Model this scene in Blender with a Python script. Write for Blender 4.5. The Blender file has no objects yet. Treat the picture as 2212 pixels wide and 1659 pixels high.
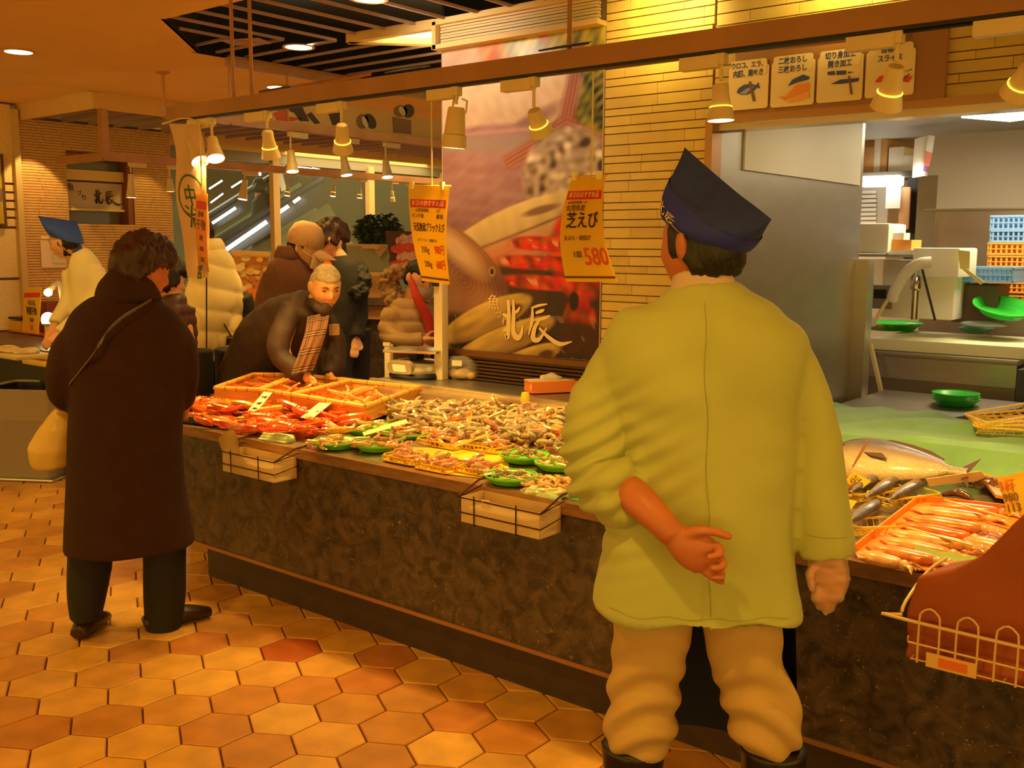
import bpy, bmesh, math, random
import numpy as np
from mathutils import Vector, Matrix, Euler
random.seed(7); RNG = np.random.default_rng(7)
C = bpy.context.scene.collection
SC = bpy.context.scene
PI = math.pi
# ------------------------------------------------------------------ camera
FPX, PITCH, ROLL, YAW, CAMH = 2175.8, math.radians(7.853), math.radians(.311), math.radians(38.87), 1.6
cam_d = bpy.data.cameras.new('camera'); cam = bpy.data.objects.new('camera', cam_d); C.objects.link(cam)
cam_d.sensor_width = 36; cam_d.lens = 36*FPX/2212; cam_d.clip_start = .05; cam_d.clip_end = 80
cam.location = (0, 0, CAMH)
CR = Matrix.Rotation(YAW, 3, 'Z') @ Matrix.Rotation(PI/2-PITCH, 3, 'X') @ Matrix.Rotation(ROLL, 3, 'Z')
cam.rotation_euler = CR.to_euler(); SC.camera = cam
def ray(px, py): return CR @ Vector(((px-1106)/FPX, -(py-829.5)/FPX, -1))
def at(px, py, X=None, Y=None, Z=None, o=(0, 0, 0)):
    """real-world point seen at a pixel of the photograph, on the plane X=, Y= or Z="""
    d = ray(px, py)
    if X is not None: t = X/d.x
    elif Y is not None: t = Y/d.y
    else: t = (Z-CAMH)/d.z
    return Vector((0, 0, CAMH)) + d*t
# ------------------------------------------------------------------ world, exposure, lights
SC.view_settings.view_transform = 'Standard'; SC.view_settings.look = 'None'
SC.view_settings.exposure = 0.38; SC.view_settings.gamma = 1; SC.view_settings.use_curve_mapping = False
w = bpy.data.worlds.new('world'); SC.world = w; w.use_nodes = True
w.node_tree.nodes['Background'].inputs[0].default_value = (1, .60, .10, 1)
w.node_tree.nodes['Background'].inputs[1].default_value = 1.45
WARM = (1, .62, .13); AMBER = (1, .56, .08); KIT = (1, .80, .48)
LS = .80
def spot(name, loc, target, e, col=WARM, ang=70, blend=.6, r=.04):
    l = bpy.data.lights.new(name, 'SPOT'); l.energy = e*LS; l.color = col; l.spot_size = math.radians(ang); l.spot_blend = blend; l.shadow_soft_size = r
    o = bpy.data.objects.new(name, l); C.objects.link(o); o.location = loc
    o.rotation_euler = (Vector(target)-Vector(loc)).to_track_quat('-Z', 'Y').to_euler(); return o
def area(name, loc, target, e, col, sx, sy=None):
    l = bpy.data.lights.new(name, 'AREA'); l.energy = e*LS; l.color = col; l.shape = 'RECTANGLE'; l.size = sx; l.size_y = sy or sx
    o = bpy.data.objects.new(name, l); C.objects.link(o); o.location = loc
    o.rotation_euler = (Vector(target)-Vector(loc)).to_track_quat('-Z', 'Y').to_euler(); return o
# the aisle's recessed ceiling downlights (two rows run on over and behind the camera)
DOWN_SEEN = [(-6.31, 3.04), (-4.88, 4.02), (-3.67, 3.45), (-6.17, 4.88)]
DOWN_MORE = [(-4.9, .9), (-2.9, .9), (-.9, .9), (-2.0, -1.2), (.8, .2), (-6.6, .4), (-5.2,-1.4)]
for i, (x, y) in enumerate(DOWN_SEEN): spot('downlight_beam', (x, y, 2.70), (x, y, 0), 45, AMBER, 120, .8, .06)
for i, (x, y) in enumerate(DOWN_MORE): spot('downlight_beam', (x, y, 2.70), (x, y, 0), 62, AMBER, 125, .8, .06)
# wall washers over the tiled walls and the poster
spot('washer_beam', (-2.35, 3.78, 2.70), (-2.4, 4.1, 2.64), 22, (1, .76, .24), 105, .9, .05)
spot('washer_beam', (-1.55, 3.78, 2.70), (-1.6, 4.1, 2.66), 19, (1, .76, .24), 105, .9, .05)
spot('washer_beam', (-2.45, 3.45, 2.70), (-2.4, 4.1, 2.3), 10, (1, .66, .16), 110, .9, .05)
spot('washer_beam', (-3.70, 3.45, 2.7), (-3.6, 4.1, 2.45), 18, (1, .82, .58), 110, .9, .05)
spot('washer_beam', (-3.0, 3.45, 2.7), (-3.2, 4.1, 1.5), 9, (1, .80, .55), 100, .9, .05)
spot('washer_beam', (-8.32, 4.22, 2.58), (-8.7, 4.22, 1.6), 26, (1, .62, .2), 62, .15, .02)
spot('washer_beam', (-8.3, 5.25, 2.58), (-8.7, 5.3, 1.4), 10, WARM, 60, .3, .02)
# kitchen fluorescent fittings
area('kitchen_tube_light', (-1.3, 6.8, 2.38), (-1.3, 6.8, 0), 36, KIT, 1.3, .5)
area('kitchen_tube_light', (-1.2, 5.0, 2.32), (-1.4, 5.2, 0), 7, KIT, 1.0, .3)
area('fitting_light', (-3.3, 8.0, 1.95), (-3.3, 8.0, 0), 10, KIT, .6, .2)
# the hall beyond the glass and the far stalls
area('hall_light', (-7.9, 8.2, 2.55), (-8.0, 8.2, 0), 70, (1, .68, .28), 2.2)
area('hall_light', (-13.5, 8.5, 3.3), (-13.5, 8.5, 0), 260, (.95, .95, .62), 3.5)
area('cove_light', (-4.05, 4.42, 2.80), (-4.05, 4.5, 0), 14, (1, .74, .36), .45, .5)
# ------------------------------------------------------------------ materials
MATS = {}
def mat(name, col, rough=.6, metal=0, var=0, vs=8, bump=0, bs=60, spec=.5, col2=None, alpha=1, emit=None, es=1, sheen=0, trans=0, objcol=False, stretch=None, coat=0, attr=None, transl=0):
    if name in MATS: return MATS[name]
    m = bpy.data.materials.new(name); m.use_nodes = True; nt = m.node_tree; N = nt.nodes; L = nt.links; b = N['Principled BSDF']
    b.inputs['Roughness'].default_value = rough; b.inputs['Metallic'].default_value = metal; b.inputs['Specular IOR Level'].default_value = spec
    b.inputs['Base Color'].default_value = (*col, 1); b.inputs['Alpha'].default_value = alpha
    if coat: b.inputs['Coat Weight'].default_value = coat; b.inputs['Coat Roughness'].default_value = .15
    if sheen: b.inputs['Sheen Weight'].default_value = sheen
    if trans: b.inputs['Transmission Weight'].default_value = trans; b.inputs['IOR'].default_value = 1.2
    if emit: b.inputs['Emission Color'].default_value = (*emit, 1); b.inputs['Emission Strength'].default_value = es
    tc = N.new('ShaderNodeTexCoord'); vec = tc.outputs['Object']
    if stretch:
        mp = N.new('ShaderNodeMapping'); mp.inputs['Scale'].default_value = stretch; L.new(vec, mp.inputs['Vector']); vec = mp.outputs[0]
    src = None
    if attr:
        a = N.new('ShaderNodeAttribute'); a.attribute_name = attr; src = a.outputs['Color']
    if objcol:
        oi = N.new('ShaderNodeObjectInfo'); src = oi.outputs['Color']
    if var or col2:
        n = N.new('ShaderNodeTexNoise'); n.inputs['Scale'].default_value = vs; n.inputs['Detail'].default_value = 5; L.new(vec, n.inputs['Vector'])
        mr = N.new('ShaderNodeMapRange'); mr.inputs[1].default_value = .32; mr.inputs[2].default_value = .68; L.new(n.outputs['Fac'], mr.inputs[0])
        if src is not None:
            mr.inputs[3].default_value = 1-var; mr.inputs[4].default_value = 1+var
            vm = N.new('ShaderNodeVectorMath'); vm.operation = 'SCALE'; L.new(src, vm.inputs[0]); L.new(mr.outputs[0], vm.inputs['Scale']); src = vm.outputs[0]
        else:
            mx = N.new('ShaderNodeMix'); mx.data_type = 'RGBA'
            c2 = col2 or tuple(min(1, c*(1+var)) for c in col); c1 = col if col2 else tuple(c*(1-var) for c in col)
            mx.inputs[6].default_value = (*c1, 1); mx.inputs[7].default_value = (*c2, 1); L.new(mr.outputs[0], mx.inputs[0]); src = mx.outputs[2]
    if src is not None: L.new(src, b.inputs['Base Color'])
    if bump:
        n2 = N.new('ShaderNodeTexNoise'); n2.inputs['Scale'].default_value = bs; n2.inputs['Detail'].default_value = 4; L.new(vec, n2.inputs['Vector'])
        bp = N.new('ShaderNodeBump'); bp.inputs['Strength'].default_value = bump; bp.inputs['Distance'].default_value = .01
        L.new(n2.outputs['Fac'], bp.inputs['Height']); L.new(bp.outputs[0], b.inputs['Normal'])
    if transl:
        tr = N.new('ShaderNodeBsdfTranslucent'); tr.inputs[0].default_value = (*col, 1); ms = N.new('ShaderNodeMixShader'); ms.inputs[0].default_value = transl
        L.new(b.outputs[0], ms.inputs[1]); L.new(tr.outputs[0], ms.inputs[2]); L.new(ms.outputs[0], N['Material Output'].inputs['Surface'])
    MATS[name] = m; return m
# ------------------------------------------------------------------ mesh collecting
def V(*a): return Vector(a if len(a) > 1 else a[0])
def catmull(P, sub):
    P = [np.array(p, float) for p in P]
    if sub <= 1 or len(P) < 3: return P
    Q = [2*P[0]-P[1]] + P + [2*P[-1]-P[-2]]; out = []
    for i in range(1, len(Q)-2):
        for k in range(sub):
            t = k/sub; a, b, c, d = Q[i-1], Q[i], Q[i+1], Q[i+2]
            out.append(.5*((2*b)+(-a+c)*t+(2*a-5*b+4*c-d)*t*t+(-a+3*b-3*c+d)*t**3))
    out.append(P[-1]); return out
class MB:
    def __init__(s): s.v = []; s.f = []
    def add(s, vs, fs):
        o = len(s.v); s.v += [tuple(v) for v in vs]; s.f += [tuple(i+o for i in f) for f in fs]; return s
    def box(s, c, d, rz=0, R=None, bev=0):
        x, y, z = d[0]/2, d[1]/2, d[2]/2
        vs = [V(a, b, e) for a in (-x, x) for b in (-y, y) for e in (-z, z)]
        fs = [(0, 1, 3, 2), (4, 6, 7, 5), (0, 4, 5, 1), (2, 3, 7, 6), (0, 2, 6, 4), (1, 5, 7, 3)]
        if bev:
            bm = bmesh.new(); bv = [bm.verts.new(v) for v in vs]; [bm.faces.new([bv[i] for i in f]) for f in fs]
            bmesh.ops.bevel(bm, geom=bm.edges[:], offset=bev, segments=2, affect='EDGES', profile=.6)
            bm.verts.index_update(); vs = [v.co.copy() for v in bm.verts]; fs = [tuple(v.index for v in f.verts) for f in bm.faces]; bm.free()
        Rm = R if R is not None else Matrix.Rotation(rz, 3, 'Z')
        return s.add([Rm@v+V(c) for v in vs], fs)
    def bar(s, a, b, w, h=None, up=(0, 0, 1)):
        a, b = V(a), V(b); t = (b-a); L = t.length; t = t/L; u = V(up)
        if abs(t.dot(u)) > .98: u = V(1, 0, 0)
        sd = t.cross(u).normalized(); u = sd.cross(t); R = Matrix((sd, t, u)).transposed()
        return s.box((a+b)/2, (w, L, h or w), R=R)
    def prism(s, poly, z0, z1):
        n = len(poly)
        ar = sum(poly[i][0]*poly[(i+1) % n][1]-poly[(i+1) % n][0]*poly[i][1] for i in range(n))
        if ar < 0: poly = poly[::-1]
        vs = [(x, y, z0) for x, y in poly]+[(x, y, z1) for x, y in poly]
        return s.add(vs, [tuple(range(n))[::-1], tuple(range(n, 2*n))]+[(i, (i+1) % n, n+(i+1) % n, n+i) for i in range(n)])
    def slab(s, pts, th, nrm=None):
        """flat polygon given in 3-D, thickened by th along its normal"""
        P = [V(p) for p in pts]; n = len(P)
        if nrm is None:
            nn = V(0, 0, 0)
            for i in range(n): nn += P[i].cross(P[(i+1) % n])
            nrm = nn.normalized()
        else: nrm = V(nrm)
        vs = P+[p+nrm*th for p in P]
        return s.add(vs, [tuple(range(n))[::-1], tuple(range(n, 2*n))]+[(i, (i+1) % n, n+(i+1) % n, n+i) for i in range(n)])
    def lathe(s, prof, c=(0, 0, 0), n=24, R=None, sx=1, sy=1, cap=True):
        Rm = R if R is not None else Matrix.Identity(3); vs = []; fs = []
        for r, z in prof:
            for k in range(n): vs.append(Rm@V(r*math.cos(2*PI*k/n)*sx, r*math.sin(2*PI*k/n)*sy, z)+V(c))
        for i in range(len(prof)-1):
            for k in range(n):
                a, b = i*n+k, i*n+(k+1) % n; fs.append((a, b, b+n, a+n))
        if cap: fs.append(tuple(range(n))[::-1]); m = (len(prof)-1)*n; fs.append(tuple(range(m, m+n)))
        else: m = (len(prof)-1)*n; fs += [(m+k, m+(k+1) % n, (k+1) % n, k) for k in range(n)]
        return s.add(vs, fs)
    def ell(s, c, r, R=None, n=16, m=10):
        Rm = R if R is not None else Matrix.Identity(3); vs = [Rm@V(0, 0, -r[2])+V(c)]; fs = []
        for i in range(1, m):
            a = -PI/2+PI*i/m
            for k in range(n): vs.append(Rm@V(r[0]*math.cos(a)*math.cos(2*PI*k/n), r[1]*math.cos(a)*math.sin(2*PI*k/n), r[2]*math.sin(a))+V(c))
        vs.append(Rm@V(0, 0, r[2])+V(c)); T = len(vs)-1
        for k in range(n):
            fs.append((0, 1+(k+1) % n, 1+k)); fs.append((T, T-n+k, T-n+(k+1) % n))
        for i in range(m-2):
            for k in range(n):
                a, b = 1+i*n+k, 1+i*n+(k+1) % n; fs.append((a, b, b+n, a+n))
        return s.add(vs, fs)
    def loft(s, path, rad, n=16, hint=(1, 0, 0), sub=4, ex=2.0, cap=True):
        rad = [(r, r) if isinstance(r, (int, float)) else r for r in rad]
        D = [tuple(p)+tuple(r[:2]) for p, r in zip(path, rad)]; D = catmull(D, sub); vs = []; fs = []; h = V(hint); m = len(D)
        for i, d in enumerate(D):
            p = V(*d[:3]); q0 = V(*D[max(0, i-1)][:3]); q1 = V(*D[min(m-1, i+1)][:3]); t = (q1-q0).normalized()
            a = (h-t*h.dot(t))
            if a.length < .05: a = V(0, 1, 0)-t*t.y
            a.normalize(); b = t.cross(a)
            for k in range(n):
                c_, s_ = math.cos(2*PI*k/n), math.sin(2*PI*k/n)
                c2 = math.copysign(abs(c_)**(2/ex), c_); s2 = math.copysign(abs(s_)**(2/ex), s_)
                vs.append(p+a*(max(d[3], .0005)*c2)+b*(max(d[4], .0005)*s2))
        for i in range(m-1):
            for k in range(n):
                a_, b_ = i*n+k, i*n+(k+1) % n; fs.append((a_, b_, b_+n, a_+n))
        if cap: fs.append(tuple(range(n))[::-1]); fs.append(tuple(range((m-1)*n, m*n)))
        return s.add(vs, fs)
    def tube(s, path, r, n=6, sub=1): return s.loft(path, [r]*len(path), n=n, sub=sub, hint=(.31, .52, .8))
    def grid(s, fn, nu, nv, th=0):
        vs = [fn(i/nu, j/nv) for j in range(nv+1) for i in range(nu+1)]
        fs = [(j*(nu+1)+i, j*(nu+1)+i+1, (j+1)*(nu+1)+i+1, (j+1)*(nu+1)+i) for j in range(nv) for i in range(nu)]
        return s.add(vs, fs)
    def xf(s, M4): s.v = [tuple(M4@V(v)) for v in s.v]; return s
    def mesh(s, name, smooth=True):
        me = bpy.data.meshes.new(name); me.from_pydata(s.v, [], s.f); me.update()
        if smooth:
            me.polygons.foreach_set('use_smooth', [True]*len(me.polygons)); me.set_sharp_from_angle(angle=math.radians(38))
        return me
    def build(s, name, m, parent=None, w=False, smooth=True, loc=None):
        """w: the vertices are world coordinates (the parents are never rotated then)"""
        me = s.mesh(name, smooth)
        o = bpy.data.objects.new(name, me); C.objects.link(o)
        if m: me.materials.append(m)
        if parent is not None:
            o.parent = parent
            if w: me.transform(Matrix.Translation(-WL(parent)))
        elif loc is not None:
            me.transform(Matrix.Translation(-V(loc))); o.location = loc
        elif w is not None:
            a = np.array([v[:] for v in s.v]); c = V((a[:, 0].min()+a[:, 0].max())/2, (a[:, 1].min()+a[:, 1].max())/2, a[:, 2].min())
            me.transform(Matrix.Translation(-c)); o.location = c
        return o
def WL(o):
    l = V(0, 0, 0)
    while o is not None: l += o.location; o = o.parent
    return l
def tag(o, label=None, cat=None, group=None, kind=None):
    if label: o['label'] = label
    if cat: o['category'] = cat
    if group: o['group'] = group
    if kind: o['kind'] = kind
    return o
def thing(name, loc, label, cat, group=None, rz=0):
    o = bpy.data.objects.new(name, None); C.objects.link(o); o.empty_display_size = .05; o.location = loc; o.rotation_euler = (0, 0, rz); return tag(o, label, cat, group)
def struct(o): o['kind'] = 'structure'; return o
def copy_tree(o, parent=None):
    c = o.copy(); C.objects.link(c); c.parent = parent
    for ch in o.children: copy_tree(ch, c)
    return c
def link_mesh(name, me, parent=None, M4=None):
    o = bpy.data.objects.new(name, me); C.objects.link(o); o.parent = parent
    if M4 is not None: o.matrix_local = M4
    return o
# ------------------------------------------------------------------ smooth pseudo-noise
_NZ = {}
def nz(P, sc=(1, 1, 1), seed=0, k=7):
    if seed not in _NZ:
        r = np.random.default_rng(100+seed); d = r.normal(size=(k, 3)); d /= np.linalg.norm(d, axis=1)[:, None]; _NZ[seed] = (d*r.uniform(.6, 1.7, (k, 1)), r.uniform(0, 6.28, k))
    d, ph = _NZ[seed]; Q = (P*np.array(sc))@d.T+ph
    return np.sin(Q).sum(1)/math.sqrt(k)
def blob(mb, name, m, parent, voxel=.01, smooth=3, fold=None, keep=None):
    """joins overlapping closed shapes into ONE continuous surface"""
    me = bpy.data.meshes.new('tmp'); me.from_pydata(mb.v, [], mb.f); o = bpy.data.objects.new('tmp', me); C.objects.link(o)
    r = o.modifiers.new('r', 'REMESH'); r.mode = 'VOXEL'; r.voxel_size = voxel; r.use_smooth_shade = True
    if smooth: s = o.modifiers.new('s', 'SMOOTH'); s.iterations = smooth; s.factor = .5
    dg = bpy.context.evaluated_depsgraph_get(); dg.update(); e = o.evaluated_get(dg); n = bpy.data.meshes.new_from_object(e)
    bpy.data.objects.remove(o); bpy.data.meshes.remove(me)
    if fold:
        k = len(n.vertices); co = np.empty(k*3); n.vertices.foreach_get('co', co); co = co.reshape(-1, 3)
        no = np.empty(k*3); n.vertex_normals.foreach_get('vector', no); no = no.reshape(-1, 3)
        co = co+no*fold(co)[:, None]; n.vertices.foreach_set('co', co.ravel()); n.update()
    n.name = name; n.polygons.foreach_set('use_smooth', [True]*len(n.polygons)); n.materials.clear(); n.materials.append(m)
    q = bpy.data.objects.new(name, n); C.objects.link(q); q.parent = parent; return q
# ------------------------------------------------------------------ lettering
def text_mesh(txt, size, depth=.0006, bold=0, align='CENTER', subdiv=0):
    cu = bpy.data.curves.new('t', 'FONT'); cu.body = txt; cu.size = size; cu.extrude = depth; cu.offset = bold; cu.align_x = align; cu.align_y = 'CENTER'; cu.resolution_u = 3
    o = bpy.data.objects.new('t', cu); C.objects.link(o); dg = bpy.context.evaluated_depsgraph_get(); dg.update()
    me = bpy.data.meshes.new_from_object(o.evaluated_get(dg)); bpy.data.objects.remove(o)
    if subdiv:
        bm = bmesh.new(); bm.from_mesh(me)
        bmesh.ops.triangulate(bm, faces=bm.faces[:]); bmesh.ops.subdivide_edges(bm, edges=[e for e in bm.edges if e.calc_length() > subdiv], cuts=2, use_grid_fill=False); bm.to_mesh(me); bm.free()
    return me
def text(name, txt, size, m, parent, fn=None, M4=None, bold=0, sx=1, align='CENTER', subdiv=0, depth=.0006):
    """fn maps (x, y, z) of the flat text to the surface it is printed on"""
    me = text_mesh(txt, size, depth, bold, align, subdiv)
    for v in me.vertices: v.co.x *= sx
    if fn:
        for v in me.vertices: v.co = fn(v.co.x, v.co.y, v.co.z)
    me.materials.clear(); me.materials.append(m); me.name = name
    o = bpy.data.objects.new(name, me); C.objects.link(o); o.parent = parent
    if M4 is not None: o.matrix_local = M4
    return o
def frame(o, x, y):
    """matrix with origin o, text x-axis along x, text up along y"""
    x = V(x).normalized(); y = V(y); y = (y-x*y.dot(x)).normalized(); z = x.cross(y); M = Matrix((x, y, z)).transposed().to_4x4(); M.translation = V(o); return M
# ================================================================== SETTING
M_floor = mat('grout', (.16, .05, .02), .8, var=.2, vs=20)
M_tile = mat('terracotta_tile', (.8, .4, .1), .38, objcol=True, var=.16, vs=7, bump=.06, bs=25, spec=.45)
M_tilev = mat('terracotta_tile_far', (.8, .4, .1), .38, attr='Col', var=.12, vs=7)
M_ceil = mat('ceiling_paint', (.93, .60, .17), .85, var=.04, vs=2)
M_cream = mat('cream_paint', (.74, .50, .20), .7, var=.05, vs=3)
M_black = mat('black_void', (.004, .0035, .003), .9)
M_slat = mat('pink_grey_slat', (.42, .26, .24), .5)
M_copper = mat('copper_beam', (.50, .25, .11), .36, .45, var=.15, vs=5)
M_steel = mat('stainless', (.55, .52, .47), .30, .95, var=.03, vs=6, stretch=(1, 1, 14), bump=.02, bs=90)
M_dsteel = mat('dull_stainless', (.36, .33, .28), .38, .9, var=.05, vs=2, stretch=(2, 2, 6))
M_white = mat('white_panel', (.82, .79, .70), .55, var=.03, vs=2)
M_wtile = mat('wall_tile', (.72, .52, .22), .55, objcol=True, var=.07, vs=9, bump=.1, bs=70)
M_joint = mat('wall_joint', (.22, .12, .05), .9)
M_plastic = mat('white_plastic', (.8, .76, .66), .4)
M_dark = mat('dark_metal', (.02, .016, .014), .45, .3)
CRi = CR.transposed()
def proj(P):
    q = CRi @ (V(P)-V(0, 0, CAMH)); return (1106-FPX*q.x/q.z, 829.5+FPX*q.y/q.z, -q.z)
# floor
o = MB().add([(-22, -6, -.012), (6, -6, -.012), (6, 22, -.012), (-22, 22, -.012)], [(0, 1, 2, 3)]).build('floor', M_floor); struct(o); floor = o
PT = .22528; T0 = at(628.8, 1402.3, Z=0)
ri = PT/2-.0032; rc = ri/math.cos(PI/6); hexp = [(rc*math.sin(PI/3*k), rc*math.cos(PI/3*k)) for k in range(6)]
def hex_mesh():
    m = MB(); a = [(x*.965, y*.965, 0) for x, y in hexp]; b = [(x, y, -.0035) for x, y in hexp]; c = [(x, y, -.012) for x, y in hexp]
    m.add(a+b+c, [tuple(range(6))[::-1]]+[(i, (i+1) % 6, 6+(i+1) % 6, 6+i) for i in range(6)]+[(6+i, 6+(i+1) % 6, 12+(i+1) % 6, 12+i) for i in range(6)]); return m
hm = hex_mesh(); hme = hm.mesh('tile', False); hme.materials.append(M_tile)
FOOT = [(.8, 2.756), (-4.11, 2.756), (-4.95, 3.55), (-4.95, 4.1), (.8, 4.1)]
def inside(x, y, poly):
    r = False
    for i in range(len(poly)):
        (x1, y1), (x2, y2) = poly[i], poly[i-1]
        if (y1 > y) != (y2 > y) and x < (x2-x1)*(y-y1)/(y2-y1)+x1: r = not r
    return r
cells = []
for i in range(-70, 60):
    for j in range(-60, 40):
        x = T0.x+(i+.5*j)*PT; y = T0.y-j*PT*math.sqrt(3)/2
        if not (-11 < x < 2 and -.5 < y < 8): continue
        if inside(x, y+.12, FOOT) and inside(x, y-.12, FOOT): continue
        q = proj((x, y, 0)); vis = q[2] > .5 and -60 < q[0] < 2270 and 400 < q[1] < 1740
        near = vis and ((q[0] < 1620 and q[1] > 990))
        cells.append((0 if near else 1, (x*x+y*y), x, y, i, j, vis))
cells.sort()
TP = [(.80, .42, .095), (.76, .38, .085), (.84, .45, .10), (.70, .33, .075), (.82, .43, .09)]
DARKT = {(0, 0): (.56, .13, .03), (1, 1): (.68, .27, .06), (-1, 0): (.72, .33, .07), (2, 0): (.62, .22, .05), (0, 2): (.66, .28, .06), (-2, 1): (.62, .22, .05), (2, -1): (.6, .24, .06), (0, 3): (.66, .28, .07), (4, 0): (.66, .25, .06), (1, 2): (.80, .43, .1), (-3, 5): (.62, .25, .06), (5, 0): (.7, .28, .06)}
far = MB(); farc = []
rt = random.Random(3)
for n, (nr, d, x, y, i, j, vis) in enumerate(cells):
    col = DARKT.get((i, j)) or (rt.choice(TP) if rt.random() < .8 else (.62, .27, .06)); k = rt.uniform(.93, 1.05); col = tuple(c*k*.80 for c in col)
    if n < 290:
        o = link_mesh('tile', hme, floor); o.location = V(x, y, 0)-floor.location; o.color = (*col, 1); o.rotation_euler.z = PI/3*rt.randrange(6)
    else:
        if not vis: continue
        far.add([(a+x, b+y, c) for a, b, c in hm.v], hm.f); farc += [col]*len(hm.f)
o = far.build('distant_tiles', M_tilev, floor, w=True, smooth=False); tag(o, kind='stuff')
ca = o.data.color_attributes.new('Col', 'FLOAT_COLOR', 'CORNER')
buf = []
for p, c in zip(o.data.polygons, farc): buf += [*c, 1]*p.loop_total
ca.data.foreach_set('color', buf)
# ceiling with the slatted pocket
ce = MB()
def cs(poly, z0=2.75, z1=2.80): ce.prism(poly, z0, z1)
cs([(-16, -5), (4, -5), (4, 3.09), (-16, 3.09)]); cs([(-16, 3.09), (-4.82, 3.09), (-5.48, 3.75), (-5.48, 4.17), (-16, 4.17)])
cs([(-7.48, 4.17), (-5.48, 4.17), (-5.48, 11), (-7.48, 11)]); cs([(-5.48, 6.3), (-3.9, 6.3), (-3.9, 11), (-5.48, 11)])
ceiling = struct(ce.build('ceiling', M_ceil, loc=(0, 0, 2.75), smooth=False))
v = MB().box((-2.2, 4.7, 3.05), (7, 3.4, .02)).box((-5.49, 5, 2.9), (.02, 2.6, .3)).box((-2.0, 3.08, 2.91), (5.7, .02, .3)).bar((-4.82, 3.08, 2.9), (-5.49, 3.75, 2.9), .02, .3).box((-3.79, 5.2, 2.9), (.02, 2.2, .3))
v.build('ceiling_void', M_black, ceiling, w=True)
for y in (3.65, 3.86, 4.07, 4.29, 4.50, 4.71, 4.92, 5.13, 5.34, 5.55, 5.76):
    x0 = -5.47; x1 = min(-3.8 if y > 4.1 else 1, -5.04+(y-3.65)*1.03)
    if y < 3.7: x0 = -5.39
    MB().bar((x0, y, 2.77), (x1, y, 2.77), .016, .014).build('ceiling_slat', M_slat, ceiling, w=True)
for k in range(22):
    x = -5.04+.222*k; y1 = min(4.06, 3.65+k*.21); y0 = 3.10
    if x < -4.82: y0 = 3.1+(-4.82-x)*1.0
    MB().bar((x, y0, 2.77), (x, y1, 2.77), .016, .014).build('ceiling_slat', M_slat, ceiling, w=True)
MB().bar((-5.47, 3.93, 2.725), (-5.47, 6.3, 2.725), .03, .06).bar((-5.455, 3.93, 2.754), (-5.455, 6.3, 2.754), .05, .008).build('trim_1', M_copper); struct(bpy.data.objects['trim_1'])
# cove light beside the poster wall
t = thing('cove_fitting', (-4.1, 4.4, 2.70), 'bright recessed lighting panel in the dark slatted ceiling left of the shutter box', 'ceiling light')
MB().slab([(-4.33, 4.10, 2.765), (-3.80, 4.10, 2.765), (-3.80, 4.62, 2.765)], .01, (0, 0, 1)).build('panel', mat('cove_glow', (1, .9, .6), emit=(1, .82, .42), es=5), t, w=True)
MB().bar((-4.45, 4.02, 2.755), (-3.80, 4.70, 2.755), .07, .05).bar((-4.45, 4.03, 2.755), (-3.8, 4.06, 2.755), .05, .05).build('frame', M_cream, t, w=True)
t = thing('ceiling_vent', (-4.99, 3.73, 2.74), 'round ceiling outlet set on a grey plate among the dark slats', 'ceiling vent')
MB().box((-4.99, 3.73, 2.755), (.24, .14, .008), rz=.4).build('plate', M_slat, t, w=True)
MB().lathe([(.05, 0), (.055, -.008), (.03, -.014), (.028, -.006)], (-4.99, 3.73, 2.752), 20).build('outlet', mat('vent_pink', (.5, .25, .16), .5), t, w=True)
# left soffit with its own dark slats
so = MB().box((-8.1, 4.16, 2.685), (1.25, .03, .135)).box((-7.48, 7.5, 2.685), (.03, 6.7, .135)).box((-8.1, 4.168, 2.755), (1.3, .06, .02)).box((-7.48, 7.5, 2.755), (.06, 6.8, .02))
struct(so.build('trim_2', M_cream))
sl = MB().box((-8.1, 7.5, 2.80), (1.3, 6.7, .02)); o = sl.build('ceiling_left', M_black); struct(o)
for k in range(26): MB().bar((-8.7, 4.3+.24*k, 2.66), (-7.5, 4.3+.24*k, 2.66), .016, .05).build('ceiling_slat', M_slat, o, w=True)
# left tiled wall (faces +X) with the recessed sign window
XW = -8.7; lw = MB()
def lwbox(y0, y1, z0, z1, d=0, m=None): (m or lw).box((XW-.1+d/2, (y0+y1)/2, (z0+z1)/2), (.2+d, y1-y0, z1-z0))
lwbox(4.12, 4.55, 0, 2.66); lwbox(5.18, 5.58, 0, 2.66); lwbox(4.55, 5.18, 0, 1.755); lwbox(4.55, 5.18, 2.39, 2.66)
wl = struct(lw.build('wall_left', M_joint, smooth=False)); st = MB(); z = .9; k = 0
while z < 2.62:
    for (y0, y1) in ([(4.12, 4.55), (5.18, 5.58)] if 1.75 < z < 2.39 else [(4.12, 5.58)]):
        y = y0
        while y < y1-.01:
            e = min(y1, y+rt.uniform(.16, .26)); st.box((XW+.004, (y+e)/2, z+.0105), (.012, e-y-.003, .019)); y = e
    z += .0235; k += 1
o = st.build('wall_strip_tiles', mat('peach_strip_tile', (.72, .42, .14), .6, var=.08, vs=20), wl, w=True, smooth=False); tag(o, kind='stuff')
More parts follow.
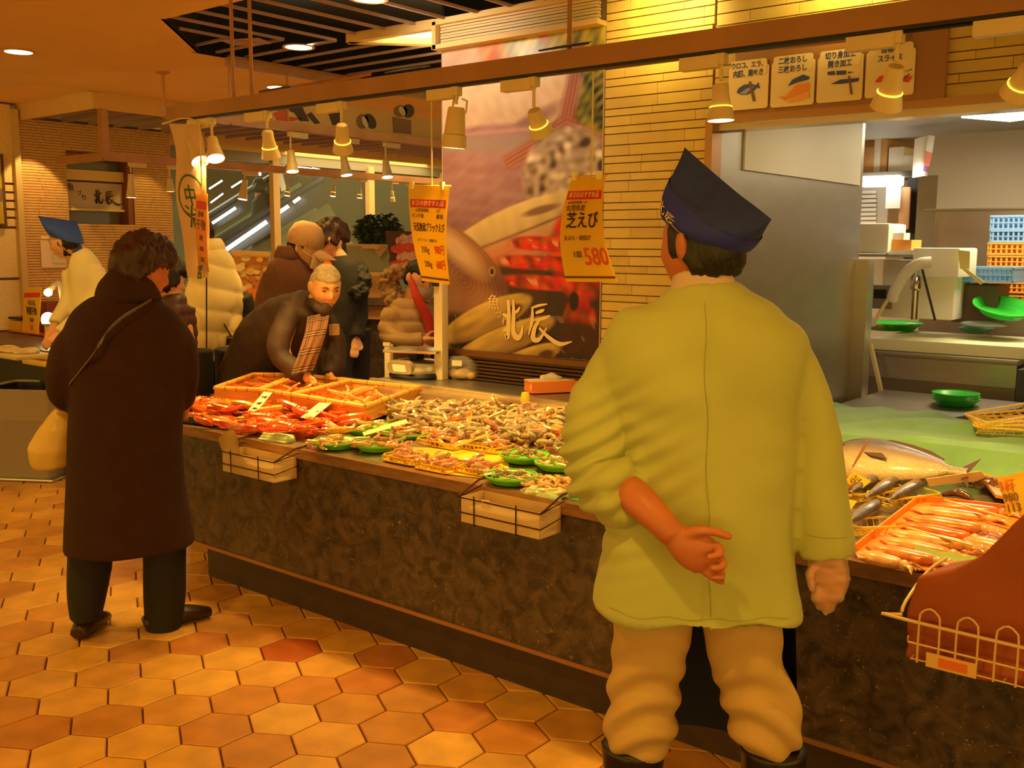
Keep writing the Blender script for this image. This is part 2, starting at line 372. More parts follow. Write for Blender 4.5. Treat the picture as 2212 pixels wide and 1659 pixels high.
# pilaster of larger cream tiles at far left
pil = struct(MB().box((-8.84, 3.4, 1.375), (.3, 1.36, 2.75)).build('wall_pilaster', M_joint))
Mct = mat('cream_wall_tile', (.80, .58, .24), .6, var=.06, vs=40)
for z0, z1 in [(.0, .85), (.86, 1.29), (1.30, 1.72), (1.73, 1.80), (1.81, 1.87), (1.88, 1.94), (1.95, 2.01), (2.02, 2.08), (2.09, 2.74)]:
    MB().box((-8.68, 3.4, (z0+z1)/2), (.03, 1.35, z1-z0-.012 if z1-z0 > .2 else z1-z0-.008)).build('cream_tile', Mct, pil, w=True)
struct(MB().box((-8.66, 4.10, 1.35), (.06, .05, 2.7)).build('trim_3', mat('cream_metal', (.66, .46, .18), .5)))
# glazed front to the left hall
gw = struct(MB().box((-8.95, 7.9, 2.62), (.14, 4.6, .14)).box((-8.93, 7.9, 2.73), (.2, 4.6, .08)).build('wall_glazed', M_cream))
MB().box((-8.92, 7.9, 2.5), (.05, 4.6, .10)).build('header_lower_band', mat('grey_band', (.30, .28, .20), .5), gw, w=True)
for y in (5.62, 6.96, 8.35, 9.6): MB().box((-8.9, y, 1.25), (.07, .085 if y > 6 else .05, 2.5)).build('mullion', M_cream, gw, w=True)
Mglass = mat('hall_glass', (.5, .55, .42), .05, alpha=.07, spec=.6)
for i, (a, b) in enumerate([(5.645, 6.915), (7.005, 8.305), (8.395, 9.55)]): o = MB().box((-8.93, (a+b)/2, 1.3), (.012, b-a, 2.4)).build('window_%d' % (i+1), Mglass); struct(o)
# hall beyond the glass
hall = MB().box((-19, 11, 1.8), (.2, 18, 6)).box((-14, 19, 1.8), (12, .2, 6)).build('wall_hall', mat('hall_wall', (.30, .32, .22), .6, var=.1, vs=1)); struct(hall)
hc = MB().box((-14, 11, 3.6), (11, 18, .1)).build('ceiling_hall', mat('hall_ceiling', (.34, .35, .27), .5)); struct(hc)
for k in range(6): MB().box((-18.85, 8.2+.85*k+.1*(k % 2), 2.35), (.06, .30+.14*(k % 3), .22)).build('window_pane', mat('hall_window_glow', (.5, .5, .3), .5, emit=(.62, .60, .34), es=.22), hall, w=True)
# poster wall + strip tile wall + kitchen front (Y = 4.1)
YW = 4.10
wc = MB()
def wcb(x0, x1, z0, z1): wc.box(((x0+x1)/2, YW+.11, (z0+z1)/2), (x1-x0, .2, z1-z0))
wcb(-3.79, -2.17, .0, 2.78); wcb(-2.17, 3.0, 2.15, 2.78); wcb(-2.17, 3.0, 0, .80)
wall_c = struct(wc.build('wall_center', M_joint, smooth=False))
def tile_field(x0, x1, z0, z1, seed):
    r = random.Random(seed); z = z0; row = 0; H = [.052, .036, .046, .034, .05]; n = 0
    while z < z1-.012:
        h = min(H[row % 5], z1-z); x = x0-r.uniform(0, .2)
        while x < x1-.004:
            L = r.choice([.22, .30, .34]); a, b = max(x, x0), min(x+L, x1); x += L
            if b-a < .012: continue
            o = MB().box(((a+b)/2, YW+.004, z+h/2), (b-a-.002, .016, h-.005)).build('strip_tile', M_wtile, wall_c, w=True, smooth=False)
            k = r.uniform(.9, 1.06); o.color = (.62*k, .42*k, .09*k, 1); n += 1
        z += h; row += 1
    return n
NT = tile_field(-2.745, -2.18, .98, 2.75, 1)+tile_field(-2.17, .4, 2.16, 2.75, 2)
print('strip tiles', NT)
# kitchen frame
kf = MB().box((-2.165, YW-.01, 1.5), (.035, .09, 1.30)).box((-.7, YW-.015, 2.143), (2.95, .06, .03))
struct(kf.build('trim_4', mat('bronze_frame', (.40, .20, .07), .35, .6)))
struct(MB().box((-.7, YW+.03, 2.115), (2.9, .1, .03)).build('trim_5', mat('steel_header', (.6, .5, .4), .22, .9)))
# kitchen room
XK = -2.15
kl = struct(MB().box((XK-.05, 4.98, .6+.355), (.1, 1.7, 1.91)).box((XK-.051, 4.98, 2.2), (.1, 1.7, .6)).build('wall_kitchen_left', M_dsteel))
MB().box((XK+.003, 5.09, 2.17), (.012, 1.47, .44)).build('wall_panel', M_white, kl, w=True)
YB = 8.4
kb = struct(MB().box((-.6, YB+.05, .95), (3.9, .1, 1.9)).build('wall_kitchen_back', mat('warm_stainless', (.50, .42, .33), .34, .9, var=.08, vs=1.5, stretch=(1, 1, 3))))
MB().box((-.6, YB+.04, 2.20), (3.9, .1, .60)).build('wall_panel', mat('beige_panel', (.62, .55, .43), .6), kb, w=True)
MB().box((-.6, YB-.02, 1.895), (3.9, .02, .012)).build('panel_trim', M_steel, kb, w=True)
struct(MB().box((-1.6, 6.9, 2.50), (5.5, 5.6, .05)).build('ceiling_kitchen', mat('kitchen_ceiling', (.46, .46, .38), .6)))
struct(MB().box((-4.2, 9.4, 1.2), (3.6, .1, 2.6)).build('wall_kitchen_far', M_white))
struct(MB().box((-2.7, 5.86, 1.2), (1.1, .06, 2.5)).box((2.0, 6.5, 1.2), (.1, 4.8, 2.4)).build('wall_kitchen_right', M_dsteel))
# shutter box above the poster
t = thing('shutter_box', (-3.27, YW, 2.62), 'cream roller shutter box with horizontal slats above the fish poster', 'shutter')
MB().box((-3.27, YW-.03, 2.758), (1.05, .10, .03)).box((-3.785, YW-.03, 2.69), (.028, .1, .14)).box((-3.27, YW-.03, 2.632), (1.05, .1, .022)).build('frame', M_cream, t, w=True)
Mch = mat('cream_slat', (.66, .50, .26), .5)
for k in range(7): MB().box((-3.265, YW-.035+.004*(k % 2), 2.651+.0148*k), (1.0, .03, .0125), bev=.002).build('slat', Mch, t, w=True)
# vent slats below the poster
t = thing('vent_grille', (-3.27, YW-.02, .88), 'dark bronze louvred grille under the fish poster', 'grille')
Mbr = mat('dark_bronze', (.10, .045, .022), .4, .5)
MB().box((-3.27, YW-.02, 1.022), (1.06, .07, .028)).build('top_rail', mat('bronze_rail', (.16, .07, .03), .35, .6), t, w=True)
for k in range(7): MB().box((-3.27, YW-.02, .885+.019*k), (1.04, .03, .011), bev=.002).build('louvre', Mbr, t, w=True)

# ------------------------------------------------------------------ poster painting (flat print)
def paint_poster(nx=400, ny=624):
    X, Y = np.meshgrid(np.linspace(0, 1, nx), np.linspace(0, 1, ny))      # Y=0 top; aspect 1.02 x 1.59
    W_, H_ = 1.02, 1.59; x = X*W_; y = Y*H_
    def no(sx, sy, s, p=0):
        c, s_ = math.cos(p), math.sin(p); return nz(np.stack([((x*c+y*s_)*sx).ravel(), ((-x*s_+y*c)*sy).ravel(), 0*x.ravel()], 1), seed=s, k=9).reshape(x.shape)
    im = np.zeros((ny, nx, 3)); im[:] = (.30, .17, .14)
    def put(m, c): im[:] = im*(1-m[..., None])+np.array(c)*m[..., None] if np.ndim(c) < 2 else im*(1-m[..., None])+c*m[..., None]
    def sm(d, e=.01): return np.clip(.5-d/e*.5, 0, 1)
    def el(cx, cy, rx, ry, a=0, p=2):
        c, s_ = math.cos(a), math.sin(a); u = ((x-cx)*c+(y-cy)*s_)/rx; v = (-(x-cx)*s_+(y-cy)*c)/ry; return u, v, (np.abs(u)**p+np.abs(v)**p)**(1/p)
    # pale top fish
    base = np.stack([.80-.2*Y*2, .62-.18*Y*2, .46-.1*Y*2], -1); put(sm(y-.62+.1*x, .05), np.clip(base+.05*no(30, 60, 1)[..., None]*.6, 0, 1))
    # leaves at the top and right
    lf = sm(y-(.25+.06*np.sin(x*9)-.30*(.45-x).clip(0, 1)), .02)*sm(.33-x, .08)
    lc = np.stack([.52+.2*no(120, 60, 3, .6), .47+.16*no(120, 60, 3, .6), .10+.05*no(90, 90, 4)], -1).clip(.03, .9); put(lf, lc)
    rf = sm(.07*np.sin(x*14)-no(14, 60, 12, -.6)*.04+.04-np.abs(y-.1)*.4, .03)*sm(.22-x, .1)*(x < .7); put(rf*.75, (.82, .22, .05))
    _, _, d = el(.86, .42, .34, .26); lf2 = sm(d-1, .06); lc2 = np.stack([.28+.16*no(150, 80, 5, 1.1), .29+.15*no(150, 80, 5, 1.1), .07+.04*no(90, 90, 4)], -1).clip(.02, .7); put(lf2, lc2)
    # pale body
    _, v, d = el(.28, .36, .62, .20, -.18); put(sm(d-1, .05), np.clip(np.stack([.86-.16*v, .66-.18*v, .44-.12*v], -1)+.03*no(50, 90, 6)[..., None], 0, 1))
    _, v, d = el(.50, .46, .28, .045, -.42); put(sm(d-1, .3)*.7, (.30, .17, .13))
    # violet fish flank
    _, v, d = el(.22, .74, .70, .33, -.08); put(sm(d-1, .04), np.clip(np.stack([.47-.13*v, .30-.08*v, .29-.05*v], -1)+.03*no(14, 70, 7)[..., None]+.02*no(60, 120, 72)[..., None], 0, 1))
    put(sm(np.abs(y-.49-.04*x)-.04, .03)*(x < .62), (.48, .40, .33)); put(sm(np.abs(y-.445)-.005, .01)*(x < .6)*.7, (.75, .52, .38))
    # star shaped tail fin
    for a, l, w_ in [(-1.35, .40, .045), (.35, .30, .05), (2.75, .40, .05)]:
        c, s_ = math.cos(a), math.sin(a); u = (x-.80)*c+(y-.46)*s_; v2 = -(x-.80)*s_+(y-.46)*c; put(sm(np.abs(v2)-w_*(1.1-u/l*.4), .02)*(u > -.02)*(u < l), np.stack([.52+.08*np.sin(v2*300), .25+.05*np.sin(v2*300), .15+0*v2], -1))
    # crushed ice
    ice = sm(el(.82, .68, .27, .23)[2]-1, .08); n1 = no(55, 55, 8)*no(60, 60, 9, .7); put(ice, np.clip(np.stack([.55+.30*n1, .46+.28*n1, .33+.24*n1], -1), .1, .95))
    # bonito
    a = -.30; u, v, d = el(.50, .98, .56, .155, a); br = np.clip(.5-v*.5, 0, 1); c = np.stack([.45+.35*br, .34+.33*br, .22+.12*br], -1); c *= (1-.6*np.exp(-(np.sin(v*6.5+.35*u*u+.3)/.30)**2)*np.clip((.75-u)*3, 0, 1)*(v > -.25)*(v < .9))[..., None]; c *= (1+.05*no(60, 14, 71, a))[..., None]; put(sm(d-1, .04), c)
    put(sm(el(.40, 1.09, .42, .07, a)[2]-1, .5)*.8, (.74, .32, .16)); put(sm(el(.86, .795, .022, .022)[2]-1, .3), (.05, .03, .02)); put(sm(el(.66, .85, .11, .02, -.2)[2]-1, .3)*.8, (.24, .12, .08))
    # dark ground, king crab
    put(sm(.97+.18*(x < .4)-y+0*x, .04)*0, (0, 0, 0)); dk = sm(1.12-y, .03)*sm(.36-x, .05)+0; put(dk.clip(0, 1)*.9, (.06, .035, .03))
    red = lambda s: np.clip(np.stack([.62+.2*no(60, 60, s), .07+.07*no(80, 80, s), .025+.02*no(60, 60, s+1)], -1), .01, 1)
    put(sm(el(.92, 1.05, .20, .24)[2]-1, .1), red(20))
    for cx, cy, rx in [(.72, 1.02, .25), (.66, 1.115, .26), (.68, 1.215, .26)]:
        _, v, d = el(cx, cy, rx, .037, .03, 3); put(sm(d-1, .15), red(24)); sp = (no(70, 60, 27) > .5)*sm(np.abs(v)-.5, .3)*(x < cx+.05); put(sp*sm(d-1, .1)*.8, (.88, .52, .24))
    put(sm(el(.88, 1.42, .085, .16, .25)[2]-1, .1), red(30)); put(sm(el(.98, 1.62, .045, .28)[2]-1, .1), red(32)); put(sm(el(.87, 1.30, .03, .05)[2]-1, .2), (.03, .02, .02))
    # bream head
    _, v, d = el(.13, 1.20, .37, .215, .62, 2.2); c = np.stack([.36+.14*no(11, 20, 33, .6)-.14*v, .20+.09*no(11, 20, 33, .6)-.09*v, .09+.04*no(8, 8, 33)-.03*v], -1)*(1+.10*np.sin(d*70))[..., None]; put(sm(d-1, .04), np.clip(c, .05, .9)); put(sm(el(.1, 1.05, .2, .06, .6)[2]-1, .5)*.8, (.80, .62, .40))
    put(sm(el(.12, 1.36, .25, .09)[2]-1, .5)*.7, (.55, .36, .24)); put(sm(el(.345, 1.165, .022, .026)[2]-1, .2), (.60, .42, .24)); put(sm(el(.345, 1.165, .013, .016)[2]-1, .2), (.06, .03, .02))
    # bottom band and mackerel
    put(sm(1.40-y, .02)*.92, (.075, .045, .035)); wn = (no(40, 120, 40, .8) > 1.1)*(y > 1.38); put(wn*.5, (.45, .36, .26))
    for cx, cy, rx, ry in [(.30, 1.42, .33, .085), (.40, 1.54, .38, .075), (.52, 1.64, .30, .06)]:
        u, v, d = el(cx, cy, rx, ry, -.38); br = np.clip(.55-v*.55, 0, 1); c = np.stack([.34+.50*br, .24+.42*br, .10+.10*br], -1)*(1-.12*no(20, 90, 44, -.4))[..., None]; put(sm(d-1, .05), c); put(sm(el(cx+rx*.60, cy-rx*.20, .05, .022, -.3)[2]-1, .3), (.20, .10, .05))
    im = np.clip(im, .003, 1); return im**np.array((1.3, 1.4, 1.25))*.82
def poster(name, x0, x1, z0, z1, yy, im, parent):
    ny, nx = im.shape[:2]; me = bpy.data.meshes.new(name)
    xs = np.linspace(x0, x1, nx); zs = np.linspace(z1, z0, ny); XX, ZZ = np.meshgrid(xs, zs); co = np.stack([XX, np.full_like(XX, yy), ZZ], -1).reshape(-1, 3)-np.array(WL(parent))
    idx = np.arange(nx*ny).reshape(ny, nx); q = np.stack([idx[1:, :-1], idx[1:, 1:], idx[:-1, 1:], idx[:-1, :-1]], -1).reshape(-1, 4)
    me.vertices.add(nx*ny); me.vertices.foreach_set('co', co.ravel()); me.loops.add(q.size); me.loops.foreach_set('vertex_index', q.ravel()); me.polygons.add(len(q)); me.polygons.foreach_set('loop_start', np.arange(0, q.size, 4)); me.polygons.foreach_set('loop_total', np.full(len(q), 4)); me.update(calc_edges=True)
    a = me.color_attributes.new('Col', 'FLOAT_COLOR', 'POINT'); a.data.foreach_set('color', np.concatenate([im.reshape(-1, 3), np.ones((nx*ny, 1))], 1).ravel())
    o = bpy.data.objects.new(name, me); C.objects.link(o); o.parent = parent; return o
M_print = mat('poster_print', (1, 1, 1), .32, attr='Col', spec=.35)
t = thing('fish_poster', (-3.27, YW-.01, 1.035), 'tall printed poster of whole fish, crab legs and ice on the stall wall', 'poster')
MB().box((-3.27, YW-.004, 1.83), (1.045, .012, 1.60)).build('board', mat('poster_board', (.5, .35, .25), .5), t, w=True)
PM = poster('print', -3.785, -2.752, 1.038, 2.622, YW-.011, paint_poster(), t); PM.data.materials.append(M_print)
Mgold = mat('pale_gold_lettering', (.86, .66, .28), .5)
def brush(strokes, o, sc, m, name, parent, yy=None, shear=0, plane='xz'):
    """lettering drawn as brush strokes: lists of (x, y, half width)"""
    mb = MB()
    for st in strokes:
        D = catmull([(a, b, c) for a, b, c in st], 5); L = []; R = []
        for i, d in enumerate(D):
            p0 = D[max(0, i-1)]; p1 = D[min(len(D)-1, i+1)]; t_ = np.array([p1[0]-p0[0], p1[1]-p0[1]]); t_ /= (np.linalg.norm(t_)+1e-9); n_ = np.array([-t_[1], t_[0]])*max(d[2], .004); L.append((d[0]+n_[0], d[1]+n_[1])); R.append((d[0]-n_[0], d[1]-n_[1]))
        n = len(D); P = [(a*sc, b*sc) for a, b in L+R]
        if plane == 'xz': W3 = lambda a, b, e: (o[0]+a, o[1]-e, o[2]+b)
        else: W3 = lambda a, b, e: (o[0]+e, o[1]+a, o[2]+b)
        vs = [W3(a, b, .0012+.0006*strokes.index(st)) for a, b in P]; mb.add(vs, [(i, i+1, n+i+1, n+i) for i in range(n-1)])
    return mb.build(name, m, parent, w=True, smooth=False)
KITA = [[(.02, .18, .03), (.12, .24, .05), (.17, .30, .02)], [(.00, .62, .02), (.10, .58, .06), (.16, .60, .02)], [(.19, .98, .05), (.21, .7, .055), (.20, .35, .07), (.17, .02, .06), (.08, .10, .02)], [(.36, 1.0, .03), (.37, .6, .06), (.36, .22, .07), (.46, .05, .08), (.60, .10, .06), (.68, .38, .015)], [(.40, .66, .03), (.50, .72, .04), (.58, .82, .02)]]
TATSU = [[(.02, .86, .02), (.25, .93, .035), (.52, .98, .015)], [(.06, .86, .03), (.05, .55, .05), (-.06, .18, .02)], [(.16, .74, .03), (.34, .80, .045), (.44, .84, .015)], [(.10, .56, .02), (.40, .62, .04), (.62, .70, .015)], [(.30, .60, .03), (.14, .36, .06), (.10, .10, .075), (.30, .10, .05), (.52, .40, .015)], [(.28, .38, .03), (.55, .18, .05), (.92, .02, .055), (1.3, .10, .012)]]
def logo(o, s, m, parent, plane='xz'):
    def off(S, dx, dy, k): return [[(a*k+dx, b*k+dy, c*k) for a, b, c in st] for st in S]
    brush(off(KITA, 0, 0, 1)+off(TATSU, .92, -.05, 1), o, s, m, 'shop_name_lettering', parent, plane=plane)
logo((-3.36, YW-.0125, 1.115), .205, Mgold, PM)
for ch, px, py, s in (('魚', 1066, 655, .085), ('づ', 1077, 680, .05), ('り', 1092, 700, .07)):
    p = at(px, py, Y=YW-.014); text('small_lettering', ch, s, Mgold, PM, M4=frame(p-WL(PM), (1, 0, .0), (0, 0, 1)))
# ================================================================== RAILS AND LAMPS
RY = 3.0
M_rail = mat('rail_copper', (.36, .165, .06), .42, .35, var=.12, vs=4)
M_lamp = mat('lamp_cream', (.72, .55, .26), .38, var=.04)
M_glow = mat('lamp_glow', (1, .9, .6), emit=(1, .80, .40), es=14)
M_slit = mat('lamp_slit', (1, .8, .2), emit=(1, .72, .05), es=2.5)
t = thing('lamp_rail', (-2, RY, 2.215), 'long copper lighting rail hanging over the shrimp counter', 'lamp rail')
MB().box((-1.93, RY, 2.25), (5.46, .05, .066)).build('beam', M_rail, t, w=True)
MB().box((-1.93, RY, 2.213), (5.46, .036, .012)).build('track', M_dark, t, w=True)
for x, z1 in ((-2.165, 2.75), (-4.125, 2.79), (-3.985, 2.79)): MB().lathe([(.009, 2.28), (.009, z1)], (x, RY, 0), 8).build('hanging_rod', M_rail, t, w=True)
for x in (-2.17, -2.96, -3.78): MB().slab([(x-.11, RY-.03, 2.288), (x+.11, RY-.03, 2.288), (x+.07, RY+.05, 2.31), (x-.07, RY+.05, 2.31)], .006).build('hanger_plate', M_dark, t, w=True)
MB().tube([at(560, 200, Y=3.04), at(612, 190, Y=3.1), at(700, 178, Y=3.15), at(800, 160, Y=3.1)], .008).build('stay', M_rail, t, w=True)
MB().tube([(-1.0, RY, 2.204), (-.55, RY, 2.204)], .006).build('cable', M_dark, t, w=True)
def lamp(top, mouth, label, group, anchor, slit=False, glow=True, s=1.0, e=22, target=None, big=False, box_dir=None, light=True, boxl=.14):
    """a track lamp: adapter box, stem, yoke, shade, lens"""
    t = thing('track_lamp', anchor, label, 'spotlight', group)
    T, Mo = V(top), V(mouth); ax = (Mo-T); L = ax.length; ax.normalize(); R = ax.to_track_quat('Z', 'Y').to_matrix()
    A = V(anchor)
    bd = V(box_dir or (-1, 0, 0)); bc = A+bd*(boxl/2+.004)*s+V(0, 0, -.022*s)
    if boxl: MB().bar(bc-bd*boxl/2*s, bc+bd*boxl/2*s, .038*s, .040*s).build('adapter', M_lamp, t, w=True)
    MB().box(A+V(0, 0, -.016), (.032*s, .032*s, .036*s)).build('connector', M_lamp, t, w=True)
    MB().tube([A+V(0, 0, -.03), T+V(0, 0, .012)], .0065*s, 8).build('stem', M_lamp, t, w=True)
    if big:
        pr = [(0, 0), (.030, .0), (.034, .01), (.042, L*.62), (.0425, L*.66), (.040, L*.665), (.047, L*.68), (.049, L), (.044, L), (.04, L*.7), (0, L*.68)]
        y = MB().tube([T+V(.03, 0, .03), T+V(.055, 0, .02), T+V(.05, 0, -.02), T+V(.04, 0, -.03)], .004).tube([T+V(-.012, 0, .04), T+V(-.02, 0, .0)], .005)
        y.build('yoke', M_lamp, t, w=True)
    else:
        k = s; pr = [(0, 0), (.022*k, 0), (.026*k, .006), (.027*k, L*.30), (.034*k, L*.60), (.0335*k, L*.63), (.036*k, L*.64), (.046*k, L), (.042*k, L), (.034*k, L*.70), (0, L*.66)]
    sh = MB().lathe(pr, T, 20, R).build('shade', M_lamp, t, w=True)
    r_l = (.045 if big else .043)*s
    if glow: MB().lathe([(0, L*.95), (r_l*.97, L*.96), (r_l*.97, L*.985), (0, L*.99)], T, 20, R).build('lens', M_glow, t, w=True)
    if slit: MB().lathe([(.0335*s, L*.605), (.0368*s, L*.61), (.0368*s, L*.635), (.0335*s, L*.64)], T, 20, R).build('vent_slit', M_slit, t, w=True)
    if light:
        tg = V(target) if target else Mo+ax
        spot('lamp_beam', Mo+ax*.012, tg, e, WARM, 88, .75, .03)
    return t
G1 = 'track lamps along the rail over the shrimp counter'
def rl(tx, ty, mx, my, label, dy=0, tgt=None, ax=None, **k):
    T = at(tx, ty, Y=RY); Mo = at(mx, my, Y=RY+dy); A = at(ax or tx, 240, Y=RY); A = V(T.x if ax is None else A.x, RY, 2.207)
    return lamp(T, Mo, label, G1, A, target=tgt, **k)
rl(415, 303, 433, 350, 'cream track lamp tilted over the white banner at the rail end', dy=-.02, tgt=(-3.9, 2.9, .7), boxl=0, e=34)
rl(458, 298, 466, 343, 'cream track lamp just right of the one tilted over the banner', dy=-.02, tgt=(-4.0, 3.2, .8), e=36)
rl(577, 283, 586, 340, 'third track lamp from the rail end, glowing slit, above the red prawns', dy=.04, tgt=(-3.85, 3.3, .8), slit=True, glow=True, e=52)
rl(738, 270, 741, 326, 'track lamp with glowing slit above the wooden crates of red shrimp', dy=.05, tgt=(-3.4, 3.15, .8), slit=True, e=56)
rl(986, 232, 980, 320, 'large tapered track lamp with a side yoke left of the fish poster', tgt=(-2.75, 3.1, .75), big=True, e=54)
rl(1153, 238, 1170, 288, 'track lamp with glowing slit in front of the poster', dy=.06, tgt=(-2.3, 3.3, .8), slit=True, e=50)
rl(1557, 182, 1557, 261, 'track lamp pointing straight down left of the kitchen sign board', tgt=(-1.7, 2.5, .4), slit=True, e=36)
rl(1936, 143, 1914, 232, 'track lamp with glowing slit in front of the fish slicing sign', dy=.05, tgt=(-1.0, 3.2, .8), slit=True, e=48)
rl(2224, 145, 2196, 205, 'track lamp cut off by the right edge of the picture', dy=.05, tgt=(-.75, 3.0, .8), slit=True, e=48)
# sign board with pictures over the cross aisle, with its own lamps (plane X = -5.47)
XS = -5.47
t = thing('picture_sign_board', (XS, 5.0, 2.34), 'long cream sign board with food pictures above the cross aisle', 'sign')
MB().box((XS-.02, 5.2, 2.475), (.03, 1.84, .17)).build('board', mat('sign_board', (.72, .46, .16), .6), t, w=True)
MB().box((XS, 4.95, 2.372), (.07, 2.96, .055)).build('lower_beam', M_copper, t, w=True)
for y in (3.95, 4.4): MB().box((XS, y, 2.55), (.012, .012, .42)).build('hanger', M_copper, t, w=True)
Mpd = mat('print_dark', (.07, .045, .035), .6); Mpm = mat('print_brown', (.26, .14, .07), .6); Mpl = mat('print_pale', (.72, .60, .38), .6); Mred = mat('print_red', (.62, .10, .03), .6)
def pp(pts): return [at(x, y, X=XS-.003) for x, y in pts]
def flat(name, pts, m, parent, th=.002, nrm=(1, 0, 0)): return MB().slab(pts, th, nrm).build(name, m, parent, w=True, smooth=False)
flat('printed_dish', pp([(590, 245), (612, 232), (625, 252), (655, 256), (630, 262), (600, 262)]), Mred, t)
for q in ([(608, 233), (648, 222), (668, 262), (648, 262), (636, 244)], [(662, 248), (672, 242), (692, 266), (680, 268)], [(705, 232), (738, 232), (735, 272), (718, 270)]): flat('printed_leaf', pp(q), Mpd, t)
def pell(cx, cy, rx, ry, a=0): return pp([(cx+rx*math.cos(k*PI/7)*math.cos(a)-ry*math.sin(k*PI/7)*math.sin(a), cy+rx*math.cos(k*PI/7)*math.sin(a)+ry*math.sin(k*PI/7)*math.cos(a)) for k in range(14)])
flat('printed_fruit', pell(783, 262, 13, 16), Mpm, t); flat('printed_fruit', pell(800, 262, 11, 18, -.5), Mpd, t); flat('printed_fruit', pell(788, 264, 5, 13, -.4), Mpl, t, .003)
flat('printed_fruit', pell(865, 240, 15, 13), Mpm, t); flat('printed_fruit', pell(882, 240, 13, 15), Mpd, t); flat('printed_fruit', pell(868, 240, 6, 11, -.5), Mpl, t, .003)
flat('printed_pot', pp([(848, 252), (888, 260), (888, 290), (850, 286)]), Mpm, t)
G2 = 'yellow track lamps under the picture sign board'
for tx, ty, mx, my, lb in ((628, 325, 632, 371, 'yellow lit track lamp under the sign board, nearest the white column'), (742, 337, 749, 379, 'yellow lit track lamp under the sign board, middle of three'), (833, 346, 837, 383, 'yellow lit track lamp under the sign board, nearest the poster')):
    T = at(tx, ty, X=XS); A = V(XS, T.y, 2.344); lamp(T, at(mx, my, X=XS+.03), lb, G2, A, box_dir=(0, 1, 0), e=26, target=(-5.2, T.y, 0), s=.95)
# frame rail of the stall across the aisle (plane X = -7)
XR = -7.46
t = thing('far_lamp_rail', (XR, 4.2, 2.23), 'copper rail on a square post hanging over the far stall at left', 'lamp rail')
MB().box((XR, 6.15, 2.262), (.05, 3.9, .062)).build('beam', M_copper, t, w=True)
MB().box((XR, 4.215, 2.435), (.058, .058, .37)).build('post', M_copper, t, w=True)
MB().box((XR-.35, 4.215, 2.262), (.7, .05, .062)).build('cross_beam', M_copper, t, w=True)
G3 = 'track lamps on the far stall rail'
for tx, ty, mx, my, lb, s, e in ((283, 376, 284, 427, 'track lamp on the far rail in front of the recessed shop sign', .9, 26), (366, 385, 368, 414, 'track lamp half hidden behind the left edge of the banner', .8, 14), (529, 388, 524, 431, 'track lamp lit on the far rail over the down jacket', .95, 24), (622, 402, 620, 423, 'small amber track lamp on the far rail above the cap', .6, 4), (722, 402, 719, 424, 'small amber track lamp on the far rail, middle of the small ones', .6, 4), (778, 408, 777, 428, 'small amber track lamp on the far rail above the small tree', .6, 4), (847, 412, 849, 436, 'small amber track lamp on the far rail nearest the price card', .6, 4)):
    T = at(tx, ty, X=XR); lamp(T, at(mx, my, X=XR), lb, G3, V(XR, T.y, 2.233), box_dir=(0, 1, 0), e=e, target=(XR+.3, T.y, 0), s=s, slit=s < .7, boxl=.14)
# recessed downlights
for (x, y), lb in zip(DOWN_SEEN, ('round recessed downlight in the orange ceiling at top left', 'round recessed downlight among the dark slats', 'round recessed downlight cut off by the top edge of the picture', 'flat round downlight in the orange ceiling just above the lamp rail')):
    zz = 2.75 if not (x > -5.4) else 2.762
    t = thing('downlight', (x, y, zz-.012), lb, 'ceiling light')
    MB().lathe([(.082, 0), (.095, -.004), (.095, -.010), (.078, -.008)], (x, y, zz), 28, cap=False).build('trim_ring', M_cream, t, w=True)
    MB().lathe([(0, -.006), (.078, -.0065), (.078, -.003), (0, -.002)], (x, y, zz), 28).build('lens', M_glow, t, w=True)
t = thing('ceiling_rod', (-6.27, 3.99, 2.6), 'thin ceiling rod with a round cover in the orange ceiling at left', 'hanger')
MB().lathe([(.05, 2.75), (.05, 2.742), (.012, 2.73), (.010, 2.44)], (-6.27, 3.99, 0), 14).build('rod', mat('orange_rod', (.55, .26, .07), .5), t, w=True)
# ================================================================== THE SHRIMP COUNTER
def granite():
    m = bpy.data.materials.new('brown_granite_laminate'); m.use_nodes = True; nt = m.node_tree; N = nt.nodes; L = nt.links; b = N['Principled BSDF']; b.inputs['Roughness'].default_value = .42
    tc = N.new('ShaderNodeTexCoord'); n1 = N.new('ShaderNodeTexNoise'); n1.inputs['Scale'].default_value = 13; n1.inputs['Detail'].default_value = 8; n1.inputs['Distortion'].default_value = 1.2; L.new(tc.outputs['Object'], n1.inputs[0])
    r1 = N.new('ShaderNodeValToRGB'); e = r1.color_ramp.elements; e[0].position = .36; e[0].color = (.032, .020, .014, 1); e[1].position = .66; e[1].color = (.115, .072, .052, 1); L.new(n1.outputs['Fac'], r1.inputs[0])
    n2 = N.new('ShaderNodeTexNoise'); n2.inputs['Scale'].default_value = 42; n2.inputs['Detail'].default_value = 3; n2.inputs['Distortion'].default_value = 2.6; L.new(tc.outputs['Object'], n2.inputs[0])
    r2 = N.new('ShaderNodeValToRGB'); e = r2.color_ramp.elements; e[0].position = .655; e[0].color = (0, 0, 0, 1); e[1].position = .70; e[1].color = (1, 1, 1, 1); L.new(n2.outputs['Fac'], r2.inputs[0])
    mx = N.new('ShaderNodeMix'); mx.data_type = 'RGBA'; mx.inputs[7].default_value = (.26, .20, .15, 1); L.new(r2.outputs[0], mx.inputs[0]); L.new(r1.outputs[0], mx.inputs[6]); L.new(mx.outputs[2], b.inputs['Base Color']); return m
M_gran = granite()
M_lip = mat('bronze_lip', (.40, .22, .11), .3, .6, var=.2, vs=12, stretch=(1, 5, 5))
ct = thing('shrimp_counter', (-2, 3.4, 0), 'long brown granite display counter with a dark kick base', 'counter')
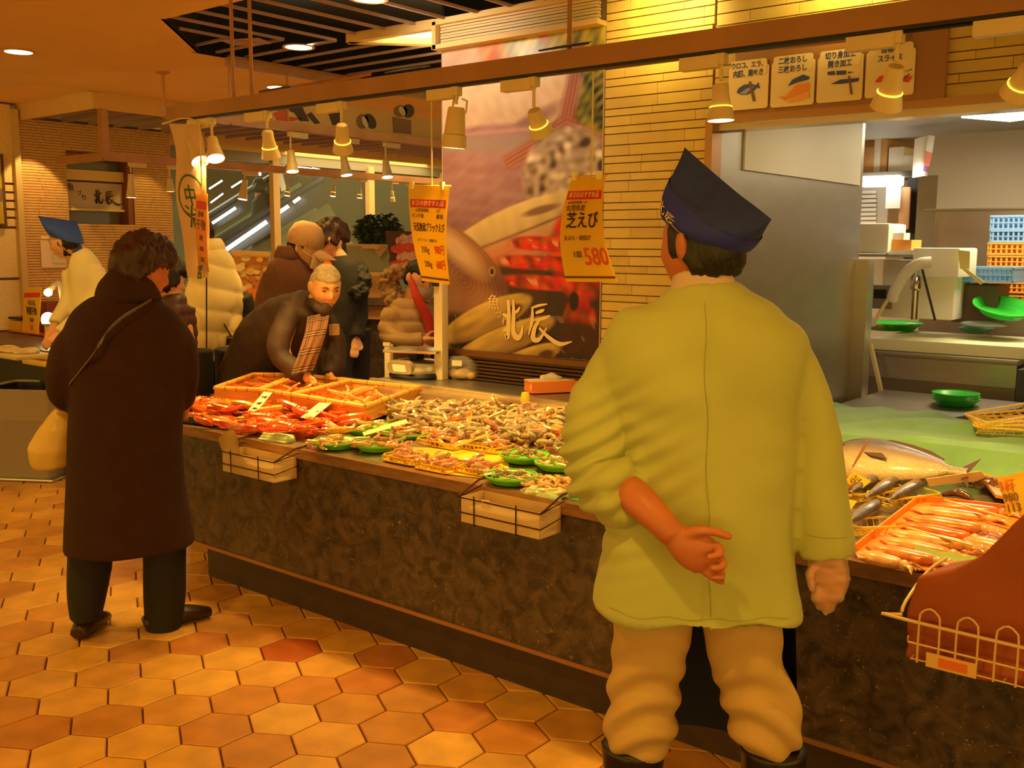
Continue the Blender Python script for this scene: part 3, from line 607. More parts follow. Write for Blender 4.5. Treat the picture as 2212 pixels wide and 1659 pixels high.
def ring(d, x1=.9): return [(x1, 2.706+d), (-4.23+d*.4, 2.706+d), (-5.05+d*.4, 3.526+d*.4), (-5.05+d, 4.09), (x1, 4.09)]
MB().prism(ring(.0), .18, .70).build('front_panel', M_gran, ct, w=True, smooth=False)
kp = [(.9, 2.756), (-4.11, 2.756), (-4.93, 3.576), (-4.93, 4.09), (.9, 4.09)]
MB().prism(kp, 0, .185).build('kick_base', mat('kick_board', (.045, .022, .014), .55, var=.2, vs=14), ct, w=True, smooth=False)
MB().prism([(x, y-.004*(y < 3)) for x, y in ring(-.004)], .166, .182).build('lower_trim', mat('bronze_trim', (.34, .17, .09), .38, .4), ct, w=True, smooth=False)
lp = ring(-.012); li = ring(.03)
MB().bar((.9, 2.716, .718), (-4.236, 2.716, .718), .045, .042).bar((-4.236, 2.716, .718), (-5.05, 3.53, .718), .045, .042).bar((-5.045, 3.53, .718), (-5.045, 4.09, .718), .045, .042).build('edge_lip', M_lip, ct, w=True)
MB().prism([(.9, 2.725), (-4.22, 2.725), (-5.03, 3.53), (-5.03, 4.09), (.9, 4.09)], .695, .712).build('deck_base', M_dsteel, ct, w=True, smooth=False)
def bed(y): return .735+(y-2.73)*.092
def onbed(px, py, h=0):
    z = .78+h
    for _ in range(8): p = at(px, py, Z=z); z = bed(min(max(p.y, 2.73), 3.7))+h
    return p
MB().add([(.9, 2.73, bed(2.73)), (-4.22, 2.73, bed(2.73)), (-4.96, 3.50, bed(3.5)), (-4.96, 3.66, bed(3.66)), (.9, 3.66, bed(3.66)), (.9, 2.73, .70), (-4.22, 2.73, .70), (-4.96, 3.5, .70), (-4.96, 3.66, .7), (.9, 3.66, .7)], [(0, 1, 2, 3, 4), (0, 5, 6, 1), (1, 6, 7, 2), (2, 7, 8, 3), (3, 8, 9, 4), (4, 9, 5, 0)]).build('display_bed', mat('wet_steel_bed', (.42, .36, .27), .28, .7, var=.25, vs=9), ct, w=True, smooth=False)
M_gold = mat('brushed_ledge', (.74, .62, .42), .3, .85, var=.15, vs=7)
MB().box((-1.55, 3.665, .805), (4.9, .03, .10), bev=.006).box((-1.55, 3.70, .848), (4.9, .075, .02), bev=.006).box((-1.55, 3.74, .868), (4.9, .03, .03), bev=.006).build('back_ledge', M_gold, ct, w=True)
MB().box((-1.55, 3.92, .86), (4.9, .34, .03)).build('back_deck', M_dsteel, ct, w=True)
MB().box((-4.5, 3.88, .79), (1.0, .42, .02)).build('island_shelf', M_dsteel, ct, w=True)
p = at(1110, 862, Y=3.66); MB().box(p, (.16, .05, .03), bev=.005).build('ledge_clip', M_gold, ct, w=True)
MB().lathe([(.0, -.03), (.02, -.03), (.024, 0), (.018, .03), (0, .035)], at(1135, 862, Y=3.62), 12).build('ledge_highlight', mat('yellow_highlight', (.7, .5, .05), .25), ct, w=True)  # highlight on the ledge trim, put in as a small yellow solid
# cream posts, scale, bag of bread, glove box
M_ivory = mat('ivory_plastic', (.72, .62, .40), .4)
t = thing('ivory_post', (-3.87, 3.98, .875), 'tall ivory post with a dark clip standing at the poster edge', 'post')
p0 = at(953, 745, Y=3.98); MB().box((p0.x, 3.98, 1.155), (.062, .05, .56), bev=.006).build('post', M_ivory, t, w=True); MB().box((p0.x-.01, 3.95, 1.405), (.04, .02, .05)).build('clip', M_dark, t, w=True)
t = thing('ivory_stand', (-4.0, 3.9, .80), 'short ivory stand at the left of the weighing scale', 'post')
p1 = at(840, 770, Y=3.92); MB().box((p1.x, 3.92, .93), (.045, .03, .24), bev=.006).box((p1.x, 3.935, .80), (.09, .07, .02)).box((p1.x, 3.905, 1.05), (.05, .012, .02)).build('stand', M_ivory, t, w=True)
sc = at(900, 815, Z=.876); t = thing('weighing_scale', (sc.x, sc.y, .876), 'silver weighing scale with a display and flat steel plate', 'scale')
a = math.radians(22); Rz = Matrix.Rotation(a, 3, 'Z'); MB().lathe([(0, 0), (.15, 0), (.16, .012), (.15, .03), (.13, .045), (0, .05)], (0, 0, 0), 28, Rz, 1, .72).build('base', M_dark, t)
MB().lathe([(.0, .03), (.145, .03), (.15, .05), (.135, .085), (.105, .10), (0, .105)], (0, 0, 0), 28, Rz, 1, .74).build('body', M_steel, t)
MB().box((0, 0, .125), (.06, .06, .04)).build('neck', M_dark, t)
MB().box((.01, 0, .152), (.31, .24, .016), rz=a, bev=.004).build('weighing_plate', M_steel, t)
f = Rz@V(-.05, -.105, 0); n3 = (Rz@V(-.25, -1, 0)).normalized(); fm = frame(f+V(0, 0, .065), V(-n3.y, n3.x, 0), (n3+V(0, 0, 3.2)))
def rr(w_, h_, r, k=5):
    o = []
    for cx, cy, a0 in ((w_/2-r, h_/2-r, 0), (-w_/2+r, h_/2-r, PI/2), (-w_/2+r, -h_/2+r, PI), (w_/2-r, -h_/2+r, 1.5*PI)): o += [(cx+r*math.cos(a0+PI/2*i/k), cy+r*math.sin(a0+PI/2*i/k)) for i in range(k+1)]
    return o
MB().prism(rr(.16, .07, .03), -.02, .012).xf(fm).build('display_panel', mat('panel_silver', (.62, .5, .36), .3, .5), t)
MB().prism(rr(.085, .04, .006), .012, .015).xf(fm).build('screen', mat('lcd', (.75, .62, .24), .3, emit=(.9, .62, .2), es=.35), t)
bp_ = at(1000, 818, Z=.876); t = thing('bread_bag', (bp_.x, bp_.y, .876), 'clear plastic bag of golden rolls with a label beside the scale', 'food bag')
mb = MB().lathe([(.0, 0), (.07, .003), (.10, .03), (.098, .07), (.085, .105), (.05, .13), (0, .135)], (0, 0, 0), 18, None, 1.15, .8); fo = blob(mb, 'bag', mat('clear_film', (.85, .8, .7), .08, alpha=.22, spec=.9), t, .009, 1, fold=lambda c: .006*nz(c, (60, 60, 60), 50))
for i, (x, y, z) in enumerate(((-.05, -.01, .025), (.02, -.02, .032), (.06, .02, .025), (0, .03, .05))): MB().ell((x, y, z), (.052, .036, .026), Matrix.Rotation(i*.9, 3, 'Z')).build('roll', mat('golden_crust', (.72, .40, .10), .45, var=.2, vs=25), t)
MB().box((.03, -.082, .095), (.055, .003, .03), rz=.5).build('label', mat('sticker', (.8, .76, .6), .5), t)
gb = at(1190, 850, Z=.868); t = thing('glove_box', (gb.x, gb.y, .88), 'orange and white box of gloves lying behind the shrimps', 'box')
a = .62; MB().box((0, 0, .028), (.12, .24, .055), rz=-a+.05).build('carton', mat('carton_orange', (.80, .20, .03), .5), t)
MB().box((-.012, 0, .0565), (.094, .235, .004), rz=-a+.05).build('top_label', mat('carton_white', (.75, .6, .36), .5), t)
blob(MB().ell((0, .01, .065), (.022, .06, .02), Matrix.Rotation(-a, 3, 'Z')), 'pulled_glove', mat('glove_film', (.8, .72, .55), .3, alpha=.75), t, .004, 1, fold=lambda c: .004*nz(c, (150, 150, 150), 51))
q_ = Matrix.Rotation(-a+.05, 3, 'Z'); text('size_letter', 'S', .03, mat('print_white', (.9, .85, .7)), t, M4=frame(q_@V(.04, -.1208, .03), q_@V(1, 0, 0), (0, 0, 1)))
# ------------------------------------------------------------------ hanging banner and price cards
M_card = mat('yellow_card', (.95, .68, .06), .5, var=.03, vs=5, transl=.45); M_redp = mat('card_red', (.72, .035, .015), .5); M_ink = mat('ink', (.035, .015, .01), .6); M_inkb = mat('ink_brown', (.20, .08, .02), .6); M_redink = mat('red_ink', (.80, .07, .02), .55); M_wp = mat('card_white', (.85, .75, .5), .5)
def hanging_card(corners, lines, label, bend=.02, dyb=0):
    """corners: pixels top-left, top-right, bottom-left, bottom-right on the rail plane; lines: (u, v, text, size, material, bold, sx)"""
    TL, TR, BL, BR = [at(x, y, Y=RY-.02) for x, y in corners]
    def S(u, v, e=0):
        p = (TL*(1-u)+TR*u)*(1-v)+(BL*(1-u)+BR*u)*v; p = p.copy(); p.y += -bend*math.sin(PI*v)*(1 if bend else 0)+dyb*v; p.y -= e; return p
    t = thing('price_banner', (TL+TR)/2, label, 'price sign', 'yellow price banners hanging from the lamp rail')
    mb = MB().grid(lambda u, v: S(u, v, .0005), 4, 60); g2 = MB().grid(lambda u, v: S(u, v, -.0005), 4, 60); mb.add(g2.v, [f[::-1] for f in g2.f])
    mb.build('sheet', M_card, t, w=True)
    MB().grid(lambda u, v: S(.04+.92*u, .135+.085*v, .002), 4, 4).build('red_band', M_redp, t, w=True)
    MB().grid(lambda u, v: S(u, .945+.022*v, .002), 4, 2).build('footer_band', M_inkb, t, w=True)
    w_ = (TR-TL).length; h_ = (BL-TL).length; O = WL(t)
    for u, v, s_, sz, m, b, sx in lines:
        text('lettering', s_, sz, m, t, fn=lambda x, y, z, u=u, v=v: S(u+x/w_, v-y/h_, .0038+z)-O, bold=b, sx=sx)
    top = (TL+TR)/2
    MB().tube([TL+V(-.01, -.002, .004), TR+V(.01, -.002, .004)], .0035).build('hanger_bar', M_card, t, w=True)
    MB().lathe([(.0035, 0), (.0035, 2.20-top.z)], (top.x, RY-.0, top.z), 8).build('hanging_rod', M_lamp, t, w=True)
    for q in (.12, .85): MB().box(TL.lerp(TR, q)+V(0, -.006, .004), (.018, .014, .03)).build('clip', mat('clip_yellow', (.9, .75, .25), .3), t, w=True)
    return t
hanging_card([(882, 402), (971, 404), (905, 607), (964, 615)], [
    (.5, .178, '本日のおすすめ品', .0235, mat('card_lettering', (.95, .6, .35)), .0004, 1.0), (.36, .25, '※消費期限', .017, M_inkb, 0, 1), (.78, .25, '1/7', .019, M_inkb, 0, 1), (.24, .31, 'インド産', .019, M_inkb, .0002, 1), (.83, .31, '解凍', .02, M_inkb, .0004, 1),
    (.53, .43, '天然無頭ブラックえび', .038, M_ink, .0004, .52), (.46, .56, 'エビフライ・塩焼きに', .014, M_inkb, 0, 1), (.36, .66, '350g', .034, M_inkb, .0002, .85), (.80, .655, '980円', .044, M_redink, .0006, .62), (.38, .81, '200g', .034, M_inkb, .0002, .85), (.80, .81, '680円', .044, M_redink, .0006, .62)],
    'yellow price banner reading 350g 980 yen hanging left of the fish poster', dyb=.02)
hanging_card([(1235, 384), (1308, 381), (1258, 607), (1368, 608)], [
    (.5, .178, '本日のおすすめ品', .0235, MATS['card_lettering'], .0004, .62), (.36, .25, '※消費期限 1/7', .012, M_inkb, 0, 1), (.34, .305, '佐賀県産', .024, M_inkb, .0002, .72),
    (.52, .43, '芝えび', .062, M_ink, .0009, .60), (.40, .59, '天ぷら・唐揚げ', .019, M_inkb, .0002, .66), (.36, .745, '1皿', .027, M_inkb, .0004, .7), (.74, .77, '580', .085, M_redink, .0008, .58)],
    'yellow price banner reading 580 hanging before the strip-tiled wall', bend=.05, dyb=-.10)
# white cloth banner at the rail end
t = thing('cloth_banner', at(400, 262, Y=RY), 'long white cloth banner with green characters at the left end of the rail', 'banner')
BT = [at(x, y, Y=RY-.02) for x, y in ((365, 266), (436, 270), (418, 600), (468, 600))]
def SB(u, v, e=0):
    p = (BT[0]*(1-u)+BT[1]*u)*(1-v)+(BT[2]*(1-u)+BT[3]*u)*v; p = p.copy(); p.y += .012*math.sin(u*5+v*7)+.01*math.sin(v*11)-.03*v-e; return p
mb = MB().grid(lambda u, v: SB(u, v, .001), 8, 26); g2 = MB().grid(lambda u, v: SB(u, v, -.001), 8, 26); mb.add(g2.v, [f[::-1] for f in g2.f]); mb.build('cloth', mat('banner_cloth', (.85, .62, .38), .8, var=.05, vs=6, transl=.4), t, w=True)
MB().tube([BT[0]+V(-.06, 0, .0), BT[0].lerp(BT[1], .5)+V(0, 0, .03), BT[1]+V(.02, 0, .0)], .006, sub=4).build('rod', M_lamp, t, w=True)
Mgr = mat('banner_green', (.05, .13, .035), .7); O = WL(t); bw = (BT[1]-BT[0]).length; bh = (BT[2]-BT[0]).length
MB().grid(lambda u, v: SB(.55+(.36+.04*v)*math.cos(2*PI*u), .475+(.36+.04*v)*math.sin(2*PI*u)*bw/bh*1.05, .004), 28, 1).build('circle_mark', Mgr, t, w=True)
for ch, u, v, s_ in (('中', .54, .475, .115), ('治', .48, .615, .13), ('ろ', .66, .70, .085), ('に', .66, .765, .085), ('仁', .66, .835, .09), ('上', .66, .90, .08), ('店', .64, .965, .09)):
    text('character', ch, s_, Mgr, t, fn=lambda x, y, z, u=u, v=v: SB(u+x/bw, v-y/bh, .004+z)-O, bold=.0012, sx=.85)
t = thing('slim_price_banner', at(440, 415, Y=RY), 'narrow orange price banner hanging in front of the white cloth banner', 'price sign')
NB = [at(x, y, Y=RY-.06) for x, y in ((424, 414), (449, 418), (430, 582), (452, 588))]
def SN(u, v, e=0):
    p = (NB[0]*(1-u)+NB[1]*u)*(1-v)+(NB[2]*(1-u)+NB[3]*u)*v; p = p.copy(); p.y -= .01*math.sin(v*3)+e; return p
mb = MB().grid(lambda u, v: SN(u, v, .001), 2, 10); g2 = MB().grid(lambda u, v: SN(u, v, -.001), 2, 10); mb.add(g2.v, [f[::-1] for f in g2.f]); mb.build('sheet', mat('orange_card', (.75, .38, .10), .6, transl=.4), t, w=True)
MB().grid(lambda u, v: SN(.06+.9*u, .11+.1*v, .003), 2, 2).build('red_band', M_redp, t, w=True); MB().grid(lambda u, v: SN(u, .95+.03*v, .003), 2, 1).build('footer_band', M_inkb, t, w=True)
MB().tube([NB[0].lerp(NB[1], .5)+V(0, .0, .33), NB[0].lerp(NB[1], .5)], .004).build('hanging_rod', M_lamp, t, w=True)
O2 = WL(t); nw = (NB[1]-NB[0]).length; nh = (NB[2]-NB[0]).length
for v, s_, tx in ((.28, .03, '産地'), (.42, .055, '干物'), (.58, .03, '3枚'), (.72, .032, '450'), (.86, .03, '280')): text('lettering', tx, s_, M_inkb, t, fn=lambda x, y, z, v=v: SN(.5+x/nw, v-y/nh, .003+z)-O2, bold=.0006, sx=.75)
# ================================================================== SEAFOOD
M_shr = mat('shrimp_shell', (.6, .4, .2), .28, objcol=True, var=.22, vs=60, spec=.6, coat=.3)
M_shv = mat('shrimp_shell_mass', (.6, .4, .2), .28, attr='Col', var=.22, vs=60, spec=.6, coat=.3)
def shrimp_mesh(name, curl, L=.082, r=.0115, feel=.05, head=1.15, claws=False):
    """a shrimp lying on its side: curled segmented body, tail fan, legs, feelers"""
    mb = MB(); n = 9; P = []; Rr = []; a = .3; x = y = 0
    for i in range(n):
        P.append((x, y, 0)); t = i/(n-1); Rr.append((r*(head*.55+.6*math.sin(min(1, t*3.2)*PI/2))*(1-.55*t), r*.8*(1-.5*t)+.001)); s = L/(n-1); a -= curl/(n-1)*(.4+1.2*t); x += s*math.cos(a); y += s*math.sin(a)
    pth = []; rad = []
    for i in range(n-1):
        p, q = np.array(P[i]), np.array(P[i+1]); pth += [p, p*.25+q*.75]; rad += [Rr[i], (Rr[i][0]*.86, Rr[i][1]*.86)]
    pth.append(P[-1]); rad.append((.0012, .0012)); mb.loft(pth, rad, n=6, hint=(0, 0, 1), sub=1)
    p = V(P[-1]); d = (V(P[-1])-V(P[-2])).normalized(); s = V(-d.y, d.x, 0)
    for k in (-.7, 0, .7):
        e = (d+s*k).normalized()*L*.14; w_ = V(-e.y, e.x, 0)*.26; mb.slab([p, p+e*.7+w_, p+e, p+e*.7-w_], .0008, (0, 0, 1))
    h = V(P[0])
    for k, (u, v) in enumerate(((-1, .3), (-.8, .75), (-.9, -.1))): e = h+V(u, v, .1)*feel*(1-.2*k); m_ = h+V(u*.5, v*.3+.1, .12)*feel; mb.slab([h, m_, e, m_+V(0, .0012, 0)], .0006, (0, 0, 1))
    for k in range(4):
        q = V(P[k+1]); t_ = (V(P[k+2])-V(P[k+1])).normalized(); o_ = V(t_.y, -t_.x, 0)*-1; o_ = V(t_.y, -t_.x, 0); mb.slab([q, q+o_*r*1.5+t_*-.002, q+o_*r*1.5], .0007, (0, 0, 1))
    if claws:
        for sd in (-1, 1): mb.loft([h, h+V(-L*.28, sd*.012, .003), h+V(-L*.62, sd*.008, .0)], [.0022, .0035, .0008], n=5, sub=1)
    me = mb.mesh(name, True); return mb, me
SHR = [shrimp_mesh('shrimp', c) for c in (.9, 1.9, 2.8, 3.6)]; PRW = [shrimp_mesh('red_prawn', c, .135, .018, .05, 1.25, True) for c in (.35, .8, 1.4)]
for _, me in SHR+PRW: me.materials.append(M_shr)
mass = {'v': MB(), 'c': []}; NSH = [0]; NPR = [0]
def drop(kind, p, col, label, group, cat='shrimp', tilt=.35, sc=1.0, stuff=False, rz=None, rr_=rt):
    mb, me = rr_.choice(SHR if kind == 's' else PRW); k = rr_.uniform(.85, 1.12)*sc; c = tuple(min(1, max(.01, q*rr_.uniform(.8, 1.18))) for q in col)
    R = Euler((rr_.uniform(-tilt, tilt)+(PI if rr_.random() < .4 else 0), rr_.uniform(-tilt, tilt), rr_.uniform(0, 6.28) if rz is None else rz+rr_.uniform(-.35, .35)))
    if stuff:
        Mx = Matrix.Translation(p) @ R.to_matrix().to_4x4() @ Matrix.Scale(k, 4); mass['v'].add([Mx@V(v) for v in mb.v], mb.f); mass['c'] += [c]*len(mb.f); return
    o = bpy.data.objects.new('shrimp' if kind == 's' else 'red_prawn', me); C.objects.link(o); o.location = p; o.rotation_euler = R; o.scale = (k, k, k); o.color = (*c, 1); tag(o, label, cat, group)
    (NSH if kind == 's' else NPR)[0] += 1; return o
def poly_in(px, py, P): return inside(px, py, P)
GREY = (.46, .33, .20); PINK = (.66, .33, .17); TAN = (.66, .42, .18); ORG = (.85, .34, .08); REDC = (.80, .11, .02)
# ---- baskets
Mgb = mat('green_plastic', (.18, .62, .05), .35, spec=.5); Myb = mat('yellow_plastic', (.95, .62, .03), .35); Mob = mat('orange_plastic', (.85, .30, .03), .4); Mbg = mat('bright_green_plastic', (.04, .55, .05), .3)
def ribbed_bowl(r, h, m, parent, ry=1, name='bowl', c=(0, 0, 0), n=28):
    MB().lathe([(0, 0), (r*.72, 0), (r*.78, .004), (r*.95, h*.9), (r, h), (r*1.04, h), (r*1.04, h-.004), (r*.99, h-.006), (r*.97, h*.85), (r*.76, -.004), (0, -.004)], (c[0], c[1], c[2]+.004), n, None, 1, ry).build(name, m, parent)
    MB().lathe([(r*.99, h-.005), (r*1.05, h-.004), (r*1.05, h+.003), (r*.99, h+.003)], (c[0], c[1], c[2]+.004), n, None, 1, ry, cap=False).build('rim', m, parent)
    for k in range(14): a = 2*PI*k/14; MB().bar((c[0]+r*.79*math.cos(a), c[1]+r*.79*math.sin(a)*ry, c[2]+.006), (c[0]+r*.98*math.cos(a), c[1]+r*.98*math.sin(a)*ry, c[2]+h), .003).build('rib', m, parent)
def basket(px, py, wpx, m, label, cname, n, col, food, h=.022, sc=1.0, shape='round', group=None):
    p = onbed(px, py, .02); d = proj(p)[2]; r = wpx/2/FPX*d; z = bed(p.y)+.001
    t = thing('%s_basket' % cname, (p.x, p.y, z), label, 'basket', group or '%s plastic baskets of shrimps' % cname)
    if shape == 'round': ribbed_bowl(r, h, m, t)
    else:
        a = r*.95; b = r*.62; MB().prism(rr(2*a, 2*b, .02), 0, .004).build('floor_sheet', m, t)
        MB().loft([(x, y, h*.55) for x, y in rr(2*a, 2*b, .02)+[rr(2*a, 2*b, .02)[0]]], [(.0025, h*.5)]*25, n=6, hint=(0, 0, 1), sub=1, cap=False)
        q = rr(2*a, 2*b, .03, 3)
        for k in range(len(q)): u, v = q[k], q[(k+1) % len(q)]; MB().bar((u[0], u[1], h), (v[0]+1e-5, v[1], h), .005).build('rim', m, t)
        for k in range(18):
            u = k/18; x = -a+2*a*((k % 9)+.5)/9; s = -1 if k < 9 else 1; MB().bar((x, s*b*.93, .002), (x, s*b, h), .004).build('rib', m, t)
    rr2 = random.Random(int(px*7+py))
    for k in range(int(n*1.2)):
        a = rr2.uniform(0, 6.28); q = math.sqrt(rr2.random())*(r*.80); yy = q*math.sin(a)*(1 if shape == 'round' else .7); hh = .012+.034*(1-(q/r)**2)*rr2.uniform(.3, 1)
        drop('s', V(p.x+q*math.cos(a), p.y+yy, z+hh), col, 'small shrimp heaped in %s' % food, 'shrimps in %s' % food, sc=sc, rr_=rr2)
    return t
basket(800, 925, 108, Mgb, 'round green basket of pale shrimps touching the price strip, far left one', 'green', 16, TAN, 'the green basket under the long price strip')
basket(878, 936, 104, Mgb, 'round green basket of shrimps at the right end of the price strip', 'green', 16, PINK, 'the green basket right of the price strip')
basket(728, 955, 102, Mgb, 'leftmost round green basket of shrimps near the counter edge', 'green', 16, TAN, 'the leftmost green basket')
basket(817, 960, 104, Mgb, 'green basket of pink shrimps in the second row beside the leftmost basket', 'green', 16, PINK, 'the second green basket from the left')
basket(1133, 985, 104, Mgb, 'green basket of tiny shrimps in the middle right of the counter', 'green', 22, (.5, .30, .13), 'the middle right green basket', sc=.55)
basket(1204, 1002, 96, Mgb, 'green basket of pale shrimps partly behind the yellow green sleeve', 'green', 16, (.75, .46, .2), 'the green basket by the sleeve', sc=.7)
basket(1104, 1030, 112, Mgb, 'green basket of tiny grey shrimps at the counter edge above the wire holder', 'green', 22, GREY, 'the green basket at the edge', sc=.6)
basket(880, 985, 104, Myb, 'yellow basket of pink shrimps, leftmost of the yellow row', 'yellow', 15, PINK, 'the leftmost yellow basket', shape='sq')
basket(950, 1002, 104, Myb, 'yellow basket of pink shrimps, middle of the yellow row at the edge', 'yellow', 15, PINK, 'the middle yellow basket', shape='sq')
basket(1034, 1008, 104, Myb, 'yellow basket of pale pink shrimps, rightmost of the yellow row', 'yellow', 15, PINK, 'the rightmost yellow basket', shape='sq')
basket(965, 950, 124, Myb, 'yellow basket of shrimps holding a slanted price strip', 'yellow', 16, (.7, .38, .16), 'the yellow basket with the price strip', shape='sq')
basket(1055, 960, 110, Myb, 'yellow basket of pink shrimps right of the slanted price strip', 'yellow', 15, PINK, 'the yellow basket right of the price strip', shape='sq')
for px, py, w_, lb in ((988, 918, 74, 'ribbed orange scoop basket standing in the grey shrimp heap'), (1228, 905, 90, 'orange basket behind the shrimp heap near the green sleeve'), (1228, 945, 100, 'orange tray beside the sleeve in the shrimp heap')):
    p = onbed(px, py, .045); t = thing('orange_basket', (p.x, p.y, bed(p.y)+.02), lb, 'basket', 'orange baskets in the shrimp heap'); r = w_/2/FPX*proj(p)[2]
    R = Euler((.5, -.35, .4)).to_matrix(); MB().prism(rr(2*r, 1.5*r, .015), 0, .005).xf(R.to_4x4()).build('base', Mob, t)
    for k in range(9): x = -r*.9+1.8*r*k/8; MB().bar(R@V(x, -.7*r, .006), R@V(x, .7*r, .006), .004).build('rib', Mob, t)
    q = rr(2*r, 1.5*r, .015, 2)
    for k in range(len(q)): u, v = q[k], q[(k+1) % len(q)]; MB().bar(R@V(u[0], u[1], .018), R@V(v[0]+1e-5, v[1], .018), .004, .03).build('side_wall', Mob, t)
t = thing('yellow_mat', onbed(960, 985), 'yellow plastic sheet lying under the yellow shrimp baskets', 'mat'); MB().slab([onbed(x, y, .002) for x, y in ((836, 985), (900, 938), (1000, 948), (1098, 968), (1100, 1040), (960, 1024))], .002, (0, 0, 1)).build('sheet', Myb, t, w=True)
# ---- loose heaps of grey shrimps
HEAP = [(842, 878), (940, 868), (1235, 890), (1262, 960), (1200, 962), (1100, 942), (1010, 960), (960, 940), (905, 912), (860, 900)]
rh = random.Random(5); pts = []
tries = 0
while len(pts) < 620 and tries < 20000:
    tries += 1; x = rh.uniform(835, 1262); y = rh.uniform(868, 965)
    if not inside(x, y, HEAP): continue
    pts.append((x, y))
nobj = 0
for (x, y) in pts:
    hgt = .012+.045*rh.random(); p = onbed(x, y, hgt); mid = 300-NSH[0]
    c = rh.choice([GREY, (.52, .38, .22), (.62, .36, .18), (.36, .25, .15)])
    lb_ = 'grey brown shrimp in the %s of the big loose heap' % ('left part', 'middle', 'right part')[(x > 980)+(x > 1110)]
    drop('s', p, c, lb_, lb_.replace('shrimp in', 'shrimps in'), sc=1.15, stuff=not (hgt > .028 and mid > 0), tilt=.6, rr_=rh)
for k in range(110):
    x = rh.uniform(1138, 1262); y = rh.uniform(1032, 1062)
    p = onbed(x, y, .004+.02*rh.random()); drop('s', p, (.72, .44, .16), '', '', sc=.7, stuff=True, rr_=rh)
p = onbed(1000, 910); mm = MB(); hm_pts = [onbed(x, y, 0) for x, y in HEAP]
MB().prism([(q.x, q.y) for q in hm_pts], .74, .822).build('x', None)  # heap core, replaced just below
bpy.data.objects.remove(bpy.data.objects['x'])
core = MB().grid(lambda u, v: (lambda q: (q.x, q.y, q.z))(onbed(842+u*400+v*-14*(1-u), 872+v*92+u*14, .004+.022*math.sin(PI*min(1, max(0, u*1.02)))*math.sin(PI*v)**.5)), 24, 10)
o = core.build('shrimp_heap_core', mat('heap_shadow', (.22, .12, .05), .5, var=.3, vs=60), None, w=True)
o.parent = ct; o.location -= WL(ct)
# ---- red prawns on the left end trays
Mtr = mat('black_tray', (.02, .018, .018), .3)
for px, py, w_, d_, rz, lb in ((455, 905, .34, .2, .2, 'black tray of red prawns at the left corner of the counter'), (505, 872, .42, .16, .35, 'black tray standing behind the red prawns'), (600, 905, .62, .25, -.05, 'wide black tray under the red prawns with two price cards')):
    p = onbed(px, py, .01); t = thing('black_tray', (p.x, p.y, bed(p.y)+.004), lb, 'tray', 'black trays of red prawns', rz=rz)
    MB().prism(rr(w_, d_, .02), 0, .004).build('base', Mtr, t)
    q = rr(w_, d_, .02, 2)
    for k in range(len(q)): u, v = q[k], q[(k+1) % len(q)]; MB().bar((u[0], u[1], .014), (v[0]+1e-5, v[1], .014), .004, .028).build('side_wall', Mtr, t)
RP = [(402, 862), (470, 858), (560, 872), (640, 858), (770, 880), (778, 905), (720, 932), (620, 938), (470, 925), (420, 900)]
for k in range(150):
    while True:
        x = rh.uniform(400, 780); y = rh.uniform(858, 938)
        if inside(x, y, RP): break
    g = rh.choice([REDC, (.85, .20, .03), (.9, .30, .05), (.72, .07, .015)]); p = onbed(x, y, .02+.035*rh.random())
    lb_ = ('red prawn in the left corner pile', 'red prawn around the left white price card', 'red prawn around the right white price card')[(x > 520)+(x > 650)]
    drop('p', p, g, lb_, lb_.replace('red prawn', 'red prawns'), cat='prawn', rz=rh.choice([.35, 3.5]), sc=1.05, tilt=.3, rr_=rh)
# ---- wooden crates
Mbam = mat('bamboo', (.74, .34, .06), .45, var=.18, vs=6, stretch=(1, 1, 12))
Mbn = mat('bamboo_node', (.38, .14, .03), .5)
def crate(pix, label, n, cols, big=False):
    Z1 = .872; P = [at(x, y, Z=Z1) for x, y in pix]; c = sum(P, V(0, 0, 0))/4; z0 = max(.80, bed(min(3.66, min(p.y for p in P)))); t = thing('shrimp_crate', (c.x, c.y, z0), label, 'crate', 'wooden crates of red shrimps')
    Q = [p-V(c.x, c.y, z0) for p in P]; MB().slab([V(q.x, q.y, 0) for q in Q], .006, (0, 0, 1)).build('base', Mbam, t)
    for i in range(4):
        a, b = Q[i], Q[(i+1) % 4]; MB().bar(V(a.x, a.y, (Z1-z0)/2), V(b.x, b.y, (Z1-z0)/2), .012, Z1-z0-.004).build('side_panel', Mbam, t); MB().tube([a, b], .013, 8).build('rim', Mbam, t)
        for k in (.25, .5, .75): q = a.lerp(b, k); d = (b-a).normalized(); MB().tube([q-d*.003, q+d*.003], .0142, 8).build('bamboo_joint', Mbn, t)
    for k in range(n):
        u, v = rh.uniform(.1, .9), rh.uniform(.12, .88); q = (P[0]*(1-u)+P[1]*u)*(1-v)+(P[3]*(1-u)+P[2]*u)*v; q.z = z0+.012+.035*rh.random()
        drop('p', q, rh.choice(cols), 'orange red prawn lying in %s' % label.replace('bamboo edged crate of ', 'the crate of '), 'prawns in %s' % label[:40], cat='prawn', sc=.8, tilt=.5, rr_=rh)
crate([(465, 838), (548, 809), (640, 810), (560, 842)], 'bamboo edged crate of orange shrimps, leftmost of three', 26, [(.75, .16, .03), (.8, .22, .04)])
crate([(562, 842), (654, 811), (757, 822), (630, 853)], 'bamboo edged crate of orange shrimps, middle of three', 28, [(.85, .22, .05), (.9, .3, .07)])
crate([(633, 853), (759, 823), (908, 837), (788, 879)], 'bamboo edged crate of orange shrimps, rightmost beside the grey heap', 34, [(.85, .24, .05), (.85, .35, .12)])
o = mass['v'].build('small_shrimp_mass', M_shv, None); tag(o, 'dense heap of small shrimps filling the counter between baskets', 'shrimp', kind='stuff')
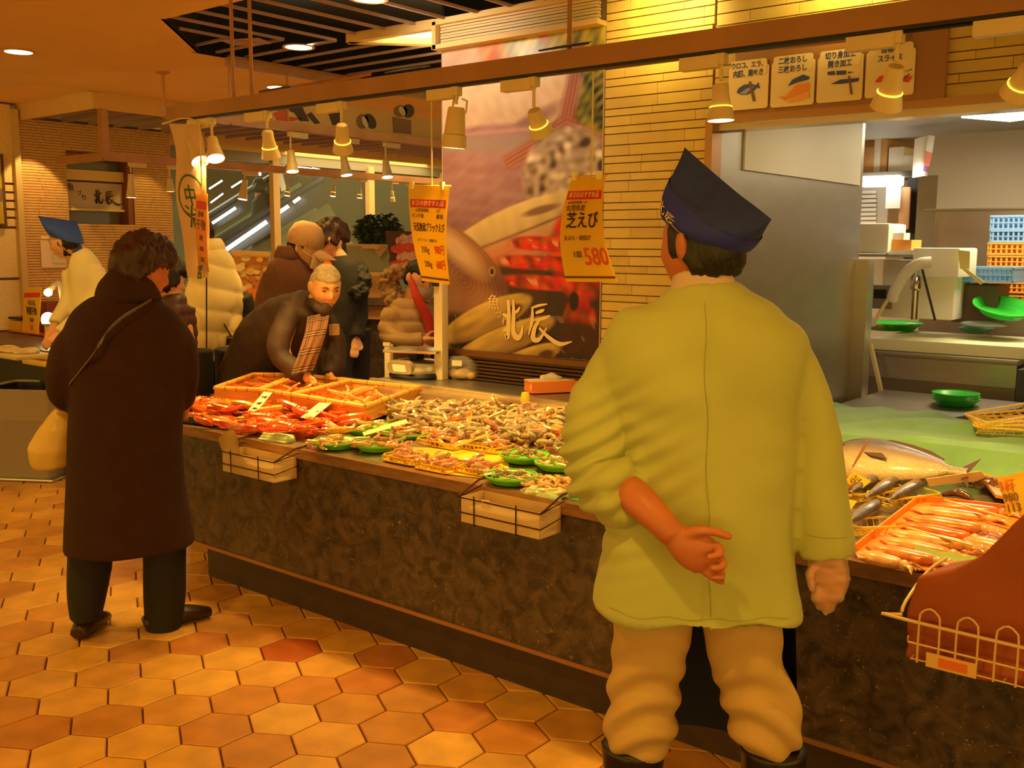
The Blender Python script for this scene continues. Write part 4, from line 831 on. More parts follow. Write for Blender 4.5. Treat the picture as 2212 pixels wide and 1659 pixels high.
ca = o.data.color_attributes.new('Col', 'FLOAT_COLOR', 'CORNER'); cc = np.array(mass['c']); lt = np.empty(len(o.data.polygons), int); o.data.polygons.foreach_get('loop_total', lt)
ca.data.foreach_set('color', np.concatenate([np.repeat(cc, lt, 0), np.ones((lt.sum(), 1))], 1).ravel())
# ---- price strips lying on the goods
def tag_card(c4, label, lines, m=M_wp, h=.05, name='price_card', up=(0, 0, 1), group=None):
    """c4: pixels bottom-left, bottom-right, top-right, top-left; heights per corner"""
    P = [onbed(x, y, hh) for x, y, hh in c4]; t = thing(name, P[0], label, 'price card', group); MB().slab(P, .002).build('card', m, t, w=True)
    ex = (P[1]-P[0]); ey = (P[3]-P[0]); O = WL(t); n = ex.cross(ey).normalized()
    if n.z < 0: n = -n
    for u, v, s_, sz, im in lines: text('lettering', s_, sz, im, t, M4=frame(P[0]+ex*u+ey*v+n*.003-O, ex, ey), bold=.0003)
tag_card([(533, 891, .05), (552, 894, .05), (588, 849, .11), (570, 847, .11)], 'white price card leaning on the red prawns, left one', [(.5, .75, '千葉', .02, M_ink), (.5, .45, '3尾', .022, M_ink), (.5, .2, '280', .02, M_ink)])
tag_card([(650, 902, .05), (672, 907, .05), (718, 870, .10), (700, 862, .10)], 'white price card leaning on the red prawns, right one', [(.5, .75, '北海', .02, M_ink), (.5, .45, '2尾', .022, M_ink), (.5, .2, '380', .02, M_ink)])
M_gstrip = mat('pale_green_strip', (.80, .80, .30), .5)
tag_card([(783, 935, .04), (789, 941, .04), (881, 913, .06), (876, 907, .06)][0:1]+[(786, 942, .035), (882, 914, .05), (877, 906, .06)], 'long pale green price strip lying across two green baskets', [], M_gstrip)
tag_card([(978, 962, .04), (984, 966, .035), (1058, 940, .055), (1052, 936, .065)], 'slanted yellow price strip standing in a yellow basket', [], M_card)
# ---- folded cloths
def folded(px, py, w_, d_, h_, m, label, rz=0, seed=60, hh=.0, name='folded_cloth'):
    p = onbed(px, py, hh); mb = MB()
    for k in range(3): mb.box((0, .004*k, h_*(.17+.33*k)), (w_*(1-.04*k), d_*(1-.1*k), h_*.30), bev=h_*.12)
    mb.ell((w_*.42, 0, h_*.5), (w_*.12, d_*.42, h_*.45)); t = thing(name, p, label, 'cloth', rz=rz); blob(mb, 'cloth', m, t, .0035, 2, fold=lambda c: .0022*nz(c, (60, 120, 160), seed)); return t
M_towel = mat('pale_green_towel', (.50, .62, .33), .9, var=.1, vs=60, bump=.3, bs=300); M_towel2 = mat('olive_towel', (.33, .42, .12), .9, bump=.3, bs=300)
folded(598, 953, .17, .07, .035, M_towel, 'pale green rolled towel at the edge above the left wire holder', .1)
folded(1180, 1072, .155, .075, .026, M_towel, 'pale green folded towel at the edge above the right wire holder', 0, 61)
folded(2035, 1222, .17, .11, .03, M_towel2, 'olive green folded towel on the edge beside the red bag', .1, 62)
t = thing('green_mat', onbed(1290, 1080), 'bright green plastic sheet at the counter edge by the sleeve', 'mat'); P = [onbed(x, y, .004) for x, y in ((1232, 1078), (1300, 1062), (1400, 1092), (1385, 1112))]; MB().slab(P, .003).build('sheet', Mbg, t, w=True)
# ---- wire holders with plastic trays on the front
M_wire = mat('brown_wire', (.07, .02, .012), .4, .6); M_clear = mat('frosted_box', (.80, .60, .34), .35, alpha=.55)
def holder(x0, x1, z1, label, bag=False):
    y0, y1 = 2.575, 2.69; z0 = z1-.10; cx = (x0+x1)/2
    t = thing('wire_holder', (cx, 2.64, z0-.01), label, 'holder', 'wire holders on the counter front')
    w_ = x1-x0; bx = MB().box((cx, y0+.058, z0+.003), (w_, .116, .005)).box((cx, y0, z0+.045), (w_, .004, .09)).box((cx, y1, z0+.045), (w_, .004, .09)).box((x0, y0+.058, z0+.045), (.004, .116, .09)).box((x1, y0+.058, z0+.045), (.004, .116, .09))
    bx.build('plastic_tray', M_clear, t, w=True)
    r = .0026
    for zz in (z0+.035, z1-.012): MB().tube([(x0-.01, y1+.01, zz+.02), (x0-.008, y0-.006, zz), (x1+.008, y0-.006, zz), (x1+.01, y1+.01, zz+.02)], r).build('wire_rail', M_wire, t, w=True)
    for k in (.18, .72): x = x0+w_*k; MB().tube([(x, y1, z0-.002), (x, y0-.006, z0-.004), (x, y0-.006, z1+.0)], r).build('wire_upright', M_wire, t, w=True)
    for x in (x0-.01, x1+.01): MB().tube([(x, y0-.004, z1-.008), (x, 2.68, z1+.03), (x, 2.76, z1+.035), (x, 2.765, z1+.02)], r*1.5).build('hook', M_wire, t, w=True)
    MB().box((cx-.02, y0+.05, z0+.03), (w_*.8, .08, .045), bev=.012).build('bag_pack', mat('bag_pack_cream', (.78, .58, .28), .4), t, w=True)
    if bag: MB().grid(lambda u, v: (x0+.0+.14*u+.10*v*0+.03*(1-v)-.02*math.sin(PI*v), y0+.012-.03*v+.02*math.sin(PI*u), z0+.045+.145*v*(.55+.45*math.sin(PI*(.12+.76*u)))), 12, 10).build('bag_flap', mat('cream_film', (.72, .50, .22), .35, alpha=.88), t, w=True)
    else:
        MB().box((cx-.06, y0-.002, z1-.02), (.03, .006, .03), rz=.2).build('bag_tab', MATS['bag_pack_cream'], t, w=True)
holder(-3.70, -3.345, .712, 'wire holder with a clear tray and raised bag flap, left on the counter front', True)
holder(-2.30, -1.955, .735, 'wire holder with a clear tray of bags, right one on the counter front')
# ================================================================== FISH END OF THE COUNTER (right)
M_sq = mat('squid_skin', (.80, .34, .13), .22, objcol=True, var=.3, vs=30, spec=.7, coat=.6)
M_fishd = mat('fish_dark', (.17, .12, .12), .25, objcol=True, var=.2, vs=30, coat=.4); M_eye = mat('fish_eye', (.01, .01, .01), .1); M_eyer = mat('fish_eye_ring', (.75, .6, .35), .3)
def fish_mesh(L, hgt, wid, belly, back):
    """loft of a fish with a two-tone skin stored per vertex; x = length, head at -x, lying on its side (z up, belly towards -y)"""
    mb = MB(); n = 18; N_ = 16; prof = []
    for i in range(N_+1):
        t = i/N_; h = hgt*(math.sin(PI*min(1, t*1.02)**.62)**.8)*(1-.12*t)+.004 if t < .86 else hgt*.16*(1+1.2*(t-.86)/.14*.2); prof.append((t, max(.004, h if t < .86 else hgt*.17)))
    mb.loft([(-L/2+L*t, 0, 0) for t, h in prof], [(h/2, max(.003, wid/2*(h/hgt)**.8)) for t, h in prof], n=n, hint=(0, 1, 0), sub=1)
    me = mb.mesh('fish', True); a = me.color_attributes.new('Col', 'FLOAT_COLOR', 'POINT'); cols = []
    for v in me.vertices:
        k = np.clip(v.co.y/(hgt/2)*1.3+.55, 0, 1)**1.2; q = nz(np.array([v.co[:]]), (150, 260, 150), 70)[0]*.04; t = (v.co.x+L/2)/L
        c = [b*(1-k)+d*k+q*.5 for b, d in zip(belly, back)]
        if .2 < t < .23: c = [x*.6 for x in c]
        cols += [*np.clip(c, .01, 1), 1]
    a.data.foreach_set('color', cols); return me
M_scale = mat('fish_scales', (1, 1, 1), .24, attr='Col', var=.10, vs=120, bump=.35, bs=220, spec=.7, coat=.4)
def make_fish(name, p, L, h, w_, rz, belly, back, label, group=None, roll=0, fins=True):
    t = thing(name, p, label, 'fish', group); t.rotation_euler = (roll, 0, rz); me = fish_mesh(L, h, w_, belly, back); me.materials.append(M_scale); o = link_mesh('body', me, t); o.location.z = w_/2
    z = w_/2
    Mf = mat('fin_dark', (.13, .07, .05), .4)
    MB().slab([(L*.42, 0, z), (L*.55, h*.36, z), (L*.51, 0, z), (L*.55, -h*.36, z)], .002, (0, 0, 1)).build('tail_fin', Mf, t)
    if fins:
        hp = lambda t: h*.5*(math.sin(PI*min(1, t*1.02)**.62)**.8)*(1-.12*t)*.93; MB().slab([(L*(t-.5), hp(t), z) for t in (.28, .4, .55, .7, .8)]+[(L*(t-.5), hp(t)+h*g_, z) for t, g_ in ((.82, .07), (.7, .13), (.55, .13), (.4, .12), (.3, .05))], .002, (0, 0, 1)).build('dorsal_fin', Mf, t)
        MB().slab([(-L*.22, -h*.06, z+w_*.45), (-L*.14, -h*.16, z+w_*.53), (-L*.02, -h*.18, z+w_*.50), (-L*.08, -h*.05, z+w_*.50)], .003, (0, 0, 1)).build('pectoral_fin', Mf, t)
        MB().loft([(-L*.27+.02*math.cos(k)*1, 0+h*.44*math.sin(k), z+w_*.495*max(.25, math.cos(k*1.0))) for k in np.linspace(-1.2, 1.2, 11)], [.0045]*11, n=5, sub=1).build('gill_edge', mat('gill', (.30, .12, .06), .4), t)
    MB().ell((-L*.395, h*.11, z+w_*.30), (h*.055, h*.055, w_*.07)).build('eye_ring', M_eyer, t); MB().ell((-L*.395, h*.11, z+w_*.345), (h*.032, h*.032, w_*.05)).build('eye', M_eye, t)
    return t
# big sea bream
a0 = at(1800, 985, Z=.865); a1 = at(2085, 1024, Z=.865); c0 = (a0+a1)/2; L0 = (a1-a0).length
make_fish('sea_bream', (c0.x, c0.y, .835), L0*1.04, .23, .085, math.atan2(a1.y-a0.y, a1.x-a0.x)+.02, (.66, .47, .28), (.13, .085, .085), 'large silvery sea bream lying in front of the green cloth', roll=.45)
# yellow mesh baskets with small fish
def mesh_basket(px, py, w_, rz, label, tilt=0, d_=.11):
    p = onbed(px, py, .006); t = thing('yellow_basket', p, label, 'basket', 'yellow mesh baskets on the fish counter'); t.rotation_euler = (0, tilt, rz); q = rr(w_, d_, .025, 4)
    for k in range(len(q)): u, v = q[k], q[(k+1) % len(q)]; MB().bar((u[0], u[1], .03), (v[0]+1e-5, v[1], .03), .006).build('rim', Myb, t)
    for k in range(9): x = -w_/2+w_*(k+.5)/9; MB().tube([(x, -d_/2, .03), (x, -d_/2*.8, .004), (x, d_/2*.8, .004), (x, d_/2, .03)], .0022, 5).build('rib', Myb, t)
    for y in (-.8, -.3, .3, .8): MB().bar((-w_/2*.95, y*d_/2, .005), (w_/2*.95, y*d_/2, .005), .003).build('cross_rib', Myb, t)
    return t
mesh_basket(1885, 1150, .24, 1.15, 'yellow mesh basket tilted beside the squids, under small fish', .1)
mesh_basket(1950, 1085, .22, 1.05, 'yellow mesh basket holding the rightmost small fish', 0)
mesh_basket(1885, 1075, .22, 1.05, 'yellow mesh basket holding the middle small fish')
for i, (x0, y0, x1, y1, lb) in enumerate(((1838, 1078, 1892, 1030, 'small dark fish in a row, nearest the yellow price card'), (1872, 1090, 1938, 1032, 'small dark fish in a row, middle one'), (1920, 1098, 1992, 1038, 'small dark fish in a row, rightmost with a brown back'), (1830, 1148, 1895, 1085, 'small dark fish lying lower, beside the sleeve'))):
    a, b = onbed(x0, y0, .035), onbed(x1, y1, .035); c = (a+b)/2; make_fish('small_fish', (c.x, c.y, c.z-.005), (b-a).length*1.12, .046, .034, math.atan2(b.y-a.y, b.x-a.x)+PI, (.30, .21, .17), (.06, .04, .045), lb, 'small dark fish in the yellow baskets', fins=False)
# squids
Sq = []
def squid(x0, y0, x1, y1, r, col, lb, h=.03):
    a, b = onbed(x0, y0, h), onbed(x1, y1, h); d = (b-a); t = thing('squid', a, lb, 'squid', 'reddish squids laid side by side'); n = V(-d.y, d.x, 0).normalized()
    o = MB().loft([a, a+d*.08, a+d*.3, a+d*.6, a+d*.70, a+d*.74], [(.003, .003), (r*.55, r*.45), (r, r*.7), (r*.92, r*.62), (r*.6, r*.5), (r*.3, r*.3)], n=12, hint=n, sub=3).build('mantle', M_sq, t, w=True); o.color = (*col, 1)
    o = MB().slab([a+d*.0, a+d*.16+n*r*1.5, a+d*.32+n*r*.6, a+d*.32-n*r*.6, a+d*.16-n*r*1.5], .004, (0, 0, 1)).build('fin', M_sq, t, w=True); o.color = (*col, 1)
    o = MB().ell(a+d*.77, (r*.55, r*.55, r*.5)).build('head', M_sq, t, w=True); o.color = (.85, .55, .3, 1)
    MB().ell(a+d*.77+n*r*.4+V(0, 0, r*.3), (r*.16,)*3).build('eye', M_eye, t, w=True)
    rq = random.Random(int(x0+y0))
    for k in range(7): f = (k-3)/3; e = a+d*(1.0+rq.uniform(-.08, .06))+n*r*f*1.3+V(0, 0, -h*.3); o = MB().loft([a+d*.80+n*r*f*.3, a+d*.9+n*r*f*.9+V(0, 0, rq.uniform(-.004, .008)), e], [.0055, .0045, .0012], n=6, sub=3).build('arm', M_sq, t, w=True); o.color = (.88, .50, .22, 1)
cs_ = [(.86, .40, .16), (.80, .28, .08), (.74, .20, .06), (.88, .46, .22)]
for i, q in enumerate([(1965, 1100, 2190, 1128), (1950, 1118, 2185, 1152), (1935, 1132, 2160, 1172), (1918, 1150, 2150, 1190), (1900, 1166, 2110, 1206), (1870, 1182, 2075, 1222), (2010, 1092, 2215, 1112), (1848, 1196, 1985, 1228), (2080, 1165, 2230, 1200)]):
    squid(*q, .027, cs_[i % 4], ['reddish squid, farthest in the tray', 'reddish squid, second from the back', 'orange squid, third from the back', 'pale squid in the middle of the tray', 'dark red squid in front of the middle one', 'red squid with a white highlight near the edge', 'pale squid at the very back by the price card', 'short squid at the counter edge by the sleeve', 'squid reaching under the red bag'][i], h=.02+.012*(i % 2))
MB_ = [onbed(x, y, .012) for x, y in ((1845, 1195), (1985, 1085), (2240, 1115), (2150, 1240), (1980, 1232))]
t = thing('squid_tray', MB_[0], 'shallow orange tray under the squids', 'tray'); MB().slab(MB_, .004, (0, 0, 1)).build('base', Mob, t, w=True)
for a, b in ((0, 1), (1, 2)): MB().bar(MB_[a]+V(0, 0, .01), MB_[b]+V(0, 0, .01), .006, .03).build('side_wall', Mob, t, w=True)
for k, (x0, y0, x1, y1) in enumerate(((2040, 1080, 2180, 1120), (1960, 1140, 2100, 1178))): a, b = onbed(x0, y0, .05), onbed(x1, y1, .05); MB().bar(a, b, .008, .004).build('divider', Myb, t, w=True)
# dark octopus/fish behind, wooden tray
t = thing('dark_fish_pile', onbed(2130, 1050, .02), 'dark glossy fish pile behind the squids beside the yellow price card', 'seafood'); mb = MB()
for k in range(9): p = onbed(2070+k*14, 1075-((k*37) % 40), .03); mb.loft([p-V(.05, .01*(k % 3), 0), p+V(0, .01, .012), p+V(.05, .02*((k % 2)-.5), 0)], [.008, .018, .006], n=8)
mb.v = [tuple(V(v)-WL(t)) for v in mb.v]; blob(mb, 'flesh', mat('dark_flesh', (.14, .05, .035), .18, var=.4, vs=30, coat=.5), t, .006, 1)
t = thing('wooden_tray', onbed(2120, 1045), 'orange wooden tray corner behind the dark fish', 'tray'); P = [onbed(x, y, .03) for x, y in ((2100, 1010), (2150, 1002), (2230, 1022), (2230, 1090), (2150, 1075))]; MB().slab(P, .01, (0, 0, 1)).build('base', Mbam, t, w=True)
M_or = mat('handwritten_red', (.70, .12, .03), .6)
tag_card([(1815, 1050, .03), (1838, 1075, .03), (1882, 1040, .07), (1845, 1018, .08)], 'yellow handwritten card beside the sleeve and the sea bream', [(.5, .72, 'さば', .035, M_inkb), (.5, .3, '一尾', .03, M_inkb)], M_card)
tag_card([(2006, 1050, .045), (2135, 1036, .045), (2118, 1017, .085), (2000, 1034, .075)], 'pale pink handwritten card leaning on the sea bream tail', [(.4, .5, 'くろだい', .022, M_inkb), (.82, .5, '980', .024, M_or)], mat('pale_card', (.88, .62, .38), .5))
tag_card([(2178, 1115, .02), (2230, 1108, .02), (2212, 1018, .13), (2153, 1032, .13)], 'yellow upright card with handwritten numbers near the red bag', [(.3, .75, '3杯', .04, M_or), (.3, .45, '980', .035, M_inkb), (.3, .18, '113', .035, M_inkb)], M_card)
tag_card([(1830, 1112, .02), (1838, 1100, .02), (1852, 1082, .05), (1832, 1078, .05)], 'small yellow card corner next to the sleeve', [], M_card)
# green cloth over the back of the fish counter
M_gcl = mat('sea_green_cloth', (.22, .46, .24), .85, var=.08, vs=12, bump=.15, bs=200, sheen=.3)
def clothp(u, v):
    x = -1.95+u*2.4; w = x*.16; y = 4.09-v*.60
    z = .958-.05*v if v < .84 else .916-(v-.84)*.55
    z += .010*math.sin(x*9+v*13)+.012*math.sin(v*11+x*2.2+math.sin(x*4))+.006*math.sin(x*31+v*20); return (x, y-.05*math.sin(x*3+1)*v, max(z, .82 if v > .9 else .925))
t = thing('green_cloth', (-.9, 3.75, .86), 'large sea green cloth draped along the back of the fish counter', 'cloth'); mb = MB().grid(clothp, 90, 34)
mb.build('cloth', M_gcl, t, w=True); MB().box((-.85, 3.88, .872), (2.2, .40, .09)).build('support_block', M_dsteel, ct, w=True)
# stack of yellow baskets on the cloth
for k in range(4):
    p = at(2185, 935-k*9, Z=.935+k*.014); t = mesh_basket(2185, 935, .26, .3+.12*k, ['lowest yellow basket of the stack on the green cloth', 'second yellow basket in the stack on the cloth', 'third yellow basket in the stack on the cloth', 'topmost tilted yellow basket of the stack on the cloth'][k], -.06*k, .2); t.location = p
# wire basket with the red bag at the right edge
M_wwire = mat('cream_wire', (.72, .48, .20), .35); rb = V(-.6, 2.45, .50)
t = thing('wire_basket', (-.45, 2.5, .58), 'cream wire basket hooked on the counter front, holding a red bag', 'basket'); yb = 2.46; xl = at(1945, 1345, Y=yb).x; zt = .69; xr = .1
def wb(pts, r, nm): MB().tube(pts, r, 8, 3 if len(pts) > 3 else 1).build(nm, M_wwire, t, w=True)
MB().tube([(xl+.03, 2.715, .79), (xl+.012, 2.62, .775), (xl-.002, 2.50, .725), (xl, yb+.01, .70), (xl+.02, yb, .692), (xr, yb, .688)], .0045, 8, 3).build('top_rail', M_wwire, t, w=True)
MB().tube([(xl+.015, yb+.02, .645), (xl+.02, yb, .638), (xr, yb, .634)], .0028, 6).build('lower_rail', M_wwire, t, w=True)
MB().tube([(xl+.02, yb+.2, .60), (xl+.03, yb+.0, .598), (xr, yb, .592)], .002, 6).build('bottom_rail', M_wwire, t, w=True)
for k in range(5):
    x = xl+.045+.087*k; MB().tube([(x, yb-.002, .592), (x, yb-.002, .70), (x+.006, yb-.002, .722), (x+.024, yb-.002, .733), (x+.042, yb-.002, .722), (x+.048, yb-.002, .70), (x+.048, yb-.002, .592)], .0027, 6, 2).build('loop', M_wwire, t, w=True)
for k in range(7): x = xl+.03+.07*k; MB().tube([(x, yb, .596), (x, yb+.22, .60)], .002, 5).build('floor_wire', M_wwire, t, w=True)
MB().box((xl+.125, yb-.006, .608), (.115, .003, .036), rz=0).build('tag_plate', mat('tag_yellow', (.75, .45, .12), .5), t, w=True); MB().box((xl+.13, yb-.0085, .608), (.065, .002, .022)).build('tag_print', mat('tag_orange', (.75, .16, .03), .5), t, w=True)
# the bag: a leaning sack of orange-red cloth
t = thing('red_bag', (-.5, 2.55, .6), 'orange red cloth bag standing in the cream wire basket', 'bag'); B0 = WL(t)
mb = MB(); F = [at(x, y, Y=2.49) for x, y in ((1955, 1325), (1960, 1420), (2110, 1470), (2400, 1500), (2400, 1000), (2212, 1115), (2120, 1205), (2060, 1235), (1985, 1250))]
Bk = [V(p.x+.03, 2.66, min(p.z, .95)) for p in F]; n = len(F); vs = [p-B0 for p in F]+[p-B0 for p in Bk]
mb.add(vs, [tuple(range(n)), tuple(range(n, 2*n))[::-1]]+[(i, n+i, n+(i+1) % n, (i+1) % n) for i in range(n)])
M_bag = mat('red_bag_cloth', (.36, .075, .015), .6, var=.1, vs=5)
def bagfold(c):
    x, y, z = c[:, 0], c[:, 1], c[:, 2]; return .010*np.tanh((z-.1-x*.55)*40)-.008*np.tanh((z-.02-x*.1)*60)+.003*nz(c, (14, 14, 14), 80)
blob(mb, 'sack', M_bag, t, .008, 3, fold=bagfold)
# ================================================================== PEOPLE
M_skin = mat('skin', (.56, .175, .068), .5, var=.08, vs=14, bump=.06, bs=80); M_skin2 = mat('skin_light', (.82, .42, .22), .5, var=.06, vs=14)
M_hair = mat('black_hair', (.012, .008, .006), .45, var=.3, vs=40, bump=.5, bs=160, stretch=(1, 1, .25)); M_hairb = mat('brown_hair', (.05, .014, .008), .45, var=.35, vs=30, bump=.5, bs=140, stretch=(1, 1, .3)); M_hairw = mat('grey_hair', (.62, .50, .30), .6, var=.2, vs=60, bump=.6, bs=240)
M_lipm = mat('lips', (.48, .14, .07), .5); M_mask = mat('face_mask', (.80, .62, .46), .75)
M_eyew = mat('eye_white', (.7, .6, .5), .3); M_eyeb = mat('pupil', (.01, .006, .004), .15)
class Fig:
    """a person: an Empty on the floor; local +y points away from the camera, x to the right of the picture"""
    def __init__(s, name, label, px, d, group=None):
        r = ray(px, 529); s.dir = V(r.x, r.y, 0).normalized(); s.d = d; s.loc = s.dir*d; s.rz = math.atan2(s.dir.y, s.dir.x)-PI/2
        s.t = thing(name, s.loc, label, 'person', group, s.rz); s.Ri = Matrix.Rotation(-s.rz, 3, 'Z')
    def P(s, px, py, dy=0):
        r = ray(px, py); k = (s.d+dy)/(r.x*s.dir.x+r.y*s.dir.y); return s.Ri@(V(0, 0, CAMH)+r*k-s.loc)
    def rings(s, mb, L, n=28, ex=2.3, sub=4):
        """L: (py, left px, right px, half depth, dy)"""
        pa = []; ra = []
        for q in L:
            py, l, r, b = q[:4]; dy = q[4] if len(q) > 4 else 0; A, B = s.P(l, py, dy), s.P(r, py, dy); pa.append((A+B)/2); ra.append(((B-A).length/2, b))
        if pa[0].z > pa[-1].z: pa = pa[::-1]; ra = ra[::-1]
        return mb.loft(pa, ra, n=n, ex=ex, sub=sub)
    def limb(s, mb, L, n=18, sub=5, hint=(1, 0, 0)):
        """L: (px, py, dy, radius or (a, b))"""
        return mb.loft([s.P(q[0], q[1], q[2]) for q in L], [q[3] for q in L], n=n, sub=sub, hint=hint)
def sstep(x, a, b): t = min(1, max(0, (x-a)/(b-a))); return t*t*(3-2*t)
def gs(x, s): return math.exp(-(x/s)**2)
def head_pts(mb, c, R, s=1.0, jaw=1.0):
    n, m = 40, 30; vs = []; fs = []
    for i in range(m+1):
        ph = -PI/2+PI*i/m
        for k in range(n):
            th = 2*PI*k/n; x = math.cos(ph)*math.sin(th); y = math.cos(ph)*math.cos(th); z = math.sin(ph)
            lo = sstep(-z, .1, 1); X = .076*x*(1-.30*lo*jaw); Y = .096*y*(1-.10*lo) + (.012*lo if y > 0 else .02*lo); Z = .117*z-.004
            if y < 0: Y += -.012*(1-abs(z))*-y; Y += .05*sstep(-z, .35, .9)*-y
            f = max(0, y)
            Y += f*(.024*gs(X, .011)*gs(Z+.014, .018) + .008*gs(X, .008)*gs(Z-.012, .03) - .011*(gs(abs(X)-.031, .013)*gs(Z-.014, .010)) + .005*gs(Z-.036, .012)*gs(X, .06) + .007*gs(X, .022)*gs(Z+.056, .011) + .008*gs(X, .022)*gs(Z+.098, .016) + .006*gs(abs(X)-.045, .018)*gs(Z+.020, .02) - .005*gs(X, .03)*gs(Z+.042, .006))
            vs.append(R@(V(X, Y, Z)*s)+c)
        if i: fs += [((i-1)*n+k, (i-1)*n+(k+1) % n, i*n+(k+1) % n, i*n+k) for k in range(n)]
    fs.append(tuple(range(n))[::-1]); fs.append(tuple(range(m*n, m*n+n))); vf = [f[::-1] for f in fs]; mb.add(vs, vf)
    for sd in (-1, 1):
        Re = R@Matrix.Rotation(sd*.35, 3, 'Z')@Matrix.Rotation(-.15, 3, 'X')
        mb.ell(R@(V(sd*.078, -.008, -.002)*s)+c, (.009*s, .019*s, .032*s), Re, 12, 10); mb.ell(R@(V(sd*.084, -.018, .008)*s)+c, (.006*s, .010*s, .024*s), Re, 10, 8)
    return mb
def hair(f, c, R, m, name='hair', s=1.0, k=1.08, line=.045, nape=-.065, noise=.004, big=(1, 1, 1), seed=5, side=0.0, voxel=.008, topcut=9):
    n, mm = 44, 34; vs = []; fs = []
    for i in range(mm+1):
        ph = -PI/2+PI*i/mm
        for q in range(n):
            th = 2*PI*q/n; x = math.cos(ph)*math.sin(th); y = math.cos(ph)*math.cos(th); z = math.sin(ph); Z = .117*z
            front = sstep(y, -.05+side, .35+side); nl = nape+sstep(y, -.40, -.02)*(-.032-nape); cov = (1-front)*sstep(Z, nl-.01, nl+.01) + front*sstep(Z, line-.008, line+.008)
            cov *= 1-sstep(Z, topcut, topcut+.02)*.75; r = .86+(k-.86)*cov; Y = .096*y; 
            if y < 0: Y += -.012*(1-abs(z))*-y+.035*sstep(-z, .35, .9)*-y
            vs.append(R@(V(.078*x*r*big[0]**cov, Y*r*big[1]**cov, Z*r*big[2]**cov)*s)+c)
        if i: fs += [((i-1)*n+q, i*n+q, i*n+(q+1) % n, (i-1)*n+(q+1) % n) for q in range(n)]
    fs.append(tuple(range(n))); fs.append(tuple(range(mm*n, mm*n+n))[::-1]); mb = MB().add(vs, fs)
    return blob(mb, name, m, f, voxel*s, 2, fold=lambda c_: noise*nz(c_, (90, 90, 40), seed)+noise*.6*nz(c_, (240, 240, 70), seed+1))
def face(t, c, R, s=1.0, open_=.5, brow=True, mouth=True, skin=None):
    for sd in (-1, 1):
        MB().ell(R@(V(sd*.031, .0795, .013)*s)+c, (.0125*s, .0065*s, .0048*s*open_*1.6), R, 12, 8).build('eye', M_eyeb, t)
        if brow: MB().loft([R@(V(sd*a, b, z)*s)+c for a, b, z in ((.014, .0935, .030), (.030, .0895, .036), (.047, .078, .031))], [.0016*s, .0028*s, .001*s], n=6).build('eyebrow', M_hair, t)
    if mouth: MB().loft([R@(V(a, b, z)*s)+c for a, b, z in ((-.022, .089, -.058), (0, .0985, -.055), (.022, .089, -.058))], [.001*s, .0034*s, .001*s], n=6).build('mouth', M_lipm, t)
def ROT(yaw, pitch=0, roll=0): return (Matrix.Rotation(math.radians(yaw), 3, 'Z')@Matrix.Rotation(math.radians(pitch), 3, 'X')@Matrix.Rotation(math.radians(roll), 3, 'Y'))
def finger(mb, f, pts, r=.009):
    mb.loft([f.P(*p) for p in pts], [r*(1-.12*i) for i in range(len(pts))], n=8, sub=4)
    for i, q in enumerate(pts[1:]): mb.ell(f.P(*q), (r*(1-.12*(i+1)),)*3, None, 8, 6)
# ------------------------------------------------------------------ 1  fishmonger in the foreground, seen from behind
f = Fig('person', 'person in a pale green work coat and navy cap, one hand behind the back', 1513, 2.39); T1 = f.t
HC = f.P(1514, 530, .03); HR = ROT(50, -4)
b = MB(); head_pts(b, HC, HR, 1.04)
f.limb(b, [(1520, 570, .03, (.056, .06)), (1516, 625, .02, .062), (1516, 680, .01, (.12, .07)), (1520, 760, 0, (.18, .09)), (1520, 900, 0, (.15, .09)), (1515, 1150, 0, (.15, .09)), (1510, 1270, .02, (.13, .08))])
f.limb(b, [(1372, 720, 0, .055), (1325, 860, .0, .036), (1312, 980, .0, .028), (1350, 1048, -.105, .037), (1385, 1085, -.16, .040), (1425, 1125, -.19, .034), (1455, 1156, -.20, .031)])
mbp = [(1455, 1158, -.200, (.030, .024)), (1480, 1175, -.205, (.043, .024)), (1508, 1194, -.205, (.047, .022)), (1530, 1212, -.202, (.040, .018))]
b.loft([f.P(*q[:3]) for q in mbp], [q[3] for q in mbp], n=16, hint=(.55, 0, .83), sub=4)
finger(b, f, [(1478, 1158, -.21), (1505, 1148, -.222), (1540, 1148, -.226), (1574, 1159, -.222)], .0145)
finger(b, f, [(1518, 1190, -.205), (1548, 1180, -.218), (1556, 1196, -.236), (1532, 1203, -.244)], .0125)
finger(b, f, [(1524, 1204, -.205), (1556, 1206, -.218), (1561, 1224, -.236), (1540, 1228, -.244)], .0122)
finger(b, f, [(1520, 1216, -.203), (1552, 1230, -.214), (1560, 1246, -.228), (1543, 1248, -.238)], .0115)
finger(b, f, [(1508, 1222, -.203), (1538, 1246, -.208), (1560, 1257, -.216)], .0105)
f.limb(b, [(1668, 720, 0, .055), (1742, 860, 0, .030), (1770, 1000, 0, .030), (1777, 1110, 0, .030), (1783, 1195, -.01, .029), (1788, 1225, -.01, (.040, .022)), (1790, 1258, -.01, (.042, .02)), (1786, 1272, -.01, (.036, .016))])
for k, (x0, x1, x2, y2) in enumerate(((1770, 1764, 1772, 1310), (1783, 1780, 1784, 1318), (1797, 1798, 1794, 1312), (1810, 1813, 1802, 1298))): finger(b, f, [(x0, 1262, -.01), (x1, 1285, -.025), (x2, y2, -.012)], .0088)
finger(b, f, [(1765, 1215, -.02), (1752, 1240, -.035), (1756, 1268, -.04)], .010)
for q in ([1420, 1408, 1390, 1376], [1606, 1612, 1645, 1664]): f.limb(b, [(q[0], 1290, 0, .075), (q[1], 1400, 0, .06), (q[2], 1520, 0, .045), (q[3], 1600, 0, .045)])
blob(b, 'body', M_skin, T1, .0052, 2)
